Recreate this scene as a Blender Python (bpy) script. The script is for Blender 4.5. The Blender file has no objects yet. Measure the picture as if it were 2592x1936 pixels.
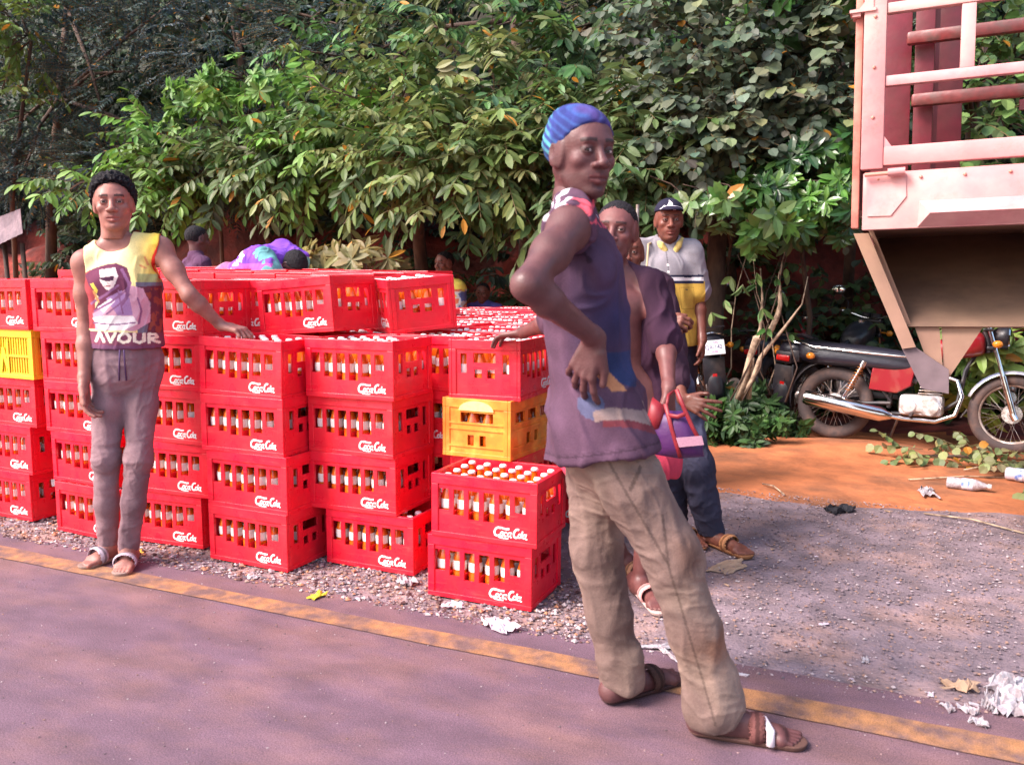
import bpy, bmesh, math, random, time
import numpy as np
from mathutils import Vector, Matrix, Euler
T0 = time.time()
rnd = random.Random(7)
rs = np.random.RandomState(11)
SC = bpy.context.scene
COL = SC.collection
PI = math.pi
# ------------------------------------------------------------------ camera
CAMH = 1.30; YAW = math.radians(24.6); PITCH = math.atan(268/2200)
cam = bpy.data.cameras.new('camera'); camo = bpy.data.objects.new('camera', cam); COL.objects.link(camo)
cam.sensor_width = 36; cam.lens = 2200/2592*36; cam.clip_start = .05; cam.clip_end = 900
camo.location = (0, 0, CAMH); camo.rotation_euler = (PI/2-PITCH, 0, YAW)
SC.camera = camo
cam.dof.use_dof = True; cam.dof.focus_distance = 4.9; cam.dof.aperture_fstop = 4.5
# ------------------------------------------------------------------ light
SUN_EL = math.radians(44); SUN_AZ = math.radians(222)   # azimuth of the sun measured clockwise from +Y
w = bpy.data.worlds.new('World'); SC.world = w; w.use_nodes = True
nt = w.node_tree; bg = nt.nodes['Background']
sky = nt.nodes.new('ShaderNodeTexSky'); sky.sky_type = 'NISHITA'; sky.sun_disc = False
sky.sun_elevation = SUN_EL; sky.sun_rotation = SUN_AZ; sky.dust_density = 3.0; sky.air_density = 1.2
nt.links.new(sky.outputs[0], bg.inputs[0]); bg.inputs[1].default_value = .15
sl = bpy.data.lights.new('sun', 'SUN'); sl.energy = 2.7; sl.angle = math.radians(24); sl.color = (1.0, .88, .85)
so = bpy.data.objects.new('sun', sl); COL.objects.link(so)
sdir = Vector((math.sin(SUN_AZ)*math.cos(SUN_EL), math.cos(SUN_AZ)*math.cos(SUN_EL), math.sin(SUN_EL)))
so.rotation_euler = sdir.to_track_quat('Z', 'Y').to_euler(); so.location = (-6, -6, 12)
SC.view_settings.view_transform = 'Standard'; SC.view_settings.look = 'None'
SC.view_settings.exposure = 1.38; SC.view_settings.gamma = 1
# ------------------------------------------------------------------ measuring helper: the point seen at a photo position, at distance Y beyond the camera
_fh = np.array([-math.sin(YAW), math.cos(YAW), 0]); _R = np.array([math.cos(YAW), math.sin(YAW), 0]); _U = np.array([0, 0, 1.])
_F = _fh*math.cos(PITCH)-_U*math.sin(PITCH); _UP = _U*math.cos(PITCH)+_fh*math.sin(PITCH)
def P(x, y, Y):
    d = _F+_R*(x-1296)/2200-_UP*(y-968)/2200
    return np.array([0, 0, CAMH])+d*Y/d[1]
def G(x, y, z=0):
    d = _F+_R*(x-1296)/2200-_UP*(y-968)/2200
    return np.array([0, 0, CAMH])+d*(z-CAMH)/d[2]
# ------------------------------------------------------------------ naming
def tag(o, label=None, cat=None, group=None, kind=None):
    if label: o['label'] = label
    if cat: o['category'] = cat
    if group: o['group'] = group
    if kind: o['kind'] = kind
    return o
def empty(name, loc, rot=(0, 0, 0)):
    o = bpy.data.objects.new(name, None); COL.objects.link(o); o.location = loc; o.rotation_euler = rot
    o.empty_display_size = .1
    return o
def copy_tree(o, parent=None):
    c = o.copy(); COL.objects.link(c); c.parent = parent
    for ch in list(o.children): copy_tree(ch, c)
    return c
# ------------------------------------------------------------------ materials
def mat(name, col, rough=.6, metal=0., col2=None, nscale=6., lo=.4, hi=.6, bump=0., bscale=40., attr=False, spec=.5,
        coat=0., transl=0., var=.0, detail=5., stretch=None, bdist=.01, objvar=None, grain=0., scuff=None, rvar=0.):
    m = bpy.data.materials.new(name); m.use_nodes = True
    n = m.node_tree.nodes; L = m.node_tree.links; b = n['Principled BSDF']
    b.inputs['Roughness'].default_value = rough; b.inputs['Metallic'].default_value = metal
    b.inputs['Specular IOR Level'].default_value = spec; b.inputs['Coat Weight'].default_value = coat
    tc = n.new('ShaderNodeTexCoord'); src = tc.outputs['Object']
    if stretch:
        mp = n.new('ShaderNodeMapping'); mp.inputs['Scale'].default_value = stretch; L.new(src, mp.inputs[0]); src = mp.outputs[0]
    if attr:
        a = n.new('ShaderNodeAttribute'); a.attribute_name = 'tint'; c = a.outputs['Color']
    else:
        r = n.new('ShaderNodeRGB'); r.outputs[0].default_value = (*col, 1); c = r.outputs[0]
    if col2 is not None:
        t = n.new('ShaderNodeTexNoise'); t.inputs['Scale'].default_value = nscale; t.inputs['Detail'].default_value = detail
        t.inputs['Roughness'].default_value = .62; L.new(src, t.inputs['Vector'])
        mr = n.new('ShaderNodeMapRange'); mr.inputs[1].default_value = lo; mr.inputs[2].default_value = hi; L.new(t.outputs['Fac'], mr.inputs[0])
        mx = n.new('ShaderNodeMix'); mx.data_type = 'RGBA'; L.new(mr.outputs[0], mx.inputs[0]); L.new(c, mx.inputs[6])
        mx.inputs[7].default_value = (*col2, 1); c = mx.outputs[2]
    if objvar:
        oi = n.new('ShaderNodeObjectInfo'); pw = n.new('ShaderNodeMath'); pw.operation = 'POWER'; pw.inputs[1].default_value = 1.6; L.new(oi.outputs['Random'], pw.inputs[0])
        ml = n.new('ShaderNodeMath'); ml.operation = 'MULTIPLY'; ml.inputs[1].default_value = objvar[1]; L.new(pw.outputs[0], ml.inputs[0])
        mo = n.new('ShaderNodeMix'); mo.data_type = 'RGBA'; L.new(ml.outputs[0], mo.inputs[0]); L.new(c, mo.inputs[6]); mo.inputs[7].default_value = (*objvar[0], 1); c = mo.outputs[2]
        # each object has its own dirt
        ad = n.new('ShaderNodeVectorMath'); ad.operation = 'ADD'; L.new(src, ad.inputs[0]); sc_ = n.new('ShaderNodeMath'); sc_.operation = 'MULTIPLY'; sc_.inputs[1].default_value = 40; L.new(oi.outputs['Random'], sc_.inputs[0]); L.new(sc_.outputs[0], ad.inputs[1]); src = ad.outputs[0]
        td = n.new('ShaderNodeTexNoise'); td.inputs['Scale'].default_value = 5; td.inputs['Detail'].default_value = 9; td.inputs['Roughness'].default_value = .75; L.new(src, td.inputs['Vector'])
        md = n.new('ShaderNodeMapRange'); md.inputs[1].default_value = .54; md.inputs[2].default_value = .80; md.inputs[4].default_value = .55; L.new(td.outputs['Fac'], md.inputs[0])
        mm = n.new('ShaderNodeMix'); mm.data_type = 'RGBA'; L.new(md.outputs[0], mm.inputs[0]); L.new(c, mm.inputs[6]); mm.inputs[7].default_value = (*objvar[2], 1); c = mm.outputs[2]
    if var:
        t2 = n.new('ShaderNodeTexNoise'); t2.inputs['Scale'].default_value = nscale*3.1; t2.inputs['Detail'].default_value = 6
        L.new(src, t2.inputs['Vector'])
        mr2 = n.new('ShaderNodeMapRange'); mr2.inputs[1].default_value = .3; mr2.inputs[2].default_value = .7
        mr2.inputs[3].default_value = 1-var; mr2.inputs[4].default_value = 1+var; L.new(t2.outputs['Fac'], mr2.inputs[0])
        vm = n.new('ShaderNodeVectorMath'); vm.operation = 'SCALE'; L.new(c, vm.inputs[0]); L.new(mr2.outputs[0], vm.inputs['Scale']); c = vm.outputs[0]
    L.new(c, b.inputs['Base Color'])
    if scuff:
        ms_ = n.new('ShaderNodeMapping'); ms_.inputs['Scale'].default_value = (5, 5, 45); ms_.inputs['Rotation'].default_value = (.2, .15, 0); L.new(src, ms_.inputs[0]); ts = n.new('ShaderNodeTexNoise'); ts.inputs['Scale'].default_value = 2.2; ts.inputs['Detail'].default_value = 8; ts.inputs['Roughness'].default_value = .7; L.new(ms_.outputs[0], ts.inputs['Vector'])
        mq = n.new('ShaderNodeMapRange'); mq.inputs[1].default_value = .56; mq.inputs[2].default_value = .74; mq.inputs[4].default_value = .42; L.new(ts.outputs['Fac'], mq.inputs[0]); mz = n.new('ShaderNodeMix'); mz.data_type = 'RGBA'; L.new(mq.outputs[0], mz.inputs[0]); L.new(c, mz.inputs[6]); mz.inputs[7].default_value = (*scuff, 1); c = mz.outputs[2]; L.new(c, b.inputs['Base Color'])
    if rvar:
        tr2 = n.new('ShaderNodeTexNoise'); tr2.inputs['Scale'].default_value = 14; tr2.inputs['Detail'].default_value = 5; L.new(tc.outputs['Object'], tr2.inputs['Vector']); mr3 = n.new('ShaderNodeMapRange'); mr3.inputs[1].default_value = .35; mr3.inputs[2].default_value = .65; mr3.inputs[3].default_value = rough-rvar; mr3.inputs[4].default_value = rough+rvar; L.new(tr2.outputs['Fac'], mr3.inputs[0]); L.new(mr3.outputs[0], b.inputs['Roughness'])
    if grain:
        tg = n.new('ShaderNodeTexNoise'); tg.inputs['Scale'].default_value = 260; tg.inputs['Detail'].default_value = 3; L.new(tc.outputs['Object'], tg.inputs['Vector'])
        mg = n.new('ShaderNodeMapRange'); mg.inputs[1].default_value = .3; mg.inputs[2].default_value = .7; mg.inputs[3].default_value = 1-grain; mg.inputs[4].default_value = 1+grain; L.new(tg.outputs['Fac'], mg.inputs[0])
        vg = n.new('ShaderNodeVectorMath'); vg.operation = 'SCALE'; L.new(c, vg.inputs[0]); L.new(mg.outputs[0], vg.inputs['Scale']); c = vg.outputs[0]; L.new(c, b.inputs['Base Color'])
    if bump:
        t3 = n.new('ShaderNodeTexNoise'); t3.inputs['Scale'].default_value = bscale; t3.inputs['Detail'].default_value = 6; L.new(src, t3.inputs['Vector'])
        bp = n.new('ShaderNodeBump'); bp.inputs['Strength'].default_value = bump; bp.inputs['Distance'].default_value = bdist
        L.new(t3.outputs['Fac'], bp.inputs['Height']); L.new(bp.outputs[0], b.inputs['Normal'])
    if transl:
        tl = n.new('ShaderNodeBsdfTranslucent'); L.new(c, tl.inputs[0]); ms = n.new('ShaderNodeMixShader'); ms.inputs[0].default_value = transl
        L.new(b.outputs[0], ms.inputs[1]); L.new(tl.outputs[0], ms.inputs[2]); L.new(ms.outputs[0], n['Material Output'].inputs[0])
    return m
# ------------------------------------------------------------------ mesh builder
def raw(name, v, f, m, parent=None, smooth=False, tint=None, fm=None, loc=None, rot=None):
    """v (N,3), f list or (M,4)/(M,3) array"""
    me = bpy.data.meshes.new(name)
    v = np.asarray(v, np.float32)
    if isinstance(f, np.ndarray):
        k = f.shape[1]; M = len(f)
        me.vertices.add(len(v)); me.vertices.foreach_set('co', v.ravel())
        me.loops.add(M*k); me.loops.foreach_set('vertex_index', f.astype(np.int32).ravel())
        me.polygons.add(M); me.polygons.foreach_set('loop_start', np.arange(M, dtype=np.int32)*k)
        me.update(calc_edges=True)
    else:
        me.from_pydata([tuple(map(float, q)) for q in v], [], [tuple(int(i) for i in q) for q in f]); me.update()
    ms = m if isinstance(m, (list, tuple)) else [m]
    for q in ms: me.materials.append(q)
    if fm is not None: me.polygons.foreach_set('material_index', np.asarray(fm, np.int32))
    me.polygons.foreach_set('use_smooth', np.full(len(me.polygons), bool(smooth)))
    if tint is not None:
        a = me.color_attributes.new('tint', 'FLOAT_COLOR', 'POINT')
        t = np.ones((len(v), 4), np.float32); t[:, :3] = tint; a.data.foreach_set('color', t.ravel())
    o = bpy.data.objects.new(name, me); COL.objects.link(o)
    if parent is not None: o.parent = parent
    if loc is not None: o.location = loc
    if rot is not None: o.rotation_euler = rot
    return o
class MB:
    def __init__(s): s.v = []; s.f = []; s.m = []; s.M = Matrix.Identity(4)
    def add(s, v, f, mi=0):
        n = len(s.v)
        s.v += [tuple(s.M @ Vector(q)) for q in v]; s.f += [tuple(i+n for i in q) for q in f]; s.m += [mi]*len(f)
    def box(s, a, b, mi=0, ch=0.):
        x0, y0, z0 = a; x1, y1, z1 = b
        if ch <= 0:
            s.add([(x0, y0, z0), (x1, y0, z0), (x1, y1, z0), (x0, y1, z0), (x0, y0, z1), (x1, y0, z1), (x1, y1, z1), (x0, y1, z1)],
                  [(0, 3, 2, 1), (4, 5, 6, 7), (0, 1, 5, 4), (1, 2, 6, 5), (2, 3, 7, 6), (3, 0, 4, 7)], mi); return
        bm = bmesh.new(); bmesh.ops.create_cube(bm, size=1)
        for q in bm.verts: q.co = Vector(((x0+x1)/2+q.co.x*(x1-x0), (y0+y1)/2+q.co.y*(y1-y0), (z0+z1)/2+q.co.z*(z1-z0)))
        bmesh.ops.bevel(bm, geom=bm.edges[:], offset=ch, segments=2, affect='EDGES', profile=.5)
        bm.verts.index_update(); s.add([q.co[:] for q in bm.verts], [[q.index for q in f.verts] for f in bm.faces], mi); bm.free()
    def tube(s, pts, r, n=8, mi=0, caps=True, flat=None):
        pts = [Vector(q) for q in pts]; rr = r if isinstance(r, (list, tuple)) else [r]*len(pts)
        vs = []; fs = []; pr = None
        for i, p in enumerate(pts):
            d = (pts[min(i+1, len(pts)-1)]-pts[max(i-1, 0)])
            if d.length < 1e-9: d = Vector((0, 0, 1))
            d.normalize()
            if pr is None: a = d.orthogonal().normalized()
            else:
                a = pr-d*pr.dot(d)
                a = a.normalized() if a.length > 1e-6 else d.orthogonal().normalized()
            pr = a; b = d.cross(a)
            for j in range(n):
                t = 2*PI*j/n; q = a*math.cos(t)+b*math.sin(t)
                if flat: q = q+Vector(flat[0])*(q.dot(Vector(flat[0])))*(flat[1]-1)
                vs.append(p+q*rr[i])
        for i in range(len(pts)-1):
            for j in range(n):
                k = (j+1) % n; fs.append((i*n+j, i*n+k, (i+1)*n+k, (i+1)*n+j))
        if caps: fs.append(tuple(range(n-1, -1, -1))); fs.append(tuple((len(pts)-1)*n+j for j in range(n)))
        s.add(vs, fs, mi)
    def cyl(s, a, b, r, n=16, mi=0, r2=None): s.tube([a, b], [r, r if r2 is None else r2], n, mi)
    def lathe(s, prof, n=20, mi=0, c=(0, 0, 0), axis='z', arc=2*PI, caps=False):
        vs = []; fs = []; m = len(prof); full = abs(arc-2*PI) < 1e-6; nn = n if full else n+1
        for j in range(nn):
            t = arc*j/n
            for r, z in prof:
                q = (r*math.cos(t), r*math.sin(t), z)
                if axis == 'y': q = (q[0], q[2], q[1])
                if axis == 'x': q = (q[2], q[0], q[1])
                vs.append((c[0]+q[0], c[1]+q[1], c[2]+q[2]))
        for j in range(n):
            k = (j+1) % nn
            for i in range(m-1): fs.append((j*m+i, k*m+i, k*m+i+1, j*m+i+1))
        s.add(vs, fs, mi)
    def torus(s, c, R, r, axis='y', n=36, k=10, mi=0, arc=(0, 2*PI), sq=1.):
        vs = []; fs = []; full = abs(arc[1]-arc[0]-2*PI) < 1e-6; nn = n if full else n+1
        for i in range(nn):
            t = arc[0]+(arc[1]-arc[0])*i/n
            for j in range(k):
                u = 2*PI*j/k; rad = R+r*math.cos(u); h = r*sq*math.sin(u)
                q = {'y': (rad*math.cos(t), h, rad*math.sin(t)), 'z': (rad*math.cos(t), rad*math.sin(t), h), 'x': (h, rad*math.cos(t), rad*math.sin(t))}[axis]
                vs.append((c[0]+q[0], c[1]+q[1], c[2]+q[2]))
        for i in range(n):
            i2 = (i+1) % nn
            for j in range(k): fs.append((i*k+j, i*k+(j+1) % k, i2*k+(j+1) % k, i2*k+j))
        s.add(vs, fs, mi)
    def sphere(s, c, r, n=12, mi=0):
        r = r if isinstance(r, (tuple, list)) else (r, r, r); vs = [(c[0], c[1], c[2]+r[2])]; fs = []; h = n//2+1
        for i in range(1, h):
            t = PI*i/h
            for j in range(n):
                u = 2*PI*j/n; vs.append((c[0]+r[0]*math.sin(t)*math.cos(u), c[1]+r[1]*math.sin(t)*math.sin(u), c[2]+r[2]*math.cos(t)))
        vs.append((c[0], c[1], c[2]-r[2]))
        for j in range(n): fs.append((0, 1+j, 1+(j+1) % n))
        for i in range(h-2):
            for j in range(n): a = 1+i*n+j; b = 1+i*n+(j+1) % n; fs.append((a, a+n, b+n, b))
        L = len(vs)-1
        for j in range(n): fs.append((L, 1+(h-2)*n+(j+1) % n, 1+(h-2)*n+j))
        s.add(vs, fs, mi)
    def prism(s, poly, y0, y1, mi=0):
        """polygon in xz, thickness along y"""
        n = len(poly); v = [(p[0], y0, p[1]) for p in poly]+[(p[0], y1, p[1]) for p in poly]
        s.add(v, [tuple(range(n)), tuple(range(2*n-1, n-1, -1))]+[(i, i+n, (i+1) % n+n, (i+1) % n) for i in range(n)], mi)
    def wall(s, u0, u1, v0, v1, w0, w1, holes, axis='x', mi=0, ch=0.):
        """plate in the (u,z) plane with rectangular holes; w is the thickness direction"""
        us = sorted({u0, u1}|{min(max(h[i], u0), u1) for h in holes for i in (0, 1)})
        for a, b in zip(us[:-1], us[1:]):
            if b-a < 1e-6: continue
            mid = (a+b)/2; cuts = sorted((h[2], h[3]) for h in holes if h[0] < mid < h[1]); z = v0
            segs = []
            for c in cuts: 
                if c[0] > z+1e-6: segs.append((z, c[0]))
                z = max(z, c[1])
            if z < v1-1e-6: segs.append((z, v1))
            for q in segs:
                if axis == 'x': s.box((a, w0, q[0]), (b, w1, q[1]), mi, ch)
                else: s.box((w0, a, q[0]), (w1, b, q[1]), mi, ch)
    def build(s, name, m, parent=None, smooth=False, loc=None, rot=None, auto=None):
        o = raw(name, s.v, s.f, m, parent, smooth or auto is not None, fm=s.m, loc=loc, rot=rot)
        if auto is not None:
            me = o.data; bm = bmesh.new(); bm.from_mesh(me); bmesh.ops.recalc_face_normals(bm, faces=bm.faces)
            for e in bm.edges:
                if len(e.link_faces) == 2 and e.calc_face_angle(0) > math.radians(auto): e.smooth = False
            bm.to_mesh(me); bm.free()
        else:
            me = o.data; bm = bmesh.new(); bm.from_mesh(me); bmesh.ops.recalc_face_normals(bm, faces=bm.faces); bm.to_mesh(me); bm.free()
        return o
def text_mesh(name, txt, size, m, parent, mw, depth=.0015, shear=0., bold=0., sx=1.):
    cu = bpy.data.curves.new(name, 'FONT'); cu.body = txt; cu.size = size; cu.extrude = depth; cu.shear = shear; cu.offset = bold
    cu.align_x = 'CENTER'; cu.align_y = 'CENTER'; cu.resolution_u = 3
    o = bpy.data.objects.new(name, cu); COL.objects.link(o)
    dg = bpy.context.evaluated_depsgraph_get(); me = bpy.data.meshes.new_from_object(o.evaluated_get(dg))
    bpy.data.objects.remove(o); me.name = name; me.transform(Matrix.Diagonal((sx, 1, 1, 1)))
    me.materials.clear(); me.materials.append(m)
    o = bpy.data.objects.new(name, me); COL.objects.link(o); o.parent = parent; o.matrix_local = mw
    return o
def fnoise(v, scale, seed=0, oct=3):
    """cheap smooth noise from warped sines, about -1..1"""
    r = np.random.RandomState(seed); v = np.asarray(v, np.float64)*scale; out = np.zeros(len(v)); amp = 1.; tot = 0
    for o in range(oct):
        for k in range(3):
            d = r.normal(size=v.shape[1]); d /= np.linalg.norm(d); d2 = r.normal(size=v.shape[1]); d2 /= np.linalg.norm(d2)
            out += amp*np.sin(v@d*1.7+1.3*np.sin(v@d2*1.1+r.rand()*6)+r.rand()*6)
        tot += amp*1.8; amp *= .55; v = v*2.03
    return out/tot
# ================================================================== the setting
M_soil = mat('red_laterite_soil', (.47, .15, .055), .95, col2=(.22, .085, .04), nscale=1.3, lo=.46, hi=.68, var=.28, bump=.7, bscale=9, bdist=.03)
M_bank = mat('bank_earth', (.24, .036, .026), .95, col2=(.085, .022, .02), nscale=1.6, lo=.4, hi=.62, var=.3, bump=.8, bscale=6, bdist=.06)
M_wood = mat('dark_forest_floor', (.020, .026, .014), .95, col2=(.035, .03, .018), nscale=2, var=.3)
M_grav = mat('gravel_ground', (.20, .145, .165), .95, col2=(.32, .20, .18), nscale=2.2, lo=.5, hi=.66, var=.35, bump=.8, bscale=60, bdist=.01)
M_asph = mat('dusty_asphalt', (.122, .068, .094), .86, col2=(.200, .100, .085), nscale=2.6, lo=.44, hi=.78, grain=.5, var=.22, bump=.35, bscale=160, bdist=.004, stretch=(.55, 1, 1))
M_line = mat('worn_yellow_paint', (.34, .155, .065), .85, grain=.4, col2=(.14, .078, .072), nscale=9, lo=.38, hi=.62, var=.2, bump=.3, bscale=160, bdist=.003)
def terr_z(x, y):
    z = np.zeros_like(x)
    s = np.clip((y-5.9)/1.2, 0, 1)
    z += s*.035*(np.sin(x*1.7+y*2.2)+.6*np.sin(x*4.1-y*3.3+1))
    t = np.clip((y-(8.3+.9*np.clip((x+2.2)/1.4, 0, 1)+.25*np.sin(x*.9)+.15*np.sin(x*2.3)))/1.6, 0, 1); t = t*t*(3-2*t)
    z += t*(2.0+.25*np.sin(x*.7+1)+.18*np.sin(x*2.9+y*2))
    z += np.clip(y-10.5, 0, 7)*1.15
    z += (t > 0)*.10*np.sin(x*6.1+y*1.3)*np.sin(y*7.3+x)
    return z
xs = np.unique(np.concatenate([[-400, -150, -60, -35], np.arange(-20, 10, .16), [12, 16, 25, 60, 150, 400]]))
ys = np.unique(np.concatenate([[-200, -60, -20, -6, 0, 2.5], np.arange(4.6, 13, .16), [14, 15, 16, 17.5, 18, 30, 80, 300]]))
XX, YY = np.meshgrid(xs, ys, indexing='ij'); ZZ = terr_z(XX, YY)
nx, ny = XX.shape; idx = np.arange(nx*ny).reshape(nx, ny)
Fq = np.stack([idx[:-1, :-1], idx[1:, :-1], idx[1:, 1:], idx[:-1, 1:]], -1).reshape(-1, 4)
fc = (YY[:-1, :-1]+.08*np.sin(XX[:-1, :-1]*3)).ravel()
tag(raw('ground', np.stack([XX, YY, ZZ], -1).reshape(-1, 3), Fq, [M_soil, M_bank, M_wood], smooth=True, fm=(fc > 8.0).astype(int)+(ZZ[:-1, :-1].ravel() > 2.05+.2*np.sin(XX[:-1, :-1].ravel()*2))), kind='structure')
def ragged(x0, x1, ya, yb, aa, ab, z, m, name, st=.09, seed=0):
    x = np.arange(x0, x1, st); v0 = np.stack([x, x*0+3.], -1); v1 = np.stack([x, x*0+9.], -1)
    A = ya+aa*(fnoise(v0, .9, seed)+.6*fnoise(v0, 5, seed+1)); B = yb+ab*(fnoise(v1, .8, seed+2)+.6*fnoise(v1, 4, seed+3))
    v = np.concatenate([np.stack([x, A, x*0+z], -1), np.stack([x, B, x*0+z], -1)]); n = len(x)
    i = np.arange(n-1); f = np.stack([i, i+1, i+1+n, i+n], -1)
    return tag(raw(name, v, f, m), kind='structure')
ragged(-40, 25, 2.4, 5.12, 0, .16, .004, M_grav, 'gravel_shoulder', seed=3)
ragged(-60, 40, -9, 2.84, 0, .035, .008, M_asph, 'road', seed=8)
ragged(-60, 40, 2.550, 2.668, .008, .014, .012, M_line, 'edge_line', st=.05, seed=5)
# loose stones: one countless mass
def stones(name, n, xr, yr, smin, smax, cols, pw=2.5, seed=1, zfun=None):
    r = np.random.RandomState(seed)
    base = np.array([(1, 0, 0), (-1, 0, 0), (0, 1, 0), (0, -1, 0), (0, 0, 1), (0, 0, -1)], float)
    fs = np.array([(0, 2, 4), (2, 1, 4), (1, 3, 4), (3, 0, 4), (2, 0, 5), (1, 2, 5), (3, 1, 5), (0, 3, 5)])
    c = np.stack([r.uniform(*xr, n), yr[0]+(yr[1]-yr[0])*r.rand(n), np.zeros(n)], -1)
    sz = smin+(smax-smin)*r.rand(n)**pw
    v = base[None]*(sz[:, None, None]*r.uniform(.5, 1.2, (n, 6, 1)))*np.array([1, 1, .55]); a = r.rand(n)*6.3
    ca, sa = np.cos(a)[:, None], np.sin(a)[:, None]
    v = np.stack([v[..., 0]*ca-v[..., 1]*sa, v[..., 0]*sa+v[..., 1]*ca, v[..., 2]], -1)
    c[:, 2] = sz*.25+.008
    if zfun is not None: c[:, 2] += zfun(c[:, 0], c[:, 1])
    v = v+c[:, None]; f = fs[None]+np.arange(n)[:, None, None]*6
    t = np.repeat(np.array(cols)[r.choice(len(cols), n, p=None)], 6, 0)*r.uniform(.7, 1.25, (n*6, 1))
    return tag(raw(name, v.reshape(-1, 3), f.reshape(-1, 3), M_tint, tint=t), 'loose stones and grit scattered over the shoulder', 'gravel', kind='stuff')
M_tint = mat('stone_mix', (1, 1, 1), .9, attr=True)
gc = [(.20, .145, .16), (.24, .17, .18), (.3, .19, .16), (.15, .11, .13), (.42, .34, .35), (.28, .2, .22), (.32, .18, .13)]
stones('gravel', 30000, (-2.2, 2.6), (2.80, 5.3), .0025, .010, gc, 3, 1)
dc = gc+[(.50, .40, .40), (.42, .18, .1), (.08, .03, .03), (.16, .08, .07)]
stones('gravel', 9000, (-5, -1.0), (2.78, 3.35), .003, .016, dc, 2.2, 2)['label'] = 'crushed grit and crumbs along the foot of the crate stacks'

stones('grit', 5200, (-5, 1.6), (.2, 2.83), .0015, .0055, [(.28, .17, .17), (.34, .26, .27), (.22, .12, .1), (.12, .08, .09)], 2.5, 9)['label'] = 'fine grit and crumbs strewn over the asphalt'
# ================================================================== crates and bottles
M_red = mat('red_crate_plastic', (.80, .003, .034), .34, col2=(.84, .018, .030), nscale=3, lo=.35, hi=.7, var=.12, bump=.2, bscale=70, bdist=.002, objvar=((.70, .020, .035), .6, (.40, .05, .045)), scuff=(.86, .13, .11), rvar=.12)
M_yel = mat('yellow_crate_plastic', (.86, .62, .02), .42, col2=(.8, .5, .03), nscale=4, var=.1, bump=.15, bscale=70, bdist=.002)
M_ora = mat('faded_orange_crate_plastic', (.80, .22, .02), .5, col2=(.85, .46, .08), nscale=6, lo=.46, hi=.68, var=.2, bump=.2, bscale=70, bdist=.002)
M_white = mat('white_lettering', (.86, .82, .80), .5, var=.06, nscale=20)
M_orange = mat('orange_drink_in_glass', (.66, .085, .006), .12, coat=.6, col2=(.74, .15, .008), nscale=30)
M_cap = mat('white_bottle_cap', (.86, .84, .82), .35, metal=.1)
M_lab = mat('white_bottle_label', (.85, .80, .76), .45)
CL, CW, CH, CP = .455, .335, .256, .254
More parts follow.
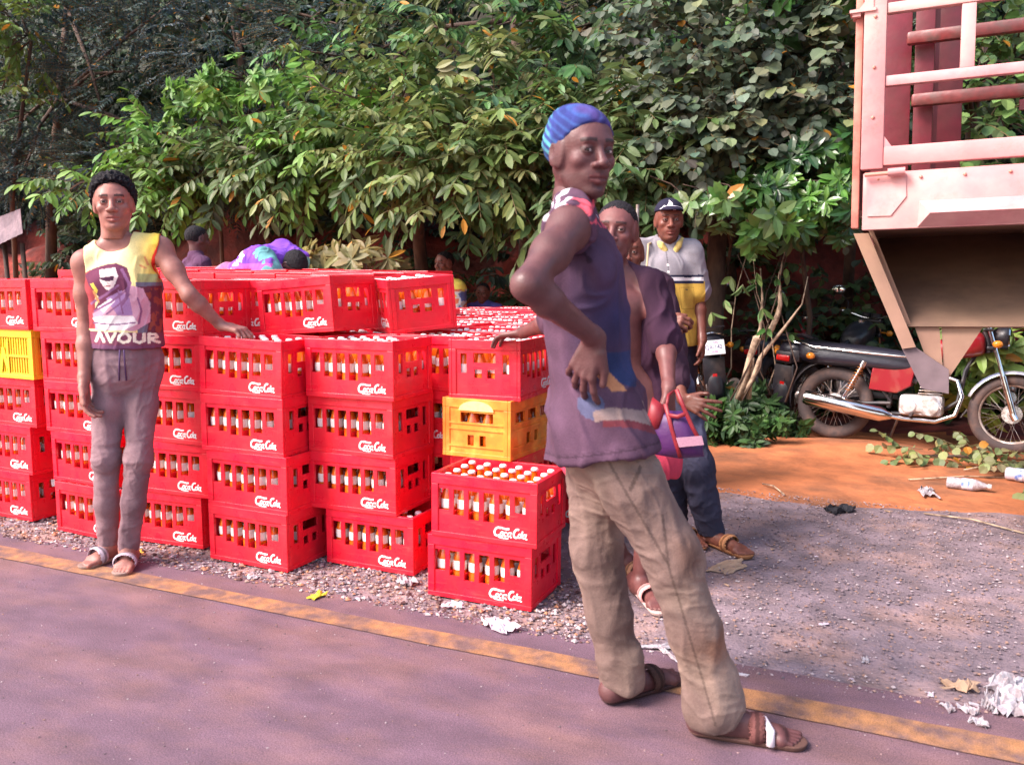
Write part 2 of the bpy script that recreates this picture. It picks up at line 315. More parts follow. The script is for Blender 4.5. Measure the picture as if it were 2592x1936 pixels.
def crate_mesh(kind='red'):
    b = MB(); L, W, H = CL/2, CW/2, CH; c = .0022
    if kind == 'red':
        wd = .046; xs_ = [-.197+.0655*i for i in range(6)]; bots = [.108, .092, .080, .080, .098, .128]
        hol = [(x, x+wd, bb, .196) for x, bb in zip(xs_, bots)]
        hw = [(-.052, .052, .158, .200), (-.113, -.083, .112, .196), (.083, .113, .112, .196), (-.048, -.012, .092, .130), (.012, .048, .092, .130)]
    elif kind == 'yellow':
        hol = [(-.20+.0205*i, -.20+.0205*i+.012, .03, .112) for i in range(20)]+[(-.20+.0205*i, -.20+.0205*i+.012, .124, .212) for i in range(20)]
        hw = [(-.14+.0205*i, -.14+.0205*i+.012, .03, .112) for i in range(14)]+[(-.14+.0205*i, -.14+.0205*i+.012, .124, .212) for i in range(14)]
    else:
        hol = [(-.17, -.08, .155, .20), (-.045, .045, .155, .2), (.08, .17, .155, .2), (-.06, -.02, .05, .1), (.02, .06, .05, .1)]
        hw = [(-.08, .08, .150, .195), (-.045, -.014, .045, .098), (.014, .045, .045, .098)]
    # recessed wall panels
    for s in (-1, 1):
        w0, w1 = sorted((s*(W-.006), s*(W-.014)))
        b.wall(-L+.012, L-.012, .006, H-.004, w0, w1, hol, 'x')
        w0, w1 = sorted((s*(L-.006), s*(L-.014)))
        b.wall(-W+.0142, W-.0142, .006, H-.004, w0, w1, hw, 'y')
        # rims, lips
        o0, o1 = sorted((s*W, s*(W-.0155))); i0, i1 = sorted((s*L, s*(L-.0155)))
        b.box((-L, o0, H-.042), (L, o1, H), 0, c); b.box((-L, o0, 0), (L, o1, .020), 0, c)
        b.box((i0, -W+.0155, H-.0415), (i1, W-.0155, H-.0003), 0, c); b.box((i0, -W+.0155, .0003), (i1, W-.0155, .0197), 0, c)
        if kind == 'orange':
            for z in (.045, .120, .145): b.box((-L+.02, min(s*(W-.0055), s*(W-.0005)), z), (L-.02, max(s*(W-.0055), s*(W-.0005)), z+.008), 0)
            for z in (.045, .120, .145): b.box((min(s*(L-.0055), s*(L-.0005)), -W+.02, z), (max(s*(L-.0055), s*(L-.0005)), W-.02, z+.008), 0)
        if kind == 'yellow':
            b.box((-L+.02, min(s*(W-.0055), s*(W-.0005)), .112), (L-.02, max(s*(W-.0055), s*(W-.0005)), .124), 0)
        for t in (-1, 1):
            x0, x1 = sorted((t*(L-.0005), t*(L-.030))); b.box((x0, min(s*(W-.0004), s*(W-.0152)), .0201), (x1, max(s*(W-.0004), s*(W-.0152)), H-.0421), 0, c)
            y0, y1 = sorted((t*(W-.0156), t*(W-.036))); b.box((min(s*(L-.0004), s*(L-.0152)), y0, .0199), (max(s*(L-.0004), s*(L-.0152)), y1, H-.0417), 0, c)
    b.box((-L+.0142, -W+.0142, .004), (L-.0142, W-.0142, .010))
    for i in range(1, 6): x = -L+.014+(2*L-.028)*i/6; b.box((x-.0015, -W+.0145, .0101), (x+.0015, W-.0145, .10))
    for i in range(1, 4):
        y = -W+.014+(2*W-.028)*i/4
        for k in range(6):
            xa = -L+.014+(2*L-.028)*k/6; b.box((xa+.0018, y-.0015, .0102), (xa+(2*L-.028)/6-.0018, y+.0015, .098))
    return b
def logo_strokes():
    """flowing white script, about 0.13 wide, as thick ribbons"""
    S = []
    def arc(cx, cy, rx, ry, a0, a1, n=14): return [(cx+rx*math.cos(math.radians(a0+(a1-a0)*i/n)), cy+ry*math.sin(math.radians(a0+(a1-a0)*i/n))) for i in range(n+1)]
    S.append((arc(.018, .024, .018, .021, 55, 310), .0068))                    # C
    S.append((arc(.041, .015, .0075, .010, 0, 360), .0048))                    # o
    S.append((arc(.0600, .015, .0078, .010, 48, 312), .0048))                   # c
    S.append((arc(.0785, .015, .0072, .0095, 0, 360), .0042)); S.append(([(.0870, .028), (.0865, .010), (.0905, .002), (.0960, .004)], .0046))   # a
    S.append(([(.096, .021), (.101, .022)], .0045))                            # -
    S.append((arc(.117, .025, .015, .021, 60, 300), .0068))                    # C
    S.append((arc(.134, .015, .0070, .010, 0, 360), .0046))                    # o
    S.append(([(.144, .040), (.1435, .012), (.148, .005)], .0048))             # l
    S.append((arc(.157, .015, .0068, .010, 0, 360), .0046)); S.append(([(.1660, .028), (.1655, .010), (.1695, .002), (.1760, .004)], .0046))     # a
    S.append(([(.026, .046), (.040, .043), (.056, .041), (.074, .043)], .0062))  # swash of the first capital
    S.append(([(.018, .003), (.032, -.004), (.052, -.006), (.080, -.005)], .0042))
    return S
def logo_mesh():
    v = []; f = []; sc = .80; th = .0016
    for pts, wdt in logo_strokes():
        P_ = [np.array((p[0]+.22*p[1], p[1]))*sc for p in pts]; n0 = len(v); m = len(P_)
        for i, p in enumerate(P_):
            d = P_[min(i+1, m-1)]-P_[max(i-1, 0)]; d /= np.linalg.norm(d)+1e-9; nrm = np.array((-d[1], d[0]))*wdt*sc*.74
            for q, y in ((p+nrm, -th), (p-nrm, -th), (p-nrm, 0), (p+nrm, 0)): v.append((q[0], y, q[1]))
        for i in range(m-1):
            a = n0+4*i; b = a+4
            for k in range(4): f.append((a+k, a+(k+1) % 4, b+(k+1) % 4, b+k))
        f.append((n0, n0+1, n0+2, n0+3)); a = n0+4*(m-1); f.append((a+3, a+2, a+1, a))
    return v, f
def make_crate(kind):
    m = {'red': M_red, 'yellow': M_yel, 'orange': M_ora}[kind]
    o = crate_mesh(kind).build('crate', m)
    if kind == 'red':
        v, f = logo_mesh(); y = -CW/2+.0055
        l = raw('lettering', v, f, M_white, o, loc=(.045, y, .030))
        l2 = raw('lettering', v, f, M_white, o, loc=(-.045, -y, .030), rot=(0, 0, PI))
    if kind == 'yellow':
        b = MB(); b.prism([(-.045, .03), (-.028, .03), (-.01, .11), (.01, .05), (.02, .05), (.02, .03), (.035, .03), (.035, .20), (.02, .20), (.02, .09), (.0, .16), (-.02, .16), (-.03, .1), (-.045, .2)], -CW/2-.001, -CW/2+.003)
        b.build('emblem_panel', M_yel, o)
    if kind == 'orange':
        n = 20; pr = [(.085*math.cos(PI*i/n), .2045+.043*math.sin(PI*i/n)) for i in range(n+1)]
        b = MB(); b.prism([(p[0], p[1]) for p in pr], -.0006, .004)
        e = b.build('faded_patch', mat('pale_yellow_patch', (.85, .66, .22), .5, var=.15, nscale=20), o); e.rotation_euler = (0, 0, -PI/2); e.location = (-CL/2-.0005, 0, 0)
    return o
def bottle_mb(lo=False):
    b = MB(); n = 8 if lo else 14
    pr = [(.001, 0), (.027, 0), (.0295, .006), (.0295, .085), (.0275, .10), (.0295, .12), (.0285, .140), (.020, .170), (.0135, .195), (.0125, .222), (.0135, .228)]
    b.lathe(pr, n); return b
def make_bottle():
    o = bottle_mb().build('bottle', M_orange, smooth=True)
    c = MB(); c.lathe([(.0136, .2255), (.0158, .2262), (.0158, .2335), (.0125, .2385), (.0005, .2392)], 14); c.build('bottle_cap', M_cap, o, smooth=True)
    l = MB(); l.lathe([(.0283, .1005), (.0302, .122), (.0291, .1385)], 14); l.build('bottle_label', M_lab, o, smooth=True)
    return o
proto = {k: make_crate(k) for k in ('red', 'yellow', 'orange')}
used = set()
bproto = make_bottle(); nb = [0]
lab_m = None
# low detail bottle for the uncounted rest
_b = bottle_mb(True); _c = MB(); _c.lathe([(.0140, .222), (.0158, .2235), (.0158, .2335), (.0120, .2385), (.0005, .239)], 8)
_l = MB(); _l.lathe([(.0283, .1005), (.0302, .122), (.0291, .1385)], 8)
lowv = np.array(_b.v+_c.v+_l.v); lowf = [f for f in _b.f]+[tuple(i+len(_b.v) for i in f) for f in _c.f]+[tuple(i+len(_b.v)+len(_c.v) for i in f) for f in _l.f]
lowf = np.array(lowf); lowm = np.array([0]*len(_b.f)+[1]*len(_c.f)+[2]*len(_l.f)); LOW = []
def spots():
    for j in range(4):
        for i in range(6): yield i, j, (-CL/2+.014+(CL-.028)*(i+.5)/6, -CW/2+.014+(CW-.028)*(j+.5)/4, .0105)
def crate(x, y, z, yaw=0, tilt=0, kind='red', label='', group=None, show='front', pitch=0, lo=True):
    p = proto[kind]
    if kind in used: o = copy_tree(p)
    else: o = p; used.add(kind)
    o.location = (x, y, z); o.rotation_euler = (math.radians(pitch), math.radians(tilt), math.radians(yaw))
    tag(o, label, 'crate', group)
    M = Matrix.LocRotScale(Vector((x, y, z)), o.rotation_euler, None)
    d = label
    for i, j, q in spots():
        if show == 'none': break
        if rnd.random() < .03 and show != 'front': continue
        ind = show == 'all' or (show == 'front' and j == 0) or (show == 'end' and i in (0, 5) or (show == 'end' and j == 0))
        if show == 'low': ind = False
        dz = rnd.uniform(-.001, .003); rz = rnd.uniform(0, 6)
        if ind and nb[0] < 299:
            c = bproto if nb[0] == 0 else copy_tree(bproto); nb[0] += 1
            c.matrix_world = M @ Matrix.Translation((q[0]+rnd.uniform(-.002, .002), q[1]+rnd.uniform(-.002, .002), q[2]+dz)) @ Matrix.Rotation(rz, 4, 'Z')
            c['label'] = ('orange drink bottle in the '+short[0]); c['category'] = 'bottle'; c['group'] = 'orange drink bottles in the crates'
        elif lo and (show in ('all', 'low', 'end') or j == 1):
            LOW.append(np.array(M @ Matrix.Translation((q[0], q[1], q[2]+dz))))
    return o
short = ['']
FR = 'crates in the front stacks by the road'
lev = ['bottom', 'second from bottom', 'middle', 'fourth from bottom', 'top']
cols = {
 'A': ('stack cut by the left edge', [(-4.165-.2275, 3.02), (-4.14-.2275, 3.02), (-4.10-.2275, 3.02), (-4.06-.2275, 3.01), (-4.06-.2275, 3.0)]),
 'B': ('stack behind the leaning man\'s hanging arm', [(-3.91+.2275, 2.955), (-3.955+.2275, 2.985), (-3.985+.2275, 2.99), (-4.0+.2275, 3.0), (-4.045+.2275, 3.0)]),
 'C': ('stack under the leaning man\'s outstretched arm', [(-3.014-.2275, 3.02), (-2.965-.2275, 3.015), (-2.965-.2275, 3.01), (-2.972-.2275, 3.0), (-2.935-.2275, 3.01)]),
 'D': ('open-topped stack under the leaning man\'s hand', [(-2.878+.2275, 2.945), (-2.88+.2275, 2.95), (-2.902+.2275, 2.95), (-2.903+.2275, 2.955)]),
 'G': ('front stack in the middle between two others', [(-1.905-.2275, 3.13), (-1.985-.2275, 3.12), (-1.98-.2275, 3.12), (-1.972-.2275, 3.10)]),
 'J': ('low two-crate stack beside the walking man\'s legs', [(-1.512, 2.97), (-1.49, 2.965)]),
}
lv = {5: ['bottom', 'second lowest', 'middle', 'second highest', 'topmost'], 4: ['bottom', 'second lowest', 'second highest', 'topmost'], 2: ['bottom', 'upper']}
sd = dict(A='left edge stack', B='stack behind the hanging arm', C='stack under the outstretched arm', D='stack under the resting hand', G='middle front stack', J='low two-crate stack')
for k, (desc, lst) in cols.items():
    n = len(lst)
    for i, (x, y) in enumerate(lst):
        kind = 'yellow' if (k == 'A' and i == 3) else 'red'
        colr = 'yellow slatted' if kind == 'yellow' else 'red'
        short[0] = lv[n][i]+' crate of the '+sd[k]
        top = i == n-1
        yaw = rnd.uniform(-2.2, 2.2)+{'A': -1, 'B': -1, 'C': 3, 'D': 0, 'G': 0, 'J': 0}[k]
        crate(x, y+CW/2, i*CP+.012, yaw, rnd.uniform(-.5, .6)+(1.0 if (k, i) in (('D', 3), ('J', 1)) else 0), kind, colr+' plastic drinks crate, '+lv[n][i]+' of the '+desc, FR,
              'all' if (top and k in 'DGJ') else ('low' if top else 'front'))
# end-on stack behind the low pair, with the faded orange crate
short[0] = 'end-on crate above the faded orange one'
crate(-1.655, 3.30+CL/2, 3*CP+.014, 93, 0, 'red', 'red crate turned end-on resting on the faded orange crate', FR, 'all')
short[0] = 'faded orange crate'
crate(-1.665, 3.28+CL/2, 2*CP+.013, 88, .6, 'orange', 'faded orange and yellow crate sandwiched between red ones', FR, 'end')
for i in (0, 1):
    short[0] = 'hidden'; crate(-1.66, 3.33+CL/2, i*CP+.012, 90, 0, 'red', 'red crate behind the low two-crate stack, '+('at ground level' if i == 0 else 'just below the faded orange crate'), FR, 'none')
# second row, fifth level: three loose crates piled on top
short[0] = 'shaded crate left of the tilted sunlit one'
crate(-3.065, 3.33+CW/2, 4*CP+.014, 6, .5, 'red', 'red crate on the fifth level, half behind the leaning man\'s wrist', 'loose crates piled on the second row', 'low')
short[0] = 'tilted sunlit crate on the fifth level'
crate(-2.61, 3.29+CW/2, 4*CP+.018, -4, -4.2, 'red', 'tilted sunlit red crate on the fifth level with its lettering showing', 'loose crates piled on the second row', 'all')
short[0] = 'askew crate with its end showing'
q_ = P(1040, 760, 3.78)
crate(q_[0], q_[1], 4*CP+.030, -42, 1.5, 'red', 'red crate lying askew on the fifth level, its handle end toward the road', 'loose crates piled on the second row', 'all', pitch=5)
# the field behind
FG = 'open crates filling the stock behind the front stacks'
def low(x, y, z, yaw, n, lab, g=FG, show='low', **k): return crate(x, y, z, yaw, k.get('tilt', 0), 'red', lab, g, show)
F4 = 'red open crate in the waist-high field of crates behind the front stacks'
F5 = 'red open crate in the chest-high rows behind the left stacks'
F3 = 'red crate supporting the stock under the tops of the second row'
yy = 3.48
for j in range(10):
    y = yy+.345*j+CW/2
    for i in range(-1, 5):
        x = -1.49-.465*i+.015*math.sin(j*3+i)
        if j == 0 and i in (0,): continue
        if j <= 1 and i == 0: continue
        if x+.23 > -1.22-(y-3.6)*.33: continue
        z = 3*CP+.014+(.5*CP if False else 0)
        if j >= 6 and rnd.random() < .35: z += rnd.choice([0, .02])
        low(x, y, z, rnd.uniform(-2.5, 2.5), 0, F4, tilt=rnd.uniform(-1.5, 1.5) if j > 1 else 0)
for j in range(6):
    y = yy-.02+.345*j+CW/2
    for i in range(5):
        x = -3.22-.465*i
        if j == 0 and i == 0: continue
        low(x, y, 4*CP+.016+(.012 if j > 1 else 0)*(j+i) % 3*.8, rnd.uniform(-2, 2), 0, F5, tilt=rnd.uniform(-1, 1))
# visible lower flank levels between the front stacks
for (x, y, n) in ((-2.13, 3.48, 3), (-2.60, 3.44, 3), (-3.08, 3.5, 4), (-1.72, 4.17, 3), (-1.95, 4.52, 3)):
    for i in range(n): crate(x+rnd.uniform(-.01, .01), y+CW/2, i*CP+.012, rnd.uniform(-1, 1), 0, 'red', F3, 'crates carrying the second row', 'low' if i == n-1 else 'none')
A = np.array(LOW)
V = np.einsum('nij,mj->nmi', A[:, :3, :3], lowv)+A[:, None, :3, 3]
Fb = lowf[None]+np.arange(len(A))[:, None, None]*len(lowv)
tag(raw('bottles', V.reshape(-1, 3), Fb.reshape(-1, 4), [M_orange, M_cap, M_lab], smooth=True, fm=np.tile(lowm, len(A))), 'many white-capped orange drink bottles standing in the crates further back', 'bottles', kind='stuff')
if 'orange' not in used or 'yellow' not in used: print('unused proto')
print('bottles', nb[0], len(A), 'crates', sum(1 for o in bpy.data.objects if o.get('category') == 'crate'))
# ================================================================== implicit surfaces for bodies and clothes
V3 = lambda *a: np.array(a, float)
def nrm(a): a = np.asarray(a, float); return a/(np.linalg.norm(a)+1e-12)
class Field:
    def __init__(s, lo, hi, h):
        s.lo = np.array(lo, float); s.h = h; s.n = np.ceil((np.array(hi)-s.lo)/h).astype(int)+1
        s.g = np.full(tuple(s.n), .2, np.float32)
    def win(s, lo, hi):
        a = np.clip(np.floor((np.array(lo)-s.lo)/s.h).astype(int), 0, s.n-1); b = np.clip(np.ceil((np.array(hi)-s.lo)/s.h).astype(int)+1, 1, s.n)
        if np.any(b-a < 1): return None, None, None, None
        ax = [((s.lo[i]+s.h*np.arange(a[i], b[i]))).astype(np.float32) for i in range(3)]
        return tuple(slice(a[i], b[i]) for i in range(3)), ax[0][:, None, None], ax[1][None, :, None], ax[2][None, None, :]
    def put(s, sl, d, k, mode):
        g = s.g[sl]
        if mode == 'u':
            if k > 0: hh = np.maximum(k-np.abs(g-d), 0)/k; r = np.minimum(g, d)-hh*hh*k*.25
            else: r = np.minimum(g, d)
        elif mode == 's':
            d = -d
            if k > 0: hh = np.maximum(k-np.abs(g-d), 0)/k; r = np.maximum(g, d)+hh*hh*k*.25
            else: r = np.maximum(g, d)
        s.g[sl] = r
    def cap(s, a, b, ra, rb, k=.02, ax=None, fl=1., mode='u', off=0.):
        a = np.asarray(a, float); b = np.asarray(b, float); ra += off; rb += off
        R = max(ra, rb)*max(fl, 1)+k+s.h*3; sl, x, y, z = s.win(np.minimum(a, b)-R, np.maximum(a, b)+R)
        if sl is None: return
        px, py, pz = x-a[0], y-a[1], z-a[2]; ba = b-a; L = ba@ba+1e-12
        t = np.clip((px*ba[0]+py*ba[1]+pz*ba[2])/L, 0, 1)
        vx, vy, vz = px-t*ba[0], py-t*ba[1], pz-t*ba[2]
        if ax is not None:
            c = (vx*ax[0]+vy*ax[1]+vz*ax[2])*(1-1/fl); vx = vx-c*ax[0]; vy = vy-c*ax[1]; vz = vz-c*ax[2]
        d = np.sqrt(vx*vx+vy*vy+vz*vz)-(ra+(rb-ra)*t)
        s.put(sl, d.astype(np.float32), k, mode)
    def ell(s, c, r, A=None, k=.02, mode='u', off=0.):
        c = np.asarray(c, float); r = np.asarray(r, float)+off; R = r.max()+k+s.h*3; sl, x, y, z = s.win(c-R, c+R)
        if sl is None: return
        px, py, pz = x-c[0], y-c[1], z-c[2]
        if A is None: q = (px/r[0], py/r[1], pz/r[2]); q2 = (q[0]/r[0], q[1]/r[1], q[2]/r[2])
        else:
            q = [(px*A[i][0]+py*A[i][1]+pz*A[i][2])/r[i] for i in range(3)]; q2 = [q[i]/r[i] for i in range(3)]
        k0 = np.sqrt(q[0]**2+q[1]**2+q[2]**2); k1 = np.sqrt(q2[0]**2+q2[1]**2+q2[2]**2)+1e-9
        s.put(sl, (k0*(k0-1)/k1).astype(np.float32), k, mode)
    def plane(s, p, n, k=0., lo=None, hi=None):
        """keep the half space behind normal n"""
        lo = s.lo if lo is None else lo; hi = s.lo+s.n*s.h if hi is None else hi
        sl, x, y, z = s.win(lo, hi); n = nrm(n); d = (x-p[0])*n[0]+(y-p[1])*n[1]+(z-p[2])*n[2]
        g = s.g[sl]
        if k > 0: hh = np.maximum(k-np.abs(g-d), 0)/k; s.g[sl] = np.maximum(g, d)+hh*hh*k*.25
        else: s.g[sl] = np.maximum(g, d)
    def mesh(s):
        g = s.g; g[0] = g[-1] = .2; g[:, 0] = g[:, -1] = .2; g[:, :, 0] = g[:, :, -1] = .2
        S = g < 0; nx, ny, nz = g.shape
        cnt = np.zeros((nx-1, ny-1, nz-1), np.int8)
        for i in (0, 1):
            for j in (0, 1):
                for k in (0, 1): cnt += S[i:nx-1+i, j:ny-1+j, k:nz-1+k]
        C = np.argwhere((cnt > 0) & (cnt < 8)); N = len(C); acc = np.zeros((N, 3)); m = np.zeros(N)
        val = {}
        for i in (0, 1):
            for j in (0, 1):
                for k in (0, 1): val[i, j, k] = g[C[:, 0]+i, C[:, 1]+j, C[:, 2]+k].astype(float)
        for a in range(3):
            o = [b for b in range(3) if b != a]
            for u in (0, 1):
                for v in (0, 1):
                    p = [0, 0, 0]; p[o[0]] = u; p[o[1]] = v; q = list(p); q[a] = 1
                    A_, B_ = val[tuple(p)], val[tuple(q)]; msk = (A_ < 0) != (B_ < 0)
                    t = np.where(msk, A_/(A_-B_+1e-12), 0); pt = np.tile(np.array(p, float), (N, 1)); pt[:, a] = t
                    acc += pt*msk[:, None]; m += msk
        V = (C+acc/m[:, None])*s.h+s.lo
        vid = np.full((nx-1, ny-1, nz-1), -1, np.int32); vid[C[:, 0], C[:, 1], C[:, 2]] = np.arange(N)
        Q = []
        for a in range(3):
            b, c = (a+1) % 3, (a+2) % 3
            sa = [slice(None)]*3; sb = [slice(None)]*3; sa[a] = slice(0, -1); sb[a] = slice(1, None)
            E = np.argwhere(S[tuple(sa)] != S[tuple(sb)]); E = E[(E[:, b] > 0) & (E[:, c] > 0)]
            fl = S[E[:, 0], E[:, 1], E[:, 2]]
            def I(db, dc):
                e = E.copy(); e[:, b] -= db; e[:, c] -= dc; return vid[e[:, 0], e[:, 1], e[:, 2]]
            q = np.stack([I(1, 1), I(0, 1), I(0, 0), I(1, 0)], -1); q[~fl] = q[~fl][:, ::-1]; Q.append(q)
        return V, np.concatenate(Q)
def vnormals(V, F):
    a, b, c, d = (V[F[:, i]] for i in range(4)); n = np.cross(c-a, d-b); N = np.zeros_like(V)
    for i in range(4):
        for k in range(3): N[:, k] += np.bincount(F[:, i], n[:, k], len(V))
    return N/(np.linalg.norm(N, axis=1, keepdims=True)+1e-12)
def smooth(V, F, it=1, lam=.5):
    for _ in range(it):
        acc = np.zeros_like(V); c = np.zeros(len(V))
        for i in range(4):
            for j in ((i+1) % 4, (i-1) % 4):
                for k in range(3): acc[:, k] += np.bincount(F[:, i], V[F[:, j], k], len(V))
                c += np.bincount(F[:, i], minlength=len(V))
        V = V+lam*(acc/c[:, None]-V)
    return V
def apply(fd, prims, off=0., k=None, mode='u'):
    for p in prims:
        if p[0] == 'c': fd.cap(p[1], p[2], p[3], p[4], p[5] if k is None else k, *(p[6:8] if len(p) > 6 else (None, 1.)), mode=mode, off=off)
        else: fd.ell(p[1], p[2], p[3], p[4] if k is None else k, mode=mode, off=off)
def bounds(prims, pad):
    pts = []
    for p in prims:
        if p[0] == 'c':
            r = max(p[3], p[4])*(max(p[7], 1) if len(p) > 7 else 1)
            for q in (p[1], p[2]): pts += [np.array(q)-r, np.array(q)+r]
        else: r = max(p[2]); pts += [np.array(p[1])-r, np.array(p[1])+r]
    return np.min(pts, 0)-pad, np.max(pts, 0)+pad
# ------------------------------------------------------------------ anatomy
def torso(J, g=1.):
    """primitives of the trunk from shoulders and hips; g scales girth"""
    shm = (J['shL']+J['shR'])/2; hpm = (J['hipL']+J['hipR'])/2; up = nrm(shm-hpm)
    rc = nrm(J['shR']-J['shL']); rc = nrm(rc-up*(rc@up)); fc_ = np.cross(up, rc); rp = nrm(J['hipR']-J['hipL']); rp = nrm(rp-up*(rp@up)); fp = np.cross(up, rp)
    rw = nrm(rc+rp); fw = np.cross(up, rw); H = np.linalg.norm(shm-hpm); s = H/.50
    Ac = (rc, fc_, up); Ap = (rp, fp, up); Aw = (rw, fw, up); sw = np.linalg.norm(J['shR']-J['shL'])/.36
    pr = [('e', shm-up*.13*s, (.152*g*sw, .108*g, .17*s), Ac, .04), ('e', shm-up*.285*s+fw*.0, (.125*g, .092*g, .15*s), Aw, .05),
          ('e', hpm+up*.035, (.146*g, .108*g, .12), Ap, .05), ('e', hpm-fp*.035-up*.04, (.125*g, .085*g, .085), Ap, .04)]
    for sg, sh in ((1, J['shR']), (-1, J['shL'])):
        pr += [('c', J['neck']+up*.02, sh-rc*sg*.015+up*.012, .045*g, .047*g, .04), ('e', sh, (.055*g, .056*g, .062*g), Ac, .03),
               ('e', shm-up*.10*s+rc*sg*.070*sw+fc_*.055*g, (.065, .028, .050), Ac, .04), ('e', shm-up*.12*s+rc*sg*.075*sw-fc_*.06*g, (.07, .04, .09), Ac, .03)]
    return pr, dict(up=up, rc=rc, fc=fc_, rp=rp, fp=fp, shm=shm, hpm=hpm, H=H)
def arm(J, S, g=1.):
    a, b, c = J['sh'+S], J['el'+S], J['wr'+S]; m = a+(b-a)*.45; q = b+(c-b)*.28
    return [('c', a, m, .050*g, .046*g, .03), ('c', m, b, .046*g, .034*g, .03), ('c', b, q, .034*g, .039*g, .03), ('c', q, c, .038*g, .0245*g, .02), ('c', c+(q-c)*.08, c, .027*g, .026*g, .012)]
def leg(J, S, g=1.):
    a, b, c = J['hip'+S], J['kn'+S], J['an'+S]; m = a+(b-a)*.4; q = b+(c-b)*.3; bk = nrm(np.cross(b-a, V3(0, 0, 1)) if False else (c-b))
    return [('c', a, m, .086*g, .078*g, .05), ('c', m, b, .077*g, .052*g, .03), ('c', b, q, .051*g, .054*g, .03), ('c', q, c, .053*g, .034*g, .03)]
def foot(an, toe, bare_up=0.):
    """an ankle joint, toe = ball of the foot (z about .025)"""
    d = toe-an; d[2] = 0; d = nrm(d); sd = np.cross(d, V3(0, 0, 1)); heel = an*1.; heel[2] = toe[2]+.012; heel = heel-d*.045
    pr = [('c', an, heel+V3(0, 0, .01), .034, .031, .03), ('c', heel, toe-d*.02, .030, .024, .03), ('c', an+d*.01-V3(0, 0, .01), toe-d*.02+V3(0, 0, .008), .032, .020, .03),
          ('c', toe-sd*.026, toe+sd*.026, .019, .019, .02)]
    for i, (o, l, r) in enumerate(((-.030, .052, .0125), (-.012, .052, .0095), (.004, .046, .009), (.018, .038, .0085), (.031, .028, .008))):
        pr.append(('c', toe+sd*o*1., toe+sd*o*1.05+d*l-V3(0, 0, .006), r, r*.85, .006))
    return pr, (d, sd, heel, toe+d*.05)
def hand(wr, d, n, t, curl=(25, 30, 35, 40), spread=5, thumb=(35, 20), s=1., tip=.6):
    """d finger direction, n palm normal, t direction of the thumb side"""
    d = nrm(d); n = nrm(n-d*(n@d)); t0 = np.cross(d, n); t = t0 if t0@np.asarray(t) > 0 else -t0
    pr = []; w = wr+d*.012*s
    K = [wr+d*.088*s+t*o*s for o in (.029, .010, -.009, -.027)]
    for i, k in enumerate(K):
        kk = k-d*(.0, -.003, .002, .009)[i]*s; K[i] = kk
        pr.append(('c', w+t*(.016-.0105*i)*s, kk, .0135*s, .0105*s, .010))
    pr.append(('c', wr+d*.02*s+t*.012*s+n*.004*s, wr+d*.05*s+t*.028*s+n*.008*s, .015*s, .013*s, .010))
    for i, (k, L) in enumerate(zip(K, (.072, .080, .074, .058))):
        c = math.radians(curl[i]); a = math.radians(spread*(1.5-i)); p = k; dd = nrm(d*math.cos(a)+t*math.sin(a)); r = (.0088, .009, .0086, .0076)[i]*s; ang = c*.8
        for sgm, (fr, ca) in enumerate(((.45, .9), (.30, 1.2), (.25, .8))):
            q = p+(dd*math.cos(ang)+n*math.sin(ang))*L*fr*s; pr.append(('c', p, q, r, r*.93, .004)); p = q; r *= .93; ang += c*ca*(tip if sgm else 1)
    b = wr+d*.028*s+t*.026*s; c1, c2 = (math.radians(x) for x in thumb)
    dt = nrm(d*math.cos(c1)+t*math.sin(c1)+n*.25); q = b+dt*.042*s; pr.append(('c', b, q, .0135*s, .0105*s, .008))
    dt2 = nrm(d*math.cos(c1*.5)+t*math.sin(c1*.5)+n*math.sin(c2)); pr.append(('c', q, q+dt2*.030*s, .0102*s, .0088*s, .004)); 
    return pr
def frame(f, u):
    f = nrm(f); u = nrm(np.asarray(u, float)-f*(f@np.asarray(u, float))); return np.cross(f, u), f, u
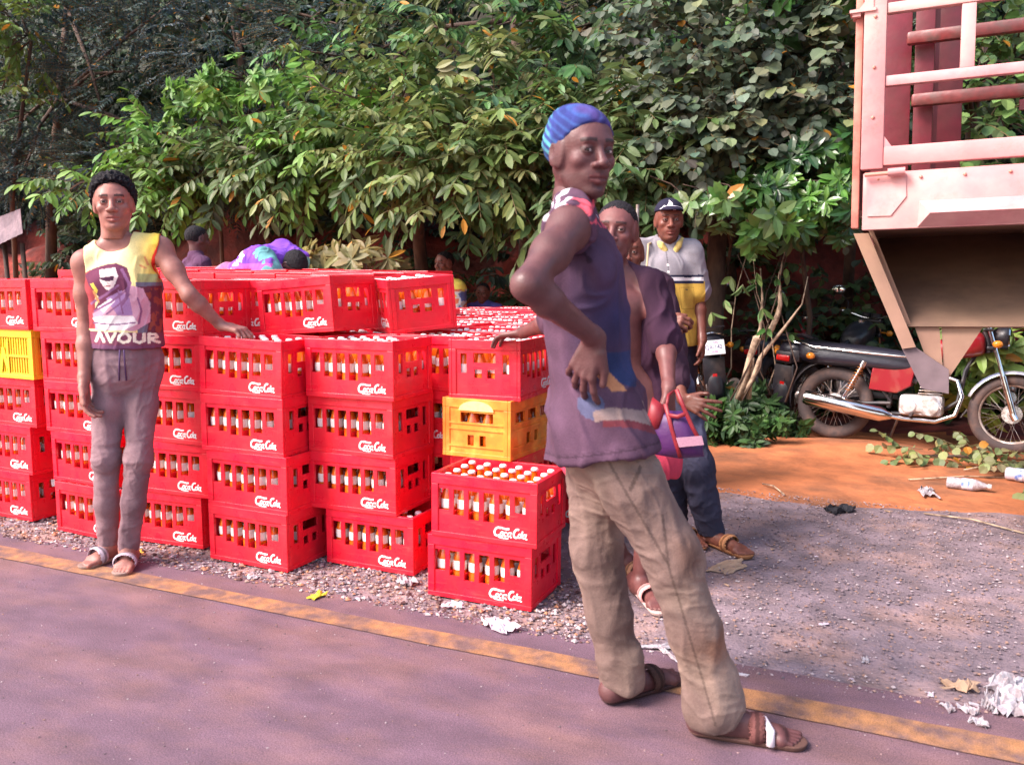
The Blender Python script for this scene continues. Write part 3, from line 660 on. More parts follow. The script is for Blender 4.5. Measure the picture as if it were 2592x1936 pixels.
def head_field(c, f, u, s=1., h=.0027, mouth=0., jaw=1., neck=None):
    r, f, u = frame(f, u); A = (r, f, u)
    def W(x, y, z): return c+s*(x*r+y*f+z*u)
    pad = .17*s; fd = Field(c-pad, c+pad, h)
    def E(x, y, z, R, k=.01, mode='u'): fd.ell(W(x, y, z), tuple(q*s for q in R), A, k*s, mode)
    def Cc(a, b, ra, rb, k=.01, mode='u', ax=None, fl=1.): fd.cap(W(*a), W(*b), ra*s, rb*s, k*s, ax, fl, mode)
    E(0, -.014, .030, (.0745, .094, .083)); E(0, .022, .028, (.068, .068, .070), .02)          # skull, forehead
    E(0, .028, -.045, (.0565*jaw, .056, .072), .03)                                             # face
    for q in (-1, 1):
        Cc((q*.048*jaw, .004, -.058), (q*.018, .060, -.097), .009, .012, .022)                 # jaw line
        E(q*.042, .060, -.022, (.020, .018, .016), .018)                                        # cheekbone
        E(q*.072, .0, .0, (.010, .03, .04), .015)
    E(0, .070, -.098, (.019, .017, .016), .018)                                                 # chin
    Cc((-.034, .080, .026), (.034, .080, .026), .010, .010, .016)                               # brow ridge
    E(0, .070, -.058, (.034, .019, .026), .018)                                                 # muzzle
    for q in (-1, 1): E(q*.031, .099, .003, (.0190, .022, .0140), .012, 's')                    # sockets
    for q in (-1, 1):
        e = lambda x, y, z: (q*(.031+x), y, z)
        E(q*.031, .0765, .003, (.0150, .0120, .0150), .004)
        E(q*.031, .0900, .0020, (.0130, .012, .0026), .002, 's')                                # opening between the lids
    Cc((0, .085, .012), (0, .104, -.028), .0078, .0125, .010)                                   # nose bridge
    E(0, .108, -.031, (.0125, .011, .0100), .008)
    for q in (-1, 1): E(q*.0165, .097, -.034, (.0100, .0115, .0082), .006)                      # wings
    for q in (-1, 1): E(q*.0070, .107, -.041, (.0040, .0050, .0035), .003, 's')
    zo = mouth*.006
    for q in (-1, 1):                                                                           # lips
        Cc((0, .0868, -.0600+zo*.4), (q*.0255, .0785, -.0640), .0068, .0046, .004)
        Cc((0, .0850, -.0745-zo), (q*.0235, .0775, -.0685-zo*.3), .0080, .0050, .004)
    for q in (-1, 1): Cc((0, .0935, -.0672-zo*.4), (q*.024, .0835, -.0668-zo*.3), .0024+zo*.7, .0018+zo*.4, .002, 's')
    E(0, .090, -.0870, (.016, .007, .004), .006, 's')
    for q in (-1, 1):                                                                           # ears
        E(q*.0790, -.012, -.004, (.0080, .0185, .0310), .004); E(q*.0875, -.009, .003, (.0070, .0115, .0200), .003, 's')
        E(q*.076, -.002, -.028, (.0065, .008, .010), .004)
    nk = c-u*.15*s-f*.03*s if neck is None else neck
    fd.cap(W(0, -.022, -.035), nk, .056*s, .056*s, .022*s)
    fd.cap(W(0, .035, -.075), nk+f*.02, .030*s, .045*s, .02*s)
    for q in (-1, 1): fd.cap(W(q*.050, -.03, -.04), nk+r*q*.01+f*.03, .013*s, .012*s, .02*s)
    fd.plane(c-u*.150*s, -u, .004)
    return fd, A, W
def localc(V, c, A, s): d = (V-c)/s; return d@A[0], d@A[1], d@A[2]
def skin_tint(V, base, c, A, s, brow=.18, beard=0., seed=0):
    x, y, z = localc(V, c, A, s); t = np.tile(np.array(base), (len(V), 1)); ax_ = np.abs(x)
    n = fnoise(V, 26, seed)*.06+fnoise(V, 90, seed+1, 2)*.04+1; t *= n[:, None]
    near = (np.abs(z) < .13) & (ax_ < .1) & (np.abs(y) < .14)
    lip = near & (y > .072) & (ax_ < .026) & (z > -.0835+ax_*.35) & (z < -.0525-ax_*.25)
    t[lip] = t[lip]*np.array([1.10, .82, .84])
    br = near & (y > .055) & (ax_ > .012) & (ax_ < .050) & (np.abs(z-(.0290-(ax_-.028)**2*7)) < .0048)
    t[br] *= brow
    eye = near & (y > .06) & (np.abs(ax_-.031) < .017) & (np.abs(z-.003) < .0085); t[eye] *= .55
    hi = near & (y > .05) & (z > -.05) & (z < .09); t[hi] *= 1.12  # front of the face tinted lighter as a painted highlight
    if beard: b = near & (y > .0) & (z < -.055) & ~lip; t[b] *= 1-beard
    return t
M_skin = mat('brown_skin', (1, 1, 1), .50, attr=True, spec=.42, bump=.45, bscale=170, bdist=.002, var=.16, nscale=9, rvar=.13)
M_cloth = mat('cloth', (1, 1, 1), .9, attr=True, spec=.2, bump=.45, bscale=230, bdist=.003, var=.13, nscale=5, grain=.10)
M_hair = mat('black_curly_hair', (.012, .009, .012), .8, spec=.3, bump=1., bscale=150, bdist=.01)
M_eyew = mat('eye_white', (.40, .32, .30), .25); M_iris = mat('dark_iris', (.015, .008, .005), .12)
def eyes(c, A, s, par, org, gaze=None):
    r, f, u = A; gz = nrm(f if gaze is None else gaze)
    for q in (-1, 1):
        p = c+s*(q*.031*r+.0748*f+.0026*u); b = MB(); b.sphere((0, 0, 0), .0122*s, 28, 0)
        o = raw('eye', np.array(b.v)+p-org, b.f, [M_eyew, M_iris], par, True)
        vv = np.array(b.v); fm = [1 if nrm(vv[list(q_)].mean(0))@gz > .83 else 0 for q_ in b.f]; o.data.polygons.foreach_set('material_index', np.array(fm, np.int32))
def emit(name, V, F, m, par, org, tint=None): return raw(name, V-org, F, m, par, True, tint)
def body(par, org, prims, hd, col, h=.005, seed=0, brow=.25, beard=0., mouth=0., jaw=1., neck=None, gaze=None, face=True, ghead=.0028):
    lo, hi = bounds(prims, .03); fd = Field(lo, hi, h); apply(fd, prims)
    c, f, u, s = hd; r_, f_, u_ = frame(f, u)
    fd.cap(neck+u_*.0, c-u_*.075*s-f_*.02*s, .054*s, .050*s, .02)
    V, F = fd.mesh(); h2, A, W = head_field(c, f, u, s, ghead, mouth, jaw, neck+(c-neck)*.15); V2, F2 = h2.mesh()
    V2 = smooth(V2, F2, 1, .35)
    Vt = np.concatenate([V, V2]); Ft = np.concatenate([F, F2+len(V)])
    t = skin_tint(Vt, col, c, A, s, brow, beard, seed)
    o = emit('body', Vt, Ft, M_skin, par, org, t)
    if face: eyes(c, A, s, par, org, gaze)
    return A, W
def folds(V, F, amp, sc, seed, dirn=(1, 1, 1), mask=None):
    N = vnormals(V, F); q = V*np.array(dirn); q = q+.035*np.stack([fnoise(V, 9, seed+k, 1) for k in range(3)], -1); n = fnoise(q, sc, seed, 2); n2 = fnoise(q, sc*2.1, seed+5, 2)
    d = amp*(1.4*np.exp(-(n/.30)**2)-.5)+amp*.5*(1.4*np.exp(-(n2/.26)**2)-.45)
    if mask is not None: d = d*mask
    return V+N*d[:, None]
def garm_folds(V, F, long_amp, ring_amp, zs, seed):
    V = folds(V, F, long_amp, 8, seed, (1.5, 1.5, .40)); m = sum(np.exp(-((V[:, 2]-z)/w_)**2) for z, w_ in zs)
    V = folds(V, F, ring_amp, 11, seed+3, (.9, .9, 1.9), np.clip(m, 0, 1.2)); return folds(V, F, .0007, 34, seed+9, (1, 1, .7))
def garment(name, par, org, prims, off, cuts, tint, h=.0042, amp=.004, fs=14, seed=0, dirn=(1, 1, 1), k=None, subs=(), m=None, sm=1, mask=None, post=None, neg=()):
    lo, hi = bounds(prims, .03+off); fd = Field(lo, hi, h); apply(fd, prims, off, k)
    for p, n in cuts: fd.plane(p, n, .003)
    for p in subs: apply(fd, [p], 0, None, 's')
    for p in neg: apply(fd, [p], 0, None, 'u')
    V, F = fd.mesh(); V = smooth(V, F, sm, .5)
    if callable(amp): V = amp(V, F)
    elif amp: V = folds(V, F, amp, fs, seed, dirn, mask(V) if mask else None)
    if post: V = post(V)
    t = tint(V) if callable(tint) else np.tile(np.array(tint), (len(V), 1))*(1+.10*fnoise(V, 22, seed+3)[:, None])
    return emit(name, V, F, m or M_cloth, par, org, t)
def inpoly(x, y, poly):
    r = np.zeros(len(x), bool); n = len(poly)
    for i in range(n):
        (x1, y1), (x2, y2) = poly[i], poly[(i+1) % n]
        c = ((y1 > y) != (y2 > y)) & (x < (x2-x1)*(y-y1)/(y2-y1+1e-12)+x1); r ^= c
    return r
def stroke(x, y, pts, w):
    d = np.full(len(x), 1e9)
    for a, b in zip(pts[:-1], pts[1:]):
        a = np.array(a); b = np.array(b); ba = b-a; t = np.clip(((x-a[0])*ba[0]+(y-a[1])*ba[1])/(ba@ba+1e-12), 0, 1)
        d = np.minimum(d, np.hypot(x-a[0]-t*ba[0], y-a[1]-t*ba[1]))
    return d < w
def sandal(par, org, ft, col, strap, h=.003, name='sandal'):
    d, sd, heel, tip = ft; g0 = .001+org[2]
    a = heel*1.; b = tip*1.; zb = min(a[2], b[2])-.040
    pts = [('c', a, b-d*.02, .036, .044, .02)]; lo, hi = bounds(pts, .03); fd = Field(lo, hi, h); apply(fd, pts)
    z = zb+.026; fd.plane((0, 0, max(z, .026)), (0, 0, 1)); fd.plane((0, 0, .0095), (0, 0, -1)); V, F = fd.mesh()
    o = emit(name, V, F, M_cloth, par, org, np.tile(np.array(col), (len(V), 1))*(1+.15*fnoise(V, 30, 2)[:, None]))
    mid = heel*.42+tip*.58; mid[2] = heel[2]
    pr = [('c', mid-d*.03, mid+d*.03, .048, .040, .01)]; lo, hi = bounds(pr, .02); fd = Field(lo, hi, h)
    fd.ell(mid+V3(0, 0, .004), (.044, .052, .042), (d, sd, V3(0, 0, 1)), 0); fd.ell(mid+V3(0, 0, .004), (.060, .047, .037), (d, sd, V3(0, 0, 1)), 0, 's')
    fd.plane((0, 0, .014), (0, 0, -1)); fd.plane(mid+d*.030, d); fd.plane(mid-d*.030, -d); V, F = fd.mesh()
    x = (V-mid)@d; t = np.tile(np.array(strap), (len(V), 1)); t[np.abs(x) < .006] *= .45
    raw('strap', V-org, F, M_cloth, o, True, t)
def trouser_prims(J, g=1., ankle=.06, knee=.075, thigh=.095, S='LR', low=.0, hg=1.):
    pr = []
    hm = (J['hipL']+J['hipR'])/2; up = nrm((J['shL']+J['shR'])/2-hm); rp = nrm(J['hipR']-J['hipL']); rp = nrm(rp-up*(rp@up)); A = (rp, np.cross(up, rp), up)
    pr.append(('e', hm+up*.02, (.158*hg, .122*hg, .15), A, .05))
    pr.append(('e', hm-up*.05, (.150*hg, .12*hg, .11), A, .05))
    for s in S:
        a, b, c = J['hip'+s], J['kn'+s], J['an'+s]; e = c+(b-c)*low; m = a+(b-a)*.45
        pr += [('c', a, m, thigh*g, (thigh*.5+knee*.5)*g*1.03, .035), ('c', m, b, (thigh*.5+knee*.5)*g*1.03, knee*g, .03), ('c', b, b+(e-b)*.5, knee*g, (knee*.45+ankle*.55)*g, .03), ('c', b+(e-b)*.5, e, (knee*.45+ankle*.55)*g, ankle*g, .03)]
    return pr
# ================================================================== the people: joints as world points
def up_from(a, d): return a+np.array(d, float)
def ang(deg, z=0.): return nrm((math.cos(math.radians(deg)), math.sin(math.radians(deg)), z))
def pose(**k): return {q: np.array(v, float) for q, v in k.items()}
# the walking man in the middle
shR = P(1440, 580, 2.07)
JM = pose(shR=shR, shL=shR+V3(-.10, .34, .015), neck=P(1452, 514, 2.23), elR=P(1334, 722, 1.87), wrR=P(1508, 856, 2.09),
          elL=shR+V3(-.06, .37, -.27), wrL=shR+V3(.04, .36, -.50), hipR=P(1516, 1085, 2.24), hipL=P(1516, 1085, 2.24)+V3(-.045, .165, .015),
          knL=P(1508, 1385, 2.43), anL=P(1575, 1722, 2.45), knR=P(1700, 1405, 2.28), anR=P(1812, 1785, 2.35))
# the leaning man at the left
JL = pose(shR=P(214, 668, 2.66), shL=P(408, 634, 2.86), neck=P(292, 622, 2.77), elR=P(218, 838, 2.66), wrR=P(212, 962, 2.60), elL=P(480, 748, 2.86), wrL=P(560, 824, 2.98),
          hipR=P(278, 918, 2.72), hipL=P(364, 914, 2.84), knR=P(268, 1162, 2.68), knL=P(352, 1160, 2.74), anR=P(275, 1378, 2.74), anL=P(324, 1384, 2.72))
# the man in the open shirt behind the walking man
JO = pose(shR=P(1452, 722, 3.28), shL=P(1640, 722, 3.42), neck=P(1545, 682, 3.38), elR=P(1400, 812, 3.08), wrR=P(1322, 842, 3.24), elL=P(1684, 862, 3.36), wrL=P(1693, 985, 3.18),
          hipR=P(1535, 1000, 3.40), hipL=P(1640, 1000, 3.46), knR=P(1480, 1225, 3.28), knL=P(1650, 1225, 3.36), anR=P(1582, 1420, 3.56), anL=P(1618, 1476, 3.34))
# the bald man behind him
JB = pose(shR=P(1520, 722, 4.12), shL=P(1668, 728, 4.2), neck=P(1592, 700, 4.15), elR=P(1590, 850, 3.95), wrR=P(1672, 815, 3.85), elL=P(1700, 880, 4.1), wrL=P(1728, 1012, 3.88),
          hipR=P(1625, 975, 4.18), hipL=P(1700, 975, 4.24), knR=P(1690, 1180, 4.02), knL=P(1762, 1180, 4.02), anR=P(1710, 1335, 4.2), anL=P(1800, 1348, 4.12))
# the man in the polo shirt
JP = pose(shR=P(1614, 640, 5.14), shL=P(1748, 644, 5.28), neck=P(1690, 622, 5.24), elR=P(1606, 756, 5.1), wrR=P(1640, 855, 4.95), elL=P(1768, 756, 5.3), wrL=P(1778, 862, 5.2),
          hipR=P(1660, 850, 5.2), hipL=P(1722, 852, 5.24), knR=P(1655, 1020, 5.15), knL=P(1725, 1022, 5.2), anR=P(1655, 1185, 5.3), anL=P(1728, 1190, 5.3))
def person(loc, label, group=None):
    o = empty('person', tuple(loc)); tag(o, label, 'person', group); return o, np.array(loc, float)
def noise_tint(base, amp=.12, sc=14, seed=0, second=None, lo=.1):
    def f(V):
        n = fnoise(V, sc, seed); t = np.tile(np.array(base), (len(V), 1))*(1+amp*n[:, None])
        if second is not None: m = np.clip((fnoise(V, sc*.35, seed+9)-lo)*3, 0, 1)[:, None]; t = t*(1-m)+np.array(second)*m
        return t
    return f
def hair(par, org, c, A, s, top=.012, front=.062, vol=(0, 0, 0), h=.003, amp=.003, low=-.045, col=None, mt=None, side=.72, fs=60):
    r, f, u = A; W = lambda x, y, z: c+s*(x*r+y*f+z*u)
    fd = Field(c-.17*s, c+.17*s, h)
    fd.ell(W(0, -.016-vol[1], .032+vol[2]), ((.0745+top+vol[0])*s, (.094+top)*s, (.083+top)*s), A, 0); fd.ell(W(0, .018, .030+vol[2]), ((.066+top)*s, (.064+top)*s, (.070+top)*s), A, .01)
    fd.plane(W(0, .050, front), (f*side-u*(1-side)*2.2), .006); fd.plane(W(0, 0, low), -u-f*.35, .006)
    V, F = fd.mesh(); V = folds(V, F, amp, fs, 3)
    return emit('hair', V, F, mt or M_hair, par, org)
# ------------------------------------------------------------------ 1  walking man in the blue head wrap
par, org = person(G(1700, 1840), 'walking man with blue head wrap, dark purple sleeveless shirt and khaki trousers, hand on hip')
tr, K = torso(JM, .88); hf = ang(-38, -.03); c1 = P(1472, 392, 2.2); s1 = 1.0
fR, FR_ = foot(JM['anR'], G(1975, 1862, .032)); fL, FL_ = foot(JM['anL'], JM['anL']*V3(1, 1, 0)+V3(.10, .155, .032))
hd = hand(JM['wrR'], (-.42, .02, -1), (0.1, 1, 0), (1, 0, .2), (22, 26, 30, 32), 15, (30, 5), 1.12)
hd2 = hand(JM['wrL'], (.2, -.1, -1), (-1, 0, 0), (0, 0, 1), (30, 30, 30, 30), 5)
pr = tr+arm(JM, 'R', .98)+arm(JM, 'L', .95)+leg(JM, 'R')+leg(JM, 'L')+fR+fL+hd+hd2
A1, W1 = body(par, org, pr, (c1, hf, V3(-.04, .04, 1), s1), (.105, .040, .040), .0042, 1, .3, .18, 0, 1.03, JM['neck'], gaze=nrm(V3(0, 0, 1.3)-c1), ghead=.0026)
# head wrap
r_, f_, u_ = A1; fd = Field(c1-.2, c1+.2, .003); W = lambda x, y, z: c1+s1*(x*r_+y*f_+z*u_)
fd.ell(W(0, -.016, .040), (.0840*s1, .105*s1, .086*s1), A1, 0); fd.ell(W(0, -.075, .034), (.060*s1, .052*s1, .058*s1), A1, .03); fd.ell(W(0, -.045, .090), (.058*s1, .062*s1, .034*s1), A1, .03)
fd.plane(W(0, .060, .058), nrm(f_*.66-u_*.75), .008); fd.plane(W(0, -.06, -.052), nrm(-u_-f_*.1), .008)
V, F = fd.mesh(); V = smooth(V, F, 1); x, y, z = localc(V, c1, A1, s1)
N = vnormals(V, F); q = z*1.0+y*.55+.02*np.sin(x*30); V = V+N*(.0018*np.abs(np.sin(q*120+1.2*np.sin(y*22)))+.002*fnoise(V, 30, 4))[:, None]
st = np.sin(q*280+2*np.sin(x*18)+1.5*fnoise(V, 12, 8)); bl_ = lambda a, b, k: a*(1-k[:, None])+np.array(b)*k[:, None]
t = np.tile(V3(.030, .040, .17), (len(V), 1)); t = bl_(t, (.05, .12, .34), np.clip(st, 0, 1)*.45); t = bl_(t, (.10, .38, .42), np.clip((fnoise(V, 10, 12)-.0)*2.0, 0, 1)*np.clip(.6+st, 0, 1)*.8); t = bl_(t, (.09, .05, .2), np.clip((fnoise(V, 13, 15)-.2)*3, 0, 1)*.7); t *= (1+.2*fnoise(V, 60, 3))[:, None]
emit('head_wrap', V, F, M_cloth, par, org, t)
# shirt
up = K['up']; rc = K['rc']; fc1 = K['fc']
spr = tr+[('c', K['shm']-up*.16, K['hpm']-fc1*.02+up*.0, .082, .104, .05, rc, 1.45), ('c', K['hpm']-fc1*.02+up*.0, K['hpm']-fc1*.04-up*.12, .108, .130, .04, rc, 1.35), ('c', JM['hipR']+V3(0, 0, .02), JM['hipR']*.78+JM['knR']*.22, .112, .118, .04), ('c', JM['hipL']+V3(0, 0, .02), JM['hipL']*.8+JM['knL']*.2, .110, .114, .04)]
def tintM(V):
    n = fnoise(V, 5, 3); t = np.tile(V3(.090, .045, .075), (len(V), 1)); m = np.clip((V[:, 0]+.78+.15*n)*5, 0, 1)[:, None]*np.clip((V[:, 2]-.95)*4, 0, 1)[:, None]; t = t*(1-m)+V3(.035, .030, .085)*m  # lit mauve back and hem, shaded navy front, put into the colour
    x = (V-JM['hipR'])@fc1+.15; z = V[:, 2]; near = V[:, 1] < 2.36
    u = (V[:, 0]+.60)/.5; 
    bl = near & (x > .13) & (z > .93+.10*np.sin(x*9)) & (z < 1.10); t[bl] = (.028, .040, .110)
    wv = near & (np.hypot(x-.145, z-.965) < .035); t[wv] = (.09, .09, .16)
    bg_ = near & (x > .15) & (np.abs(z-(.945-(x-.2)**2*3)) < .014); t[bg_] = (.27, .185, .17)
    rd = near & (x > .17) & (np.abs(z-(.922-(x-.2)**2*3)) < .009); t[rd] = (.16, .035, .045)
    org_ = near & (np.abs(x-.19-(1.04-z)*.8) < .02) & (z > 1.0) & (z < 1.06); t[org_] = (.45, .2, .1)
    top = z > 1.43; s = np.sin((V[:, 0]*.6-V[:, 1]*1.2+z*1.4)*120); tp = top & (V[:, 1] < 2.30) & (V[:, 0] < shR[0]+.07)
    t[tp & (s > .1)] = (.60, .55, .62); t[tp & (s > .1) & (V[:, 0] > -.79)] = (.62, .09, .13)
    hm_ = V[:, 2]-(.945+.18*V[:, 0]); t[np.abs(hm_-.024) < .0028] *= .6; t[np.abs(hm_-.031) < .0018] *= .8
    am_ = np.linalg.norm((V-JM['shR']-rc*.060+up*.035)/np.array([1, 1, 1.2]), axis=1); t[np.abs(am_-.103) < .0035] *= .55
    t = t*(1+.14*fnoise(V*np.array([1, 1, .45]), 14, 31)[:, None])
    return t*(1+.12*fnoise(V, 30, 4))[:, None]
sub = [('e', JM['shR']+rc*.060-up*.035, (.070, .090, .115), (rc, fc1, up), .02), ('e', JM['shL']-rc*.060-up*.035, (.070, .09, .115), (rc, fc1, up), .02), ('e', JM['neck']+up*.05+fc1*.01, (.083, .088, .08), (rc, fc1, up), .01)]
garment('sleeveless_shirt', par, org, spr, .013, [((0, 0, .945), (.18, 0, -1))], tintM, .0042, .0085, 7, 2, (1.2, 1.2, .8), subs=sub, sm=2)
trm = trouser_prims(JM, 1.0, .064, .076, .098, hg=1.0)+[('c', K['hpm']-up*.12, K['hpm']-up*.22, .115, .06, .05)]
trm += [('c', JM['anR']+V3(-.012, 0, .075), JM['anR']+V3(-.010, 0, .0), .072, .082, .03), ('c', JM['anL']+V3(0, 0, .07), JM['anL']+V3(0, 0, .01), .066, .064, .03)]
def tintTM(V):
    t = noise_tint((.27, .185, .15), .2, 10, 4, (.17, .11, .095), .0)(V); t = t*(1+.16*fnoise(V*np.array([1.5, 1.5, .3]), 16, 21)[:, None])
    for S, sg in (('R', -1), ('L', 1)):
        for a_, b_ in ((JM['hip'+S], JM['kn'+S]), (JM['kn'+S], JM['an'+S])):
            ba = b_-a_; q = ((V-a_)@ba)/(ba@ba); c_ = V-a_-np.clip(q, 0, 1)[:, None]*ba; s_ = c_@fc1; o_ = -sg*(c_@V3(0, -1, 0))
            t[(q > -.3) & (q < 1.02) & (np.abs(s_+.01) < .0032) & (c_@V3(0, sg, 0) > .02)] *= .62
            if S == 'R' and a_ is JM['hipR']:
                t[(c_@V3(0, sg, 0) > .01) & stroke(s_, V[:, 2], [(.0, .74), (.05, .80)], .0035)] *= .55; k_ = (np.exp(-(np.hypot((s_-.05)/1., (V[:, 2]-.56)/1.6)/.035)**2)*(c_@V3(0, sg, 0) > .0))[:, None]; t = t*(1-k_)+t*np.array([.75, .62, .55])*k_
    k_ = (np.exp(-(np.linalg.norm(V-JM['anR']-V3(0, -.05, .20), axis=1)/.07)**2)*np.clip(.6+fnoise(V, 20, 2), 0, 1))[:, None]; t = t*(1-k_)+t*np.array([.8, .55, .42])*k_
    return np.clip(t, .01, .9)
def maskT(V): return .7+1.5*np.clip((.40-V[:, 2])*2.5, 0, 1)
garment('trousers', par, org, trm, 0, [((0, 0, .045), (0, 0, -1)), ((0, 0, .955), (0, 0, 1))], tintTM, .0042, lambda V, F: garm_folds(V, F, .0038, .0034, ((.50, .16), (.12, .12), (.80, .10)), 7), 7.5, 7, (1.3, 1.3, 1.0), sm=1, subs=[('c', JM['anL']+V3(-.02, -.06, -.06), JM['anL']+V3(-.02, -.16, -.03), .05, .05, .02)])
sandal(par, org, FR_, (.11, .055, .045), (.16, .06, .055)); sandal(par, org, FL_, (.06, .03, .03), (.07, .035, .03))
# pale cross strap on the near sandal
d_, sd_, he_, ti_ = FR_; b = MB(); mid = he_*.40+ti_*.60
b.tube([mid-sd_*.050+V3(0, 0, -.012)-d_*.02, mid-sd_*.032+V3(0, 0, .030), mid+V3(0, 0, .045)+d_*.01, mid+sd_*.034+V3(0, 0, .026)+d_*.03, mid+sd_*.046+V3(0, 0, -.012)+d_*.03], .012, 8, flat=((0, 0, 1), .35))
raw('strap', np.array(b.v)-org, b.f, mat('pale_strap', (.72, .62, .66), .6), par, True)
# ------------------------------------------------------------------ 2  leaning man in the printed tank top
par, org = person(G(280, 1425), 'lean man in a yellow printed tank top resting one hand on the crates')
tr, K = torso(JL, .93); up = K['up']; rc = K['rc']; fl_ = K['fc']; c2 = P(288, 517, 2.75); f2 = ang(-47, .02)
fR, FR_ = foot(JL['anR'], G(238, 1418, .032)); fL, FL_ = foot(JL['anL'], G(314, 1434, .032))
hd = hand(JL['wrL'], (.86, .20, -.18), (.05, .1, -1), (.3, 1, 0), (44, 50, 52, 50), 10, (30, 10), 1.12); hd2 = hand(JL['wrR'], (.10, -.05, -1), -rc+.2*fl_, fl_, (26, 32, 36, 40), 6, (32, 10), 1.12)
pr = tr+arm(JL, 'R', .90)+arm(JL, 'L', .90)+leg(JL, 'R', .66)+leg(JL, 'L', .66)+fR+fL+hd+hd2
A2, W2 = body(par, org, pr, (c2, f2, V3(-.05, 0, 1), 1.0), (.30, .120, .095), .0042, 4, .22, 0, .25, .97, JL['neck'], gaze=nrm(V3(0, 0, 1.3)-c2))
hair(par, org, c2, A2, 1.0, .017, .062, (.001, .0, .010), amp=.0060, side=.74, fs=95)
def tintL(V):
    d = V-K['shm']; zx = 895-(d@rc)*1600; zy = 590+(1.41-V[:, 2])*1830; fr = (d@fl_) > -.02
    t = np.tile(V3(.80, .70, .36), (len(V), 1)); m = np.clip((zx-930)/180, 0, 1)[:, None]; t = t*(1-m)+V3(.80, .52, .07)*m
    t[(zy > 770) & (zx > 1000)] = (.42, .40, .16); t[(zy > 835) & (zx > 990)] = (.17, .15, .20)
    def pol(p, c): t[fr & inpoly(zx, zy, p)] = c
    pol([(1000, 870), (1180, 862), (1200, 1300), (1040, 1290), (1080, 1000)], (.15, .035, .055))
    sp = fr & (zx > 1040) & (zy > 880) & (fnoise(V, 60, 3) > .3); t[sp] = (.30, .07, .05)
    pol([(620, 800), (700, 740), (730, 900), (720, 1200), (560, 1200)], (.36, .06, .07))
    pol([(665, 780), (720, 730), (800, 700), (870, 688), (935, 722), (960, 810), (952, 900), (905, 990), (830, 1040), (760, 1080), (715, 1060), (760, 960), (720, 900), (690, 860)], (.15, .04, .08))
    pol([(762, 740), (862, 722), (882, 790), (862, 850), (835, 905), (800, 890), (768, 830)], (.86, .70, .66))
    pol([(762, 802), (858, 784), (852, 822), (812, 830), (775, 818)], (.07, .02, .05)); pol([(700, 850), (722, 842), (752, 900), (738, 925)], (.8, .6, .1))
    pol([(705, 1080), (790, 1000), (880, 930), (960, 860), (1035, 885), (1075, 1000), (1070, 1150), (980, 1215), (720, 1205)], (.62, .33, .42))
    pol([(800, 960), (900, 900), (950, 960), (965, 1090), (870, 1090)], (.38, .22, .42)); pol([(740, 1030), (830, 960), (860, 980), (780, 1070)], (.85, .78, .78))
    pol([(703, 1112), (790, 1092), (968, 1098), (1000, 1160), (900, 1212), (740, 1200)], (.86, .78, .76))
    for l, w__ in (([(700, 1000), (800, 930), (880, 860)], 9), ([(720, 1060), (830, 990), (930, 900), (960, 840)], 8), ([(800, 1080), (880, 1010), (950, 930)], 6), ([(905, 740), (950, 850), (930, 960), (900, 1010)], 10), ([(880, 900), (905, 1080)], 5), ([(710, 1150), (850, 1165), (980, 1150)], 5), ([(1000, 960), (1020, 1060), (1000, 1160)], 6)): t[fr & stroke(zx, zy, l, w__)] = (.28, .12, .24)
    t[fr & stroke(zx, zy, [(798, 868), (832, 862)], 5)] = (.35, .12, .14); t[fr & stroke(zx, zy, [(812, 835), (822, 850)], 4)] = (.6, .4, .38)
    for l in ([(720, 905), (750, 985)], [(1040, 640), (1060, 700)], [(1015, 705), (1050, 725)]): t[fr & stroke(zx, zy, l, 7)] = (.70, .30, .12)
    lw = zy > 1214+(zx-700)*.06; t[lw] = (.20, .06, .10)
    yy_ = zy-(zx-700)*.06
    L_ = [[(722, 1290), (748, 1222), (776, 1290)], [(792, 1222), (820, 1292), (852, 1222)], [(908, 1222), (878, 1240), (872, 1272), (900, 1292), (935, 1282), (945, 1250), (928, 1226), (908, 1222)], [(972, 1222), (972, 1278), (1000, 1292), (1030, 1278), (1030, 1222)], [(1060, 1292), (1060, 1224), (1100, 1226), (1108, 1250), (1062, 1262), (1120, 1292)]]
    for l in L_: t[fr & stroke(zx, yy_, l, 10.5)] = (.86, .76, .60)
    t[yy_ > 1318] = (.17, .07, .13)
    tr_ = (np.abs(np.linalg.norm((V-JL['shL']+rc*.050+up*.03)/np.array([1, 1, 1.25]), axis=1)-.088) < .008) | ((np.linalg.norm(V-JL['neck']-up*.03, axis=1) < .088) & (zx > 930))
    t[tr_] = (.75, .04, .03)
    return t
sub = [('e', JL['shR']+rc*.050-up*.02, (.075, .095, .120), (rc, fl_, up), .01), ('e', JL['shL']-rc*.050-up*.02, (.075, .095, .120), (rc, fl_, up), .01), ('e', JL['neck']+up*.035+fl_*.025, (.078, .085, .078), (rc, fl_, up), .008)]
garment('tank_top', par, org, tr+[('c', K['shm']-up*.15, K['hpm']+up*.10, .100, .103, .05, rc, 1.33)], .009, [((0, 0, .990), (0, 0, -1))], tintL, .0032, .0035, 10, 5, (1, 1, .6), subs=sub)
garment('trousers', par, org, trouser_prims(JL, .93, .044, .058, .076, hg=.93), .002, [((0, 0, .085), (0, 0, -1)), ((0, 0, .992), (0, 0, 1))], noise_tint((.24, .145, .16), .16, 14, 9, (.17, .10, .115), .1), .0040, lambda V, F: garm_folds(V, F, .0030, .0030, ((.50, .14), (.13, .10), (.88, .08)), 3), 9, 3)
b = MB(); wp = K['hpm']+up*.075+fl_*.128
for q in (-.006, .010): b.tube([wp+rc*q, wp+rc*q*1.3-up*.05+fl_*.004, wp+rc*q*1.8-up*.135-fl_*.002], .0035, 6)
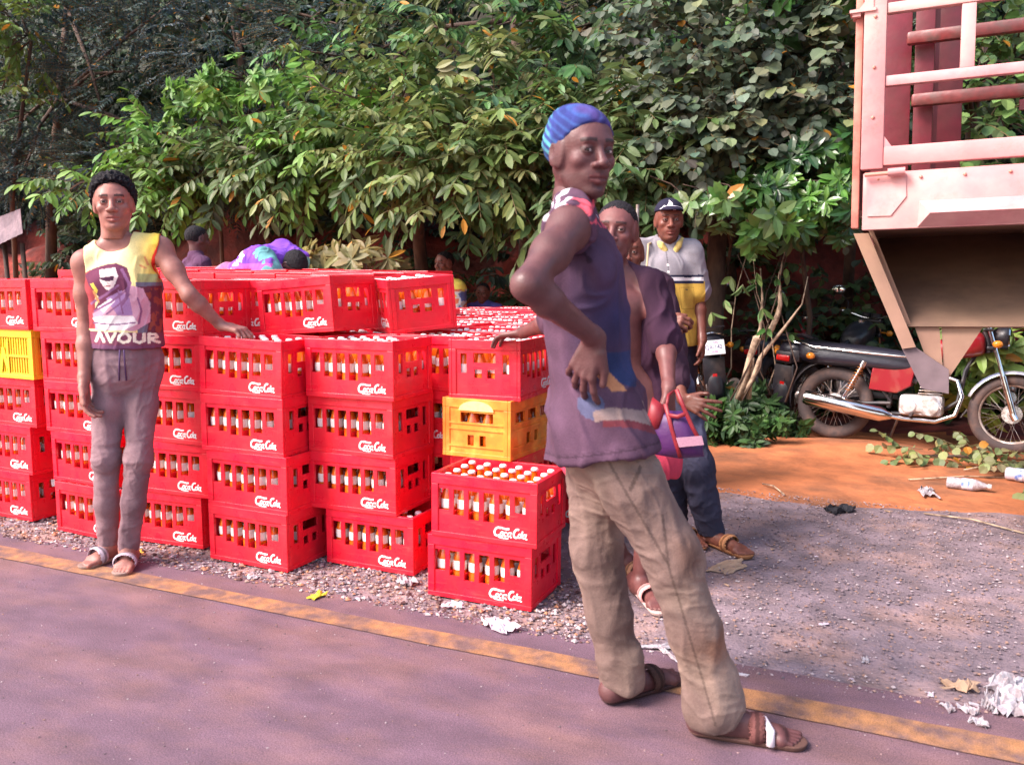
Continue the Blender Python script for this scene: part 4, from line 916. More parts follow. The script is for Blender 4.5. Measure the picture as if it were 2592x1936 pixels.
raw('drawstring', np.array(b.v)-org, b.f, mat('purple_cord', (.07, .03, .10), .8), par, True)
for q in (FR_, FL_): sandal(par, org, q, (.30, .20, .17), (.46, .36, .42))
# ------------------------------------------------------------------ 3  man in the open dark shirt, holding the bag
par, org = person((JO['anL'][0], JO['anL'][1], .005), 'man in an open dark purple shirt and pink shorts, half hidden behind the walking man')
tr, K = torso(JO, .85); up = K['up']; rc = K['rc']; fo = K['fc']; c3 = P(1560, 586, 3.34); f3 = ang(-82, .02)
fR, FR_ = foot(JO['anR'], G(1628, 1462, .035)); fL, FL_ = foot(JO['anL'], G(1662, 1528, .035))
hd = hand(JO['wrL'], (.05, .0, -1), (-1, .2, 0), (0, -1, 0), (75, 80, 82, 80), 0, (25, 50), 1.05); hd2 = hand(JO['wrR'], (-.9, .15, -.12), (0, 0, -1), (-.2, 1, 0), (25, 25, 25, 25), 9, (30, 0), 1.05)
pr = tr+arm(JO, 'R', .95)+arm(JO, 'L', .95)+leg(JO, 'R', .9)+leg(JO, 'L', .9)+fR+fL+hd+hd2
A3, W3 = body(par, org, pr, (c3, f3, V3(.06, 0, 1), 1.02), (.150, .052, .048), .0046, 6, .3, 0, .9, 1, JO['neck'], gaze=nrm(V3(0, 0, 1.3)-c3))
hair(par, org, c3, A3, 1.02, .0045, .060, amp=.0015, fs=110)
def opn(S): return [('c', JO['sh'+S], JO['el'+S], .056, .052, .03)]
spo = tr+opn('L')+opn('R')+[('c', K['hpm']+up*.15, K['hpm']-up*.06-fo*.02, .11, .125, .05, rc, 1.15), ('c', K['hpm']-up*.02, K['hpm']-up*.12, .125, .135, .04, rc, 1.2)]
garment('open_shirt', par, org, spo, .012, [((0, 0, .68), (0, 0, -1))], noise_tint((.042, .016, .034), .3, 9, 2, (.09, .04, .065), .25), .0048, .008, 10, 6, (1, 1, .5), subs=[('c', JO['neck']+up*.05+fo*.08, K['hpm']+fo*.16+up*.1, .085, .11, .02), ('c', K['hpm']+fo*.14+up*.1, K['hpm']+fo*.16-up*.3, .11, .13, .02)])
sho = [('e', K['hpm'], (.165, .135, .13), (K['rp'], K['fp'], up), .05)]
for S in 'RL': sho += [('c', JO['hip'+S], JO['kn'+S]*.75+JO['hip'+S]*.25, .12, .125, .04)]
garment('shorts', par, org, sho, 0, [((0, 0, .50), (0, 0, -1)), ((0, 0, .74), (0, 0, 1))], noise_tint((.48, .045, .085), .08, 10, 2), .005, .006, 10, 4, (1, 1, .6))
sandal(par, org, FR_, (.35, .16, .1), (.4, .2, .12)); sandal(par, org, FL_, (.5, .36, .33), (.75, .36, .34))
# ------------------------------------------------------------------ 4  bald man further back
par, org = person((JB['anL'][0], JB['anL'][1], .005), 'bald man with a red wristband and dark jeans, mostly hidden behind two others')
tr, K = torso(JB, .95); up = K['up']; rc = K['rc']; c4 = P(1588, 643, 4.1); f4 = ang(-72, .05)
fR, FR_ = foot(JB['anR'], G(1760, 1372, .035)); fL, FL_ = foot(JB['anL'], G(1872, 1392, .035))
hd = hand(JB['wrL'], (.92, -.25, -.25), (0, 1, -.3), (0, 0, 1), (10, 14, 20, 26), 12, (40, 0), 1.08); hd2 = hand(JB['wrR'], (.95, -.2, -.02), (0, .8, -.5), (0, -.2, 1), (45, 55, 62, 68), 2, (25, 30), 1.08)
pr = tr+arm(JB, 'R', .95)+arm(JB, 'L', .95)+leg(JB, 'R', .95)+leg(JB, 'L', .95)+fR+fL+hd+hd2
A4, W4 = body(par, org, pr, (c4, f4, V3(0, 0, 1), .98), (.17, .055, .036), .0052, 8, .4, 0, 0, 1, JB['neck'], gaze=nrm(V3(0, 0, 1.3)-c4))
garment('shirt', par, org, tr+[q for S in 'LR' for q in (('c', JB['sh'+S], JB['el'+S], .066, .058, .03), ('c', JB['el'+S], JB['el'+S]*.35+JB['wr'+S]*.65, .056, .046, .02))], .012, [((0, 0, .72), (0, 0, -1))], (.045, .02, .035), .006, .006, 10, 6, (1, 1, .5))
garment('jeans', par, org, trouser_prims(JB, 1., .062, .080, .10), 0, [((0, 0, .06), (0, 0, -1)), ((0, 0, .83), (0, 0, 1))], noise_tint((.040, .038, .065), .2, 12, 4, (.085, .085, .14), .25), .0055, .005, 13, 2, (1, 1, 1.4))
b = MB(); w0 = JB['wrR']; dw = nrm(JB['wrR']-JB['elR']); b.tube([w0-dw*.035, w0-dw*.0], [.0315, .030], 14); raw('wristband', np.array(b.v)-org, b.f, mat('red_wristband', (.75, .01, .02), .6), par, True)
sandal(par, org, FR_, (.2, .08, .04), (.4, .17, .08)); sandal(par, org, FL_, (.3, .13, .06), (.5, .22, .1))
# ------------------------------------------------------------------ 5  man in polo shirt and cap
zg = 0.02
par, org = person((JP['anL'][0], JP['anL'][1], zg), 'man in a grey and mustard polo shirt and dark cap standing before the bushes')
tr, K = torso(JP, 1.06); up = K['up']; rc = K['rc']; fpo = K['fc']; c5 = P(1693, 559, 5.2); f5 = ang(-67, -.02)
fR, _a = foot(JP['anR'], JP['anR']*V3(1, 1, 0)+V3(.03, -.14, .035)); fL, _b2 = foot(JP['anL'], JP['anL']*V3(1, 1, 0)+V3(.06, -.14, .035))
hd = hand(JP['wrL'], (.05, -.05, -1), (-1, 0, 0), (0, -1, 0), (25, 30, 35, 40), 3); hd2 = hand(JP['wrR'], (.3, -.4, -.8), (.5, 0, 0), (0, -1, 0), (30, 30, 30, 30), 3)
pr = tr+arm(JP, 'R')+arm(JP, 'L')+leg(JP, 'R')+leg(JP, 'L')+fR+fL+hd+hd2
A5, W5 = body(par, org, pr, (c5, f5, V3(0, 0, 1), 1.03), (.15, .045, .030), .0055, 9, .35, .12, .1, 1.03, JP['neck'], gaze=nrm(V3(0, 0, 1.3)-c5), ghead=.003)
def tintP(V):
    d = V-K['shm']; x = -(d@rc); z = V[:, 2]-x*.0; fr = (d@fpo) > 0; t = np.tile(V3(.27, .245, .27), (len(V), 1)); inb = (np.abs(x) < .225) & ((V[:, 2] < 1.36))
    zl = K['shm'][2]-.165; ylw = inb & (z < zl); t[ylw] = (.50, .30, .055)
    sl_ = (np.abs(x) > .222) & (z > 1.1); t[sl_ & (z < zl)] = (.22, .20, .24)
    bnd = (np.abs(x) < .215) & (np.abs(z-zl-.012) < .026); t[bnd] = (.02, .022, .05); t[(np.abs(x) < .215) & (np.abs(z-zl-.012) < .010)] = (.80, .76, .78)
    pk = fr & (np.abs(np.hypot((x+.0)*1., 0)) < .018) & (z > zl-.055) & (z < zl+.02); t[pk] = (.42, .36, .40)
    t[fr & (np.abs(x+.002) < .010) & (np.abs(z-zl+.0) < .006)] = (.4, .08, .06)
    pc = fr & (np.abs(x-.105) < .048) & (np.abs(z-(zl-.10)) < .065) & ~((np.abs(x-.105) < .045) & (np.abs(z-(zl-.10)) < .062)); t[pc] *= .6
    t[fr & (np.abs(x-.105) < .009) & (np.abs(z-(zl-.05)) < .004)] = (.02, .02, .05)
    t[fr & (np.abs(x+.004) < .0035) & (z > zl+.03)] *= .55
    for bz in (.055, .095): t[fr & (np.hypot(x+.004, z-(zl+bz)) < .0065)] = (.85, .8, .75)
    return t*(1+.07*fnoise(V, 14, 4))[:, None]
slv = [q for S in 'LR' for q in (('c', JP['sh'+S], JP['sh'+S]*.18+JP['el'+S]*.82, .068, .072, .03),)]
garment('polo_shirt', par, org, tr+slv+[('c', K['hpm']+up*.2, K['hpm']-up*.04, .135, .155, .05, rc, 1.08)], .014, [((0, 0, .885), (0, 0, -1))], tintP, .0042, .0055, 9, 12, (1, 1, .45), subs=[('e', JP['neck']+up*.06+fpo*.02, (.060, .066, .08), (rc, fpo, up), .01)])
nk = JP['neck']; fd = Field(nk-.14, nk+.14, .0035)
nk0 = nk; nk = nk+up*.018
cpts = [nk+fpo*.085-up*.045+rc*.030, nk+fpo*.085+rc*.052-up*.012, nk+fpo*.03+rc*.080+up*.012, nk-fpo*.035+rc*.070+up*.030, nk-fpo*.065+up*.040, nk-fpo*.035-rc*.070+up*.030, nk+fpo*.03-rc*.080+up*.012, nk+fpo*.085-rc*.052-up*.012, nk+fpo*.085-up*.045-rc*.030]
for a_, b_ in zip(cpts[:-1], cpts[1:]): fd.cap(a_, b_, .014, .014, .006); fd.cap(a_-up*.014, b_-up*.014, .013, .013, .008)
V, F = fd.mesh(); emit('collar', V, F, M_cloth, par, org, np.tile(V3(.62, .46, .15), (len(V), 1)))
garment('trousers', par, org, trouser_prims(JP, 1.02, .075, .085, .10), 0, [((0, 0, .05), (0, 0, -1)), ((0, 0, .95), (0, 0, 1))], (.018, .012, .022), .007, .004, 12, 2)
cp = MB(); 
fd = Field(c5-.17, c5+.17, .003); Wc = lambda x, y, z: c5+1.03*(x*A5[0]+y*A5[1]+z*A5[2])
fd.ell(Wc(0, -.012, .048), (.087, .110, .085), A5, 0); fd.plane(Wc(0, 0, .052), nrm(-A5[2]+A5[1]*.05), .003); V, F = fd.mesh(); x, y, z = localc(V, c5, A5, 1.03)
t = np.tile(V3(.016, .014, .032), (len(V), 1)); xs5 = -x; fr = y > .02
for pl in ([(-.006, .115), (-.03, .075), (-.006, .072)], [(-.052, .078), (-.036, .090), (-.028, .078)], [(-.04, .076), (-.02, .078), (-.026, .062), (-.038, .062)], [(-.018, .078), (.0, .078), (-.002, .063), (-.014, .063)], [(.004, .072), (.016, .082), (.026, .060), (.010, .060)], [(-.01, .12), (.008, .1), (.008, .08), (-.012, .078)]):
    t[fr & inpoly(xs5, z+.004, pl)] = (.78, .72, .74)
cap_ = emit('cap', V, F, M_cloth, par, org, t)
fd = Field(c5-.2, c5+.2, .003); fd.ell(Wc(0, .075, .054), (.072, .075, .030), A5, 0); fd.ell(Wc(0, .075, .046), (.074, .077, .030), A5, .0, 's'); fd.plane(Wc(0, .04, 0), -A5[1]); V, F = fd.mesh(); x, y, z = localc(V, c5, A5, 1.03)
t = np.tile(V3(.016, .012, .03), (len(V), 1)); t[(y < .105) & (y > .085) & (z > .06)] = (.5, .46, .5); t[(z > .0775)] = (.55, .5, .56)
raw('cap_brim', V-org, F, M_cloth, cap_, True, t)
b = MB(); q0 = P(1641, 618, 5.08); q1 = P(1636, 700, 5.02); b.tube([q0+V3(0, .12, .02), q0, q1, P(1625, 800, 5.02)], .007, 6, flat=((0, 1, 0), .4)); raw('shoulder_strap', np.array(b.v)-org, b.f, mat('tan_strap', (.35, .27, .16), .8), par, True)
# ------------------------------------------------------------------ 6-9  people beyond the crates
def simple(loc, label, J, hdp, col, h=.009, girth=1., extra=None, hair_=True, shirt=(.06, .03, .06), pants=(.05, .04, .06), shz=.9, jaw=1., sleeve=.6):
    par, org = person(loc, label); tr, K = torso(J, girth)
    pr = tr+arm(J, 'R', .95)+arm(J, 'L', .95)+leg(J, 'R', .9)+leg(J, 'L', .9)
    for S in 'RL':
        pr += foot(J['an'+S], J['an'+S]*V3(1, 1, 0)+np.array(hdp[1])*V3(1, 1, 0)*.13+V3(0, 0, J['an'+S][2]-.06))[0]; pr += hand(J['wr'+S], nrm(J['wr'+S]-J['el'+S]), K['fc'], V3(0, 0, 1))
    A_, W_ = body(par, org, pr, hdp, col, h, 11, .3, 0, 0, jaw, J['neck'], ghead=.0045)
    if hair_: hair(par, org, hdp[0], A_, hdp[3], .005, .06, h=.004, amp=.002)
    slv = [('c', J['sh'+S], J['sh'+S]*(1-sleeve)+J['el'+S]*sleeve, .066, .062, .03) for S in 'LR']
    garment('shirt', par, org, tr+slv, .012, [(K['hpm']-K['up']*.06, -K['up'])], shirt, h*.6, .005, 10, 6)
    garment('trousers', par, org, trouser_prims(J, .98), 0, [], pants, h, .004, 12, 2)
    return par, org, K
def stand(x, y, z0, head, fdir, lean=(0, 0), arms=None, hs=1.):
    """a standing figure whose head centre is given; fdir facing angle in degrees"""
    f = ang(fdir); r = np.cross(f, V3(0, 0, 1)); n = head-V3(0, 0, .165*hs)-f*.02; sm = n-V3(0, 0, .065*hs); hz = z0+.90*hs
    hip = V3(sm[0]-lean[0], sm[1]-lean[1], hz)
    J = dict(neck=n, shR=sm+r*.175*hs, shL=sm-r*.175*hs, hipR=hip+r*.08*hs, hipL=hip-r*.08*hs)
    for S, q in (('R', 1), ('L', -1)):
        J['el'+S] = J['sh'+S]+r*q*.05-V3(0, 0, .27*hs)+f*.02; J['wr'+S] = J['el'+S]-V3(0, 0, .22*hs)+f*.1
        J['kn'+S] = J['hip'+S]*V3(1, 1, 0)+f*.03+V3(0, 0, z0+.48*hs); J['an'+S] = J['hip'+S]*V3(1, 1, 0)+V3(0, 0, z0+.075)
    if arms: J.update(arms(J))
    return J
hd8 = P(500, 606, 5.9); J8 = stand(0, 0, 0, hd8, 60)
simple((hd8[0], hd8[1], 0), 'man in a dark purple T-shirt with his back turned, behind the leaning man\'s arm', J8, (hd8, ang(75), V3(0, 0, 1), 1.0), (.10, .04, .04), shirt=(.085, .035, .075))
hd9 = P(1124, 668, 7.4); J9 = stand(0, 0, 0, hd9, 250, (0, -.05)); 
def t9(V):
    n = fnoise(V, 16, 2); m = fnoise(V, 13, 7); t = np.tile(V3(.55, .5, .5), (len(V), 1)); t[n > .15] = (.12, .13, .3); t[m > .25] = (.7, .45, .08); t[(n < -.3)] = (.6, .15, .08); t[V[:, 2] > hd9[2]-.24] = (.82, .66, .12); return t
simple((hd9[0], hd9[1], 0), 'man in a brightly patterned shirt with yellow shoulders beyond the crates', J9, (hd9, ang(255), V3(0, 0, 1), 1.0), (.16, .055, .045), shirt=t9, sleeve=.75)
hd10 = P(1222, 742, 7.7); J10 = stand(0, 0, -.1, hd10, 280, (-.0, -.02), hs=.80)
simple((hd10[0], hd10[1], 0), 'youth in a blue shirt low beyond the crates in deep shade', J10, (hd10, ang(285), V3(.08, 0, 1), .84), (.14, .05, .035), shirt=(.10, .08, .30))
# bending man: trunk tipped towards the right
b0 = P(640, 655, 5.25); hp = P(588, 712, 5.25); sh = P(690, 662, 5.2); rv = V3(.15, -1, .1); rv = nrm(rv)
J7 = dict(neck=sh+V3(.05, 0, .0), shR=sh+rv*.17, shL=sh-rv*.15+V3(0, 0, .05), hipR=hp+rv*.08, hipL=hp-rv*.08)
J7['elR'] = J7['shR']+V3(.16, -.06, -.14); J7['wrR'] = J7['elR']+V3(.14, .0, -.18); J7['elL'] = J7['shL']+V3(.18, 0, -.10); J7['wrL'] = J7['elL']+V3(.10, 0, -.2)
for S, q in (('R', 1), ('L', -1)): J7['kn'+S] = V3(hp[0]+.05, hp[1], .52)+rv*q*.1; J7['an'+S] = V3(hp[0]-.02, hp[1], .08)+rv*q*.1
par, org = person((hp[0], hp[1], 0), 'bending man in a purple and green shirt reaching into the back crates')
tr, K = torso(J7, 1.12); c7 = sh+V3(.17, .02, -.04)
pr = tr+arm(J7, 'R')+arm(J7, 'L')+leg(J7, 'R', .95)+leg(J7, 'L', .95)
for S in 'RL': pr += hand(J7['wr'+S], (.1, 0, -1), (-1, 0, 0), (0, -1, 0), (40, 40, 40, 40)); pr += foot(J7['an'+S], J7['an'+S]*V3(1, 1, 0)+V3(.13, 0, .035))[0]
A7, W7 = body(par, org, pr, (c7, nrm(V3(.35, -.1, -.9)), V3(.9, 0, .35), 1.0), (.09, .035, .035), .008, 3, .4, 0, 0, 1, J7['neck'], ghead=.004)
hair(par, org, c7, A7, 1.0, .010, .06, h=.005, amp=.002)
def t7(V):
    zx = 1030+((V[:, 0]-b0[0])*.909)*333*10.05; zy = 560-(V[:, 2]-b0[2])*333*10.05
    t = np.tile(V3(.30, .10, .22), (len(V), 1)); t[zx > 690] = (.18, .06, .42); t[(zx > 850) & (zy > 700)] = (.42, .10, .40); t[zx < 300] = (.45, .2, .28)
    def seg(a, b): a = np.array(a); ba = np.array(b)-a; q = np.clip((V-a)@ba/(ba@ba), 0, 1); return np.linalg.norm(V-a-q[:, None]*ba, axis=1)
    t[seg(J7['shL'], J7['elL']) < .11] = (.20, .52, .42); t[(seg(J7['shR']+V3(.03, 0, 0), J7['elR']) < .095)] = (.13, .33, .34)
    fr = (V[:, 1] < b0[1]+.05) & (seg(J7['shL'], J7['elL']) > .11)
    for l in ([(860, 830), (880, 880), (1160, 860), (1180, 1000), (1060, 1020), (1040, 930)], [(860, 830), (960, 1020), (1080, 1030)], [(1060, 480), (1240, 470), (1300, 500)], [(1100, 410), (1200, 400)], [(1180, 500), (1120, 620), (1230, 640), (1260, 500)], [(990, 590), (1100, 650)], [(940, 680), (1080, 700)], [(920, 720), (1100, 715)]): t[fr & stroke(zx, zy, l, 26)] = (.85, .8, .82)
    return t*(1+.1*fnoise(V, 20, 1))[:, None]
gp = tr+[('c', J7['shR'], J7['elR']*.7+J7['shR']*.3, .080, .085, .03), ('c', J7['shL']+V3(0, 0, .04), J7['elL']*.8+J7['shL']*.2+V3(0, 0, .05), .080, .075, .03)]
garment('shirt', par, org, gp, .016, [(K['hpm']-K['up']*.02, -K['up'])], t7, .005, .007, 10, 6, (1, 1, 1))
garment('trousers', par, org, trouser_prims(J7, 1.), 0, [], (.2, .18, .17), .008, .004, 12, 2)
print('people done', round(time.time()-T0, 1))
# ================================================================== motorcycles
M_tyre = mat('dusty_black_rubber', (.075, .055, .055), .85, col2=(.17, .10, .08), nscale=9, lo=.45, hi=.7, bump=.4, bscale=90, bdist=.003)
M_chrome = mat('chrome', (.75, .72, .72), .16, 1., col2=(.4, .3, .25), nscale=14, lo=.55, hi=.75)
M_steel = mat('dull_steel', (.42, .38, .38), .38, .8, col2=(.28, .2, .16), nscale=12)
M_blk = mat('black_paint', (.02, .018, .024), .35, col2=(.09, .06, .055), nscale=8, lo=.5, hi=.75)
M_seat = mat('black_vinyl', (.022, .02, .032), .33, bump=.35, bscale=22, bdist=.006, spec=.6)
M_alu = mat('cast_aluminium', (.80, .76, .76), .32, .55, col2=(.45, .36, .32), nscale=18, lo=.45, hi=.65, bump=.5, bscale=50, bdist=.004)
M_redp = mat('red_paint', (.28, .012, .02), .28, coat=.5, col2=(.30, .06, .04), nscale=9, lo=.5, hi=.75)
M_maro = mat('maroon_paint', (.16, .008, .02), .28, coat=.5, col2=(.14, .06, .05), nscale=9, lo=.5, hi=.75)
M_bluep = mat('dark_blue_paint', (.02, .03, .10), .28, coat=.5, col2=(.10, .07, .07), nscale=9, lo=.5, hi=.75)
M_rim = mat('pale_dusty_rim', (.68, .60, .56), .3, .35, col2=(.4, .3, .25), nscale=12)
M_cop = mat('copper_coloured_spring', (.55, .2, .06), .35, .6)
M_rlens = mat('red_lens', (.55, .01, .01), .15, coat=.6); M_olens = mat('orange_lens', (.85, .28, .02), .15, coat=.6)
M_mirr = mat('mirror_glass', (.75, .8, .82), .05, 1.)
M_fend = mat('blue_white_fender', (.30, .34, .50), .25, .3, col2=(.75, .72, .76), nscale=3, lo=.42, hi=.55, coat=.4)
M_plate = mat('white_number_plate', (.80, .78, .82), .5)
def bike(tank=M_redp, side=M_redp, ffend=M_fend, plate=False, rcowl=M_blk):
    r = empty('motorcycle', (0, 0, 0)); R = .292; xr, xf = -.62, .62
    def P_(b, n, m, par=r, sm=True, auto=35): return b.build(n, m, par, auto=auto)
    for x in (xr, xf):
        t = MB(); rw = .052 if x < 0 else .043
        t.torus((x, 0, R), R-rw, rw, n=56, k=14, sq=.92)
        tt = P_(t, 'wheel', M_tyre)
        q = MB(); q.torus((x, 0, R), .216, .014, n=56, k=8, sq=1.9); q.torus((x, 0, R), .230, .007, n=56, k=6, sq=5.0); P_(q, 'rim', M_rim, tt)
        q = MB()
        for i in range(36):
            a = 2*PI*i/36; s = 1 if i % 2 else -1; a2 = a+(.55 if (i//2) % 2 else -.55)
            q.tube([(x+.205*math.cos(a), 0, R+.205*math.sin(a)), (x+.05*math.cos(a2), s*.035, R+.05*math.sin(a2))], .0017, 4, caps=False)
        P_(q, 'spokes', M_steel, tt)
        q = MB(); q.lathe([(.0, -.05), (.03, -.05), (.034, -.045), (.034, -.03), (.075 if x < 0 else .068, -.028), (.078 if x < 0 else .07, .01), (.034, .014), (.034, .045), (.0, .05)], 24, c=(x, 0, R), axis='y'); P_(q, 'hub', M_alu, tt)
    b = MB()                                                            # frame
    b.tube([(.40, 0, .80), (.30, 0, .60), (.26, 0, .36), (.10, 0, .24), (-.20, 0, .24)], .017)
    b.tube([(.40, 0, .84), (.2, 0, .76), (-.12, 0, .68), (-.2, 0, .5), (-.22, 0, .28)], .018)
    for s in (-1, 1): b.tube([(-.14, s*.05, .66), (-.42, s*.10, .66), (-.80, s*.11, .70), (-.90, s*.05, .71)], .011); b.tube([(-.20, s*.06, .33), (-.42, s*.10, .64)], .010)
    b.tube([(.42, 0, .90), (.45, 0, .74)], .030, 12)
    P_(b, 'frame', M_blk)
    for s in (-1, 1):                                                   # forks
        b = MB(); b.tube([(.435, s*.085, .93), (.56, s*.085, .52)], .015, 10, 0); b.tube([(.545, s*.085, .57), (.63, s*.085, R)], .023, 12, 0); b.tube([(.62, s*.085, R+.01), (.645, s*.085, R-.035)], .024, 10, 0)
        P_(b, 'fork', M_chrome)
    b = MB(); b.box((.40, -.11, .895), (.47, .11, .915), 0, .006); b.box((.43, -.105, .76), (.49, .105, .785), 0, .006); P_(b, 'fork_clamp', M_blk)
    b = MB()                                                            # front fender
    n = 16
    vs = []; fs = []
    for i in range(n+1):
        a = math.radians(8+ (150)*i/n)
        for j in range(7):
            u = -1+2*j/6; rr = R+.030-.022*u*u; vs.append((xf+rr*math.cos(a), u*.062, R+rr*math.sin(a)))
    for i in range(n):
        for j in range(6): fs.append((i*7+j, i*7+j+1, (i+1)*7+j+1, (i+1)*7+j))
    b.add(vs, fs); o = P_(b, 'front_fender', ffend); md = o.modifiers.new('s', 'SOLIDIFY'); md.thickness = .003
    b = MB(); vs = []; fs = []
    for i in range(n+1):
        a = math.radians(30+165*i/n)
        for j in range(7):
            u = -1+2*j/6; rr = R+.050-.025*u*u; vs.append((xr+rr*math.cos(a)-(.02 if a > 2 else 0), u*.072, R+rr*math.sin(a)+.02))
    for i in range(n):
        for j in range(6): fs.append((i*7+j, i*7+j+1, (i+1)*7+j+1, (i+1)*7+j))
    b.add(vs, fs); o = P_(b, 'rear_fender', rcowl); md = o.modifiers.new('s', 'SOLIDIFY'); md.thickness = .004
    for s in (-1, 1):                                                   # swingarm, shock
        b = MB(); b.tube([(-.20, s*.075, .32), (xr-.03, s*.085, R)], .014); b.box((xr-.07, s*.085-.008, R-.018), (xr+.03, s*.085+.008, R+.018)); P_(b, 'swingarm', M_blk)
        sh = MB(); a = Vector((-.40, s*.115, .635)); c = Vector((-.555, s*.105, .315)); sh.tube([a, c], .010, 8); sh.cyl(a, a.lerp(c, .12), .026, 12); sh.cyl(a.lerp(c, .72), c, .020, 12)
        so_ = P_(sh, 'shock_absorber', M_chrome); q = MB(); pts = []
        for i in range(97):
            t = i/96; p = a.lerp(c, .10+.62*t); an = t*9*2*PI; d = (c-a).normalized(); e1 = d.orthogonal().normalized(); e2 = d.cross(e1); pts.append(p+e1*.024*math.cos(an)+e2*.024*math.sin(an))
        q.tube(pts, .0042, 5); P_(q, 'spring', M_cop, so_)
        b = MB(); b.prism([(-.36, .42), (-.34, .60), (-.12, .655), (-.03, .62), (-.06, .46), (-.16, .40)], s*.10-.012, s*.10+.012); o = P_(b, 'side_panel', side); md = o.modifiers.new('b', 'BEVEL'); md.width = .008; md.segments = 2
    b = MB()                                                            # engine
    b.box((-.14, -.11, .235), (.17, .11, .40), 0, .035); b.lathe([(.0, -.155), (.055, -.152), (.075, -.13), (.08, -.08)], 20, c=(.085, 0, .315), axis='y'); b.lathe([(.0, -.150), (.045, -.147), (.062, -.13), (.065, -.08)], 20, c=(-.065, 0, .31), axis='y')
    b.lathe([(.08, .08), (.075, .135), (.055, .155), (.0, .158)], 20, c=(.06, 0, .315), axis='y'); b.box((-.10, -.135, .27), (.12, -.10, .36), 0, .012)
    e = P_(b, 'engine', M_alu); b = MB()
    for i in range(9): z = .405+i*.0225; w_ = .085 if i < 7 else .075; b.box((.075-w_+.012*i*.4, -w_, z), (.075+w_+.012*i*.4, w_, z+.008), 0, .002)
    b.box((.03, -.05, .40), (.14, .05, .61), 0, .01); P_(b, 'cylinder_fins', M_steel, e)
    b = MB(); b.tube([(-.02, -.05, .50), (-.11, -.05, .53)], .028, 10); b.box((-.22, -.07, .47), (-.11, .07, .58), 0, .015); P_(b, 'carburettor', M_blk, e)
    b = MB(); b.tube([(.16, -.03, .55), (.25, -.05, .52), (.29, -.09, .40), (.25, -.12, .26), (.12, -.135, .205), (-.10, -.145, .21), (-.20, -.15, .225)], .0165, 12)
    x0 = P_(b, 'exhaust_pipe', M_chrome); b = MB(); b.tube([(-.18, -.15, .222), (-.26, -.155, .235), (-.80, -.17, .325), (-.83, -.171, .33)], [.024, .058, .062, .050], 18); P_(b, 'silencer', M_chrome, x0)
    # seat
    prof = [(.06, .700, .09), (-.02, .715, .12), (-.18, .735, .14), (-.40, .765, .148), (-.62, .775, .145), (-.86, .780, .13), (-.925, .765, .09)]
    vs = []; fs = []; k = 14
    for (x, z, w_) in prof:
        hgt = {.06: .10, -.02: .15, -.925: .12}.get(x, .19)
        for j in range(k):
            t = 2*PI*j/k; cx = math.cos(t); sx = math.sin(t); cy = math.copysign(abs(cx)**.6, cx); sz = math.copysign(abs(sx)**.7, sx); vs.append((x, w_*cy*(1-.12*(sz > 0)), z-hgt*.5+hgt*.5*sz))
    for i in range(len(prof)-1):
        for j in range(k): fs.append((i*k+j, i*k+(j+1) % k, (i+1)*k+(j+1) % k, (i+1)*k+j))
    fs.append(tuple(range(k))); fs.append(tuple(range((len(prof)-1)*k, len(prof)*k)[::-1])); b = MB(); b.add(vs, fs); o = P_(b, 'seat', M_seat, auto=80); md = o.modifiers.new('s', 'SUBSURF'); md.levels = 1; md.render_levels = 1
    b = MB(); b.tube([(.02, -.145, .675), (-.40, -.155, .70), (-.80, -.14, .735), (-.90, -.08, .77), (-.92, 0, .785), (-.90, .08, .77), (-.80, .14, .735), (-.40, .155, .70)], .008, 8); P_(b, 'grab_rail', M_chrome)
    b = MB(); 
    for s in (-1, 1): b.tube([(-.80, s*.11, .80), (-.90, s*.11, .83), (-1.0, s*.10, .835)], .007, 6)
    b.tube([(-1.0, -.10, .835), (-1.0, .10, .835)], .007, 6)
    for y in (-.05, 0, .05): b.tube([(-.85, y, .825), (-1.0, y, .835)], .005, 6)
    P_(b, 'rear_rack', M_blk)
    # tank
    tp = [(.06, .72, .07, .05), (.10, .745, .10, .075), (.22, .79, .125, .10), (.33, .815, .12, .105), (.40, .805, .085, .08), (.425, .79, .05, .05)]
    vs = []; fs = []; k = 16
    for (x, z, w_, hh) in tp:
        for j in range(k):
            t = 2*PI*j/k; c_ = math.cos(t); s_ = math.sin(t); vs.append((x, w_*math.copysign(abs(c_)**.75, c_), z+hh*math.copysign(abs(s_)**.8, s_)*(1 if s_ > 0 else 1.15)))
    for i in range(len(tp)-1):
        for j in range(k): fs.append((i*k+j, i*k+(j+1) % k, (i+1)*k+(j+1) % k, (i+1)*k+j))
    fs.append(tuple(range(k))); fs.append(tuple(range((len(tp)-1)*k, len(tp)*k)[::-1])); b = MB(); b.add(vs, fs); o = P_(b, 'fuel_tank', tank, auto=80); md = o.modifiers.new('s', 'SUBSURF'); md.levels = 2; md.render_levels = 2
    b = MB(); b.cyl((.27, 0, .885), (.27, 0, .912), .03, 16); P_(b, 'filler_cap', M_chrome, o)
    b = MB(); b.tube([(.33, -.34, .955), (.36, -.22, .975), (.42, -.08, .93), (.43, 0, .925), (.42, .08, .93), (.36, .22, .975), (.33, .34, .955)], .0105, 10)
    hb = P_(b, 'handlebar', M_chrome)
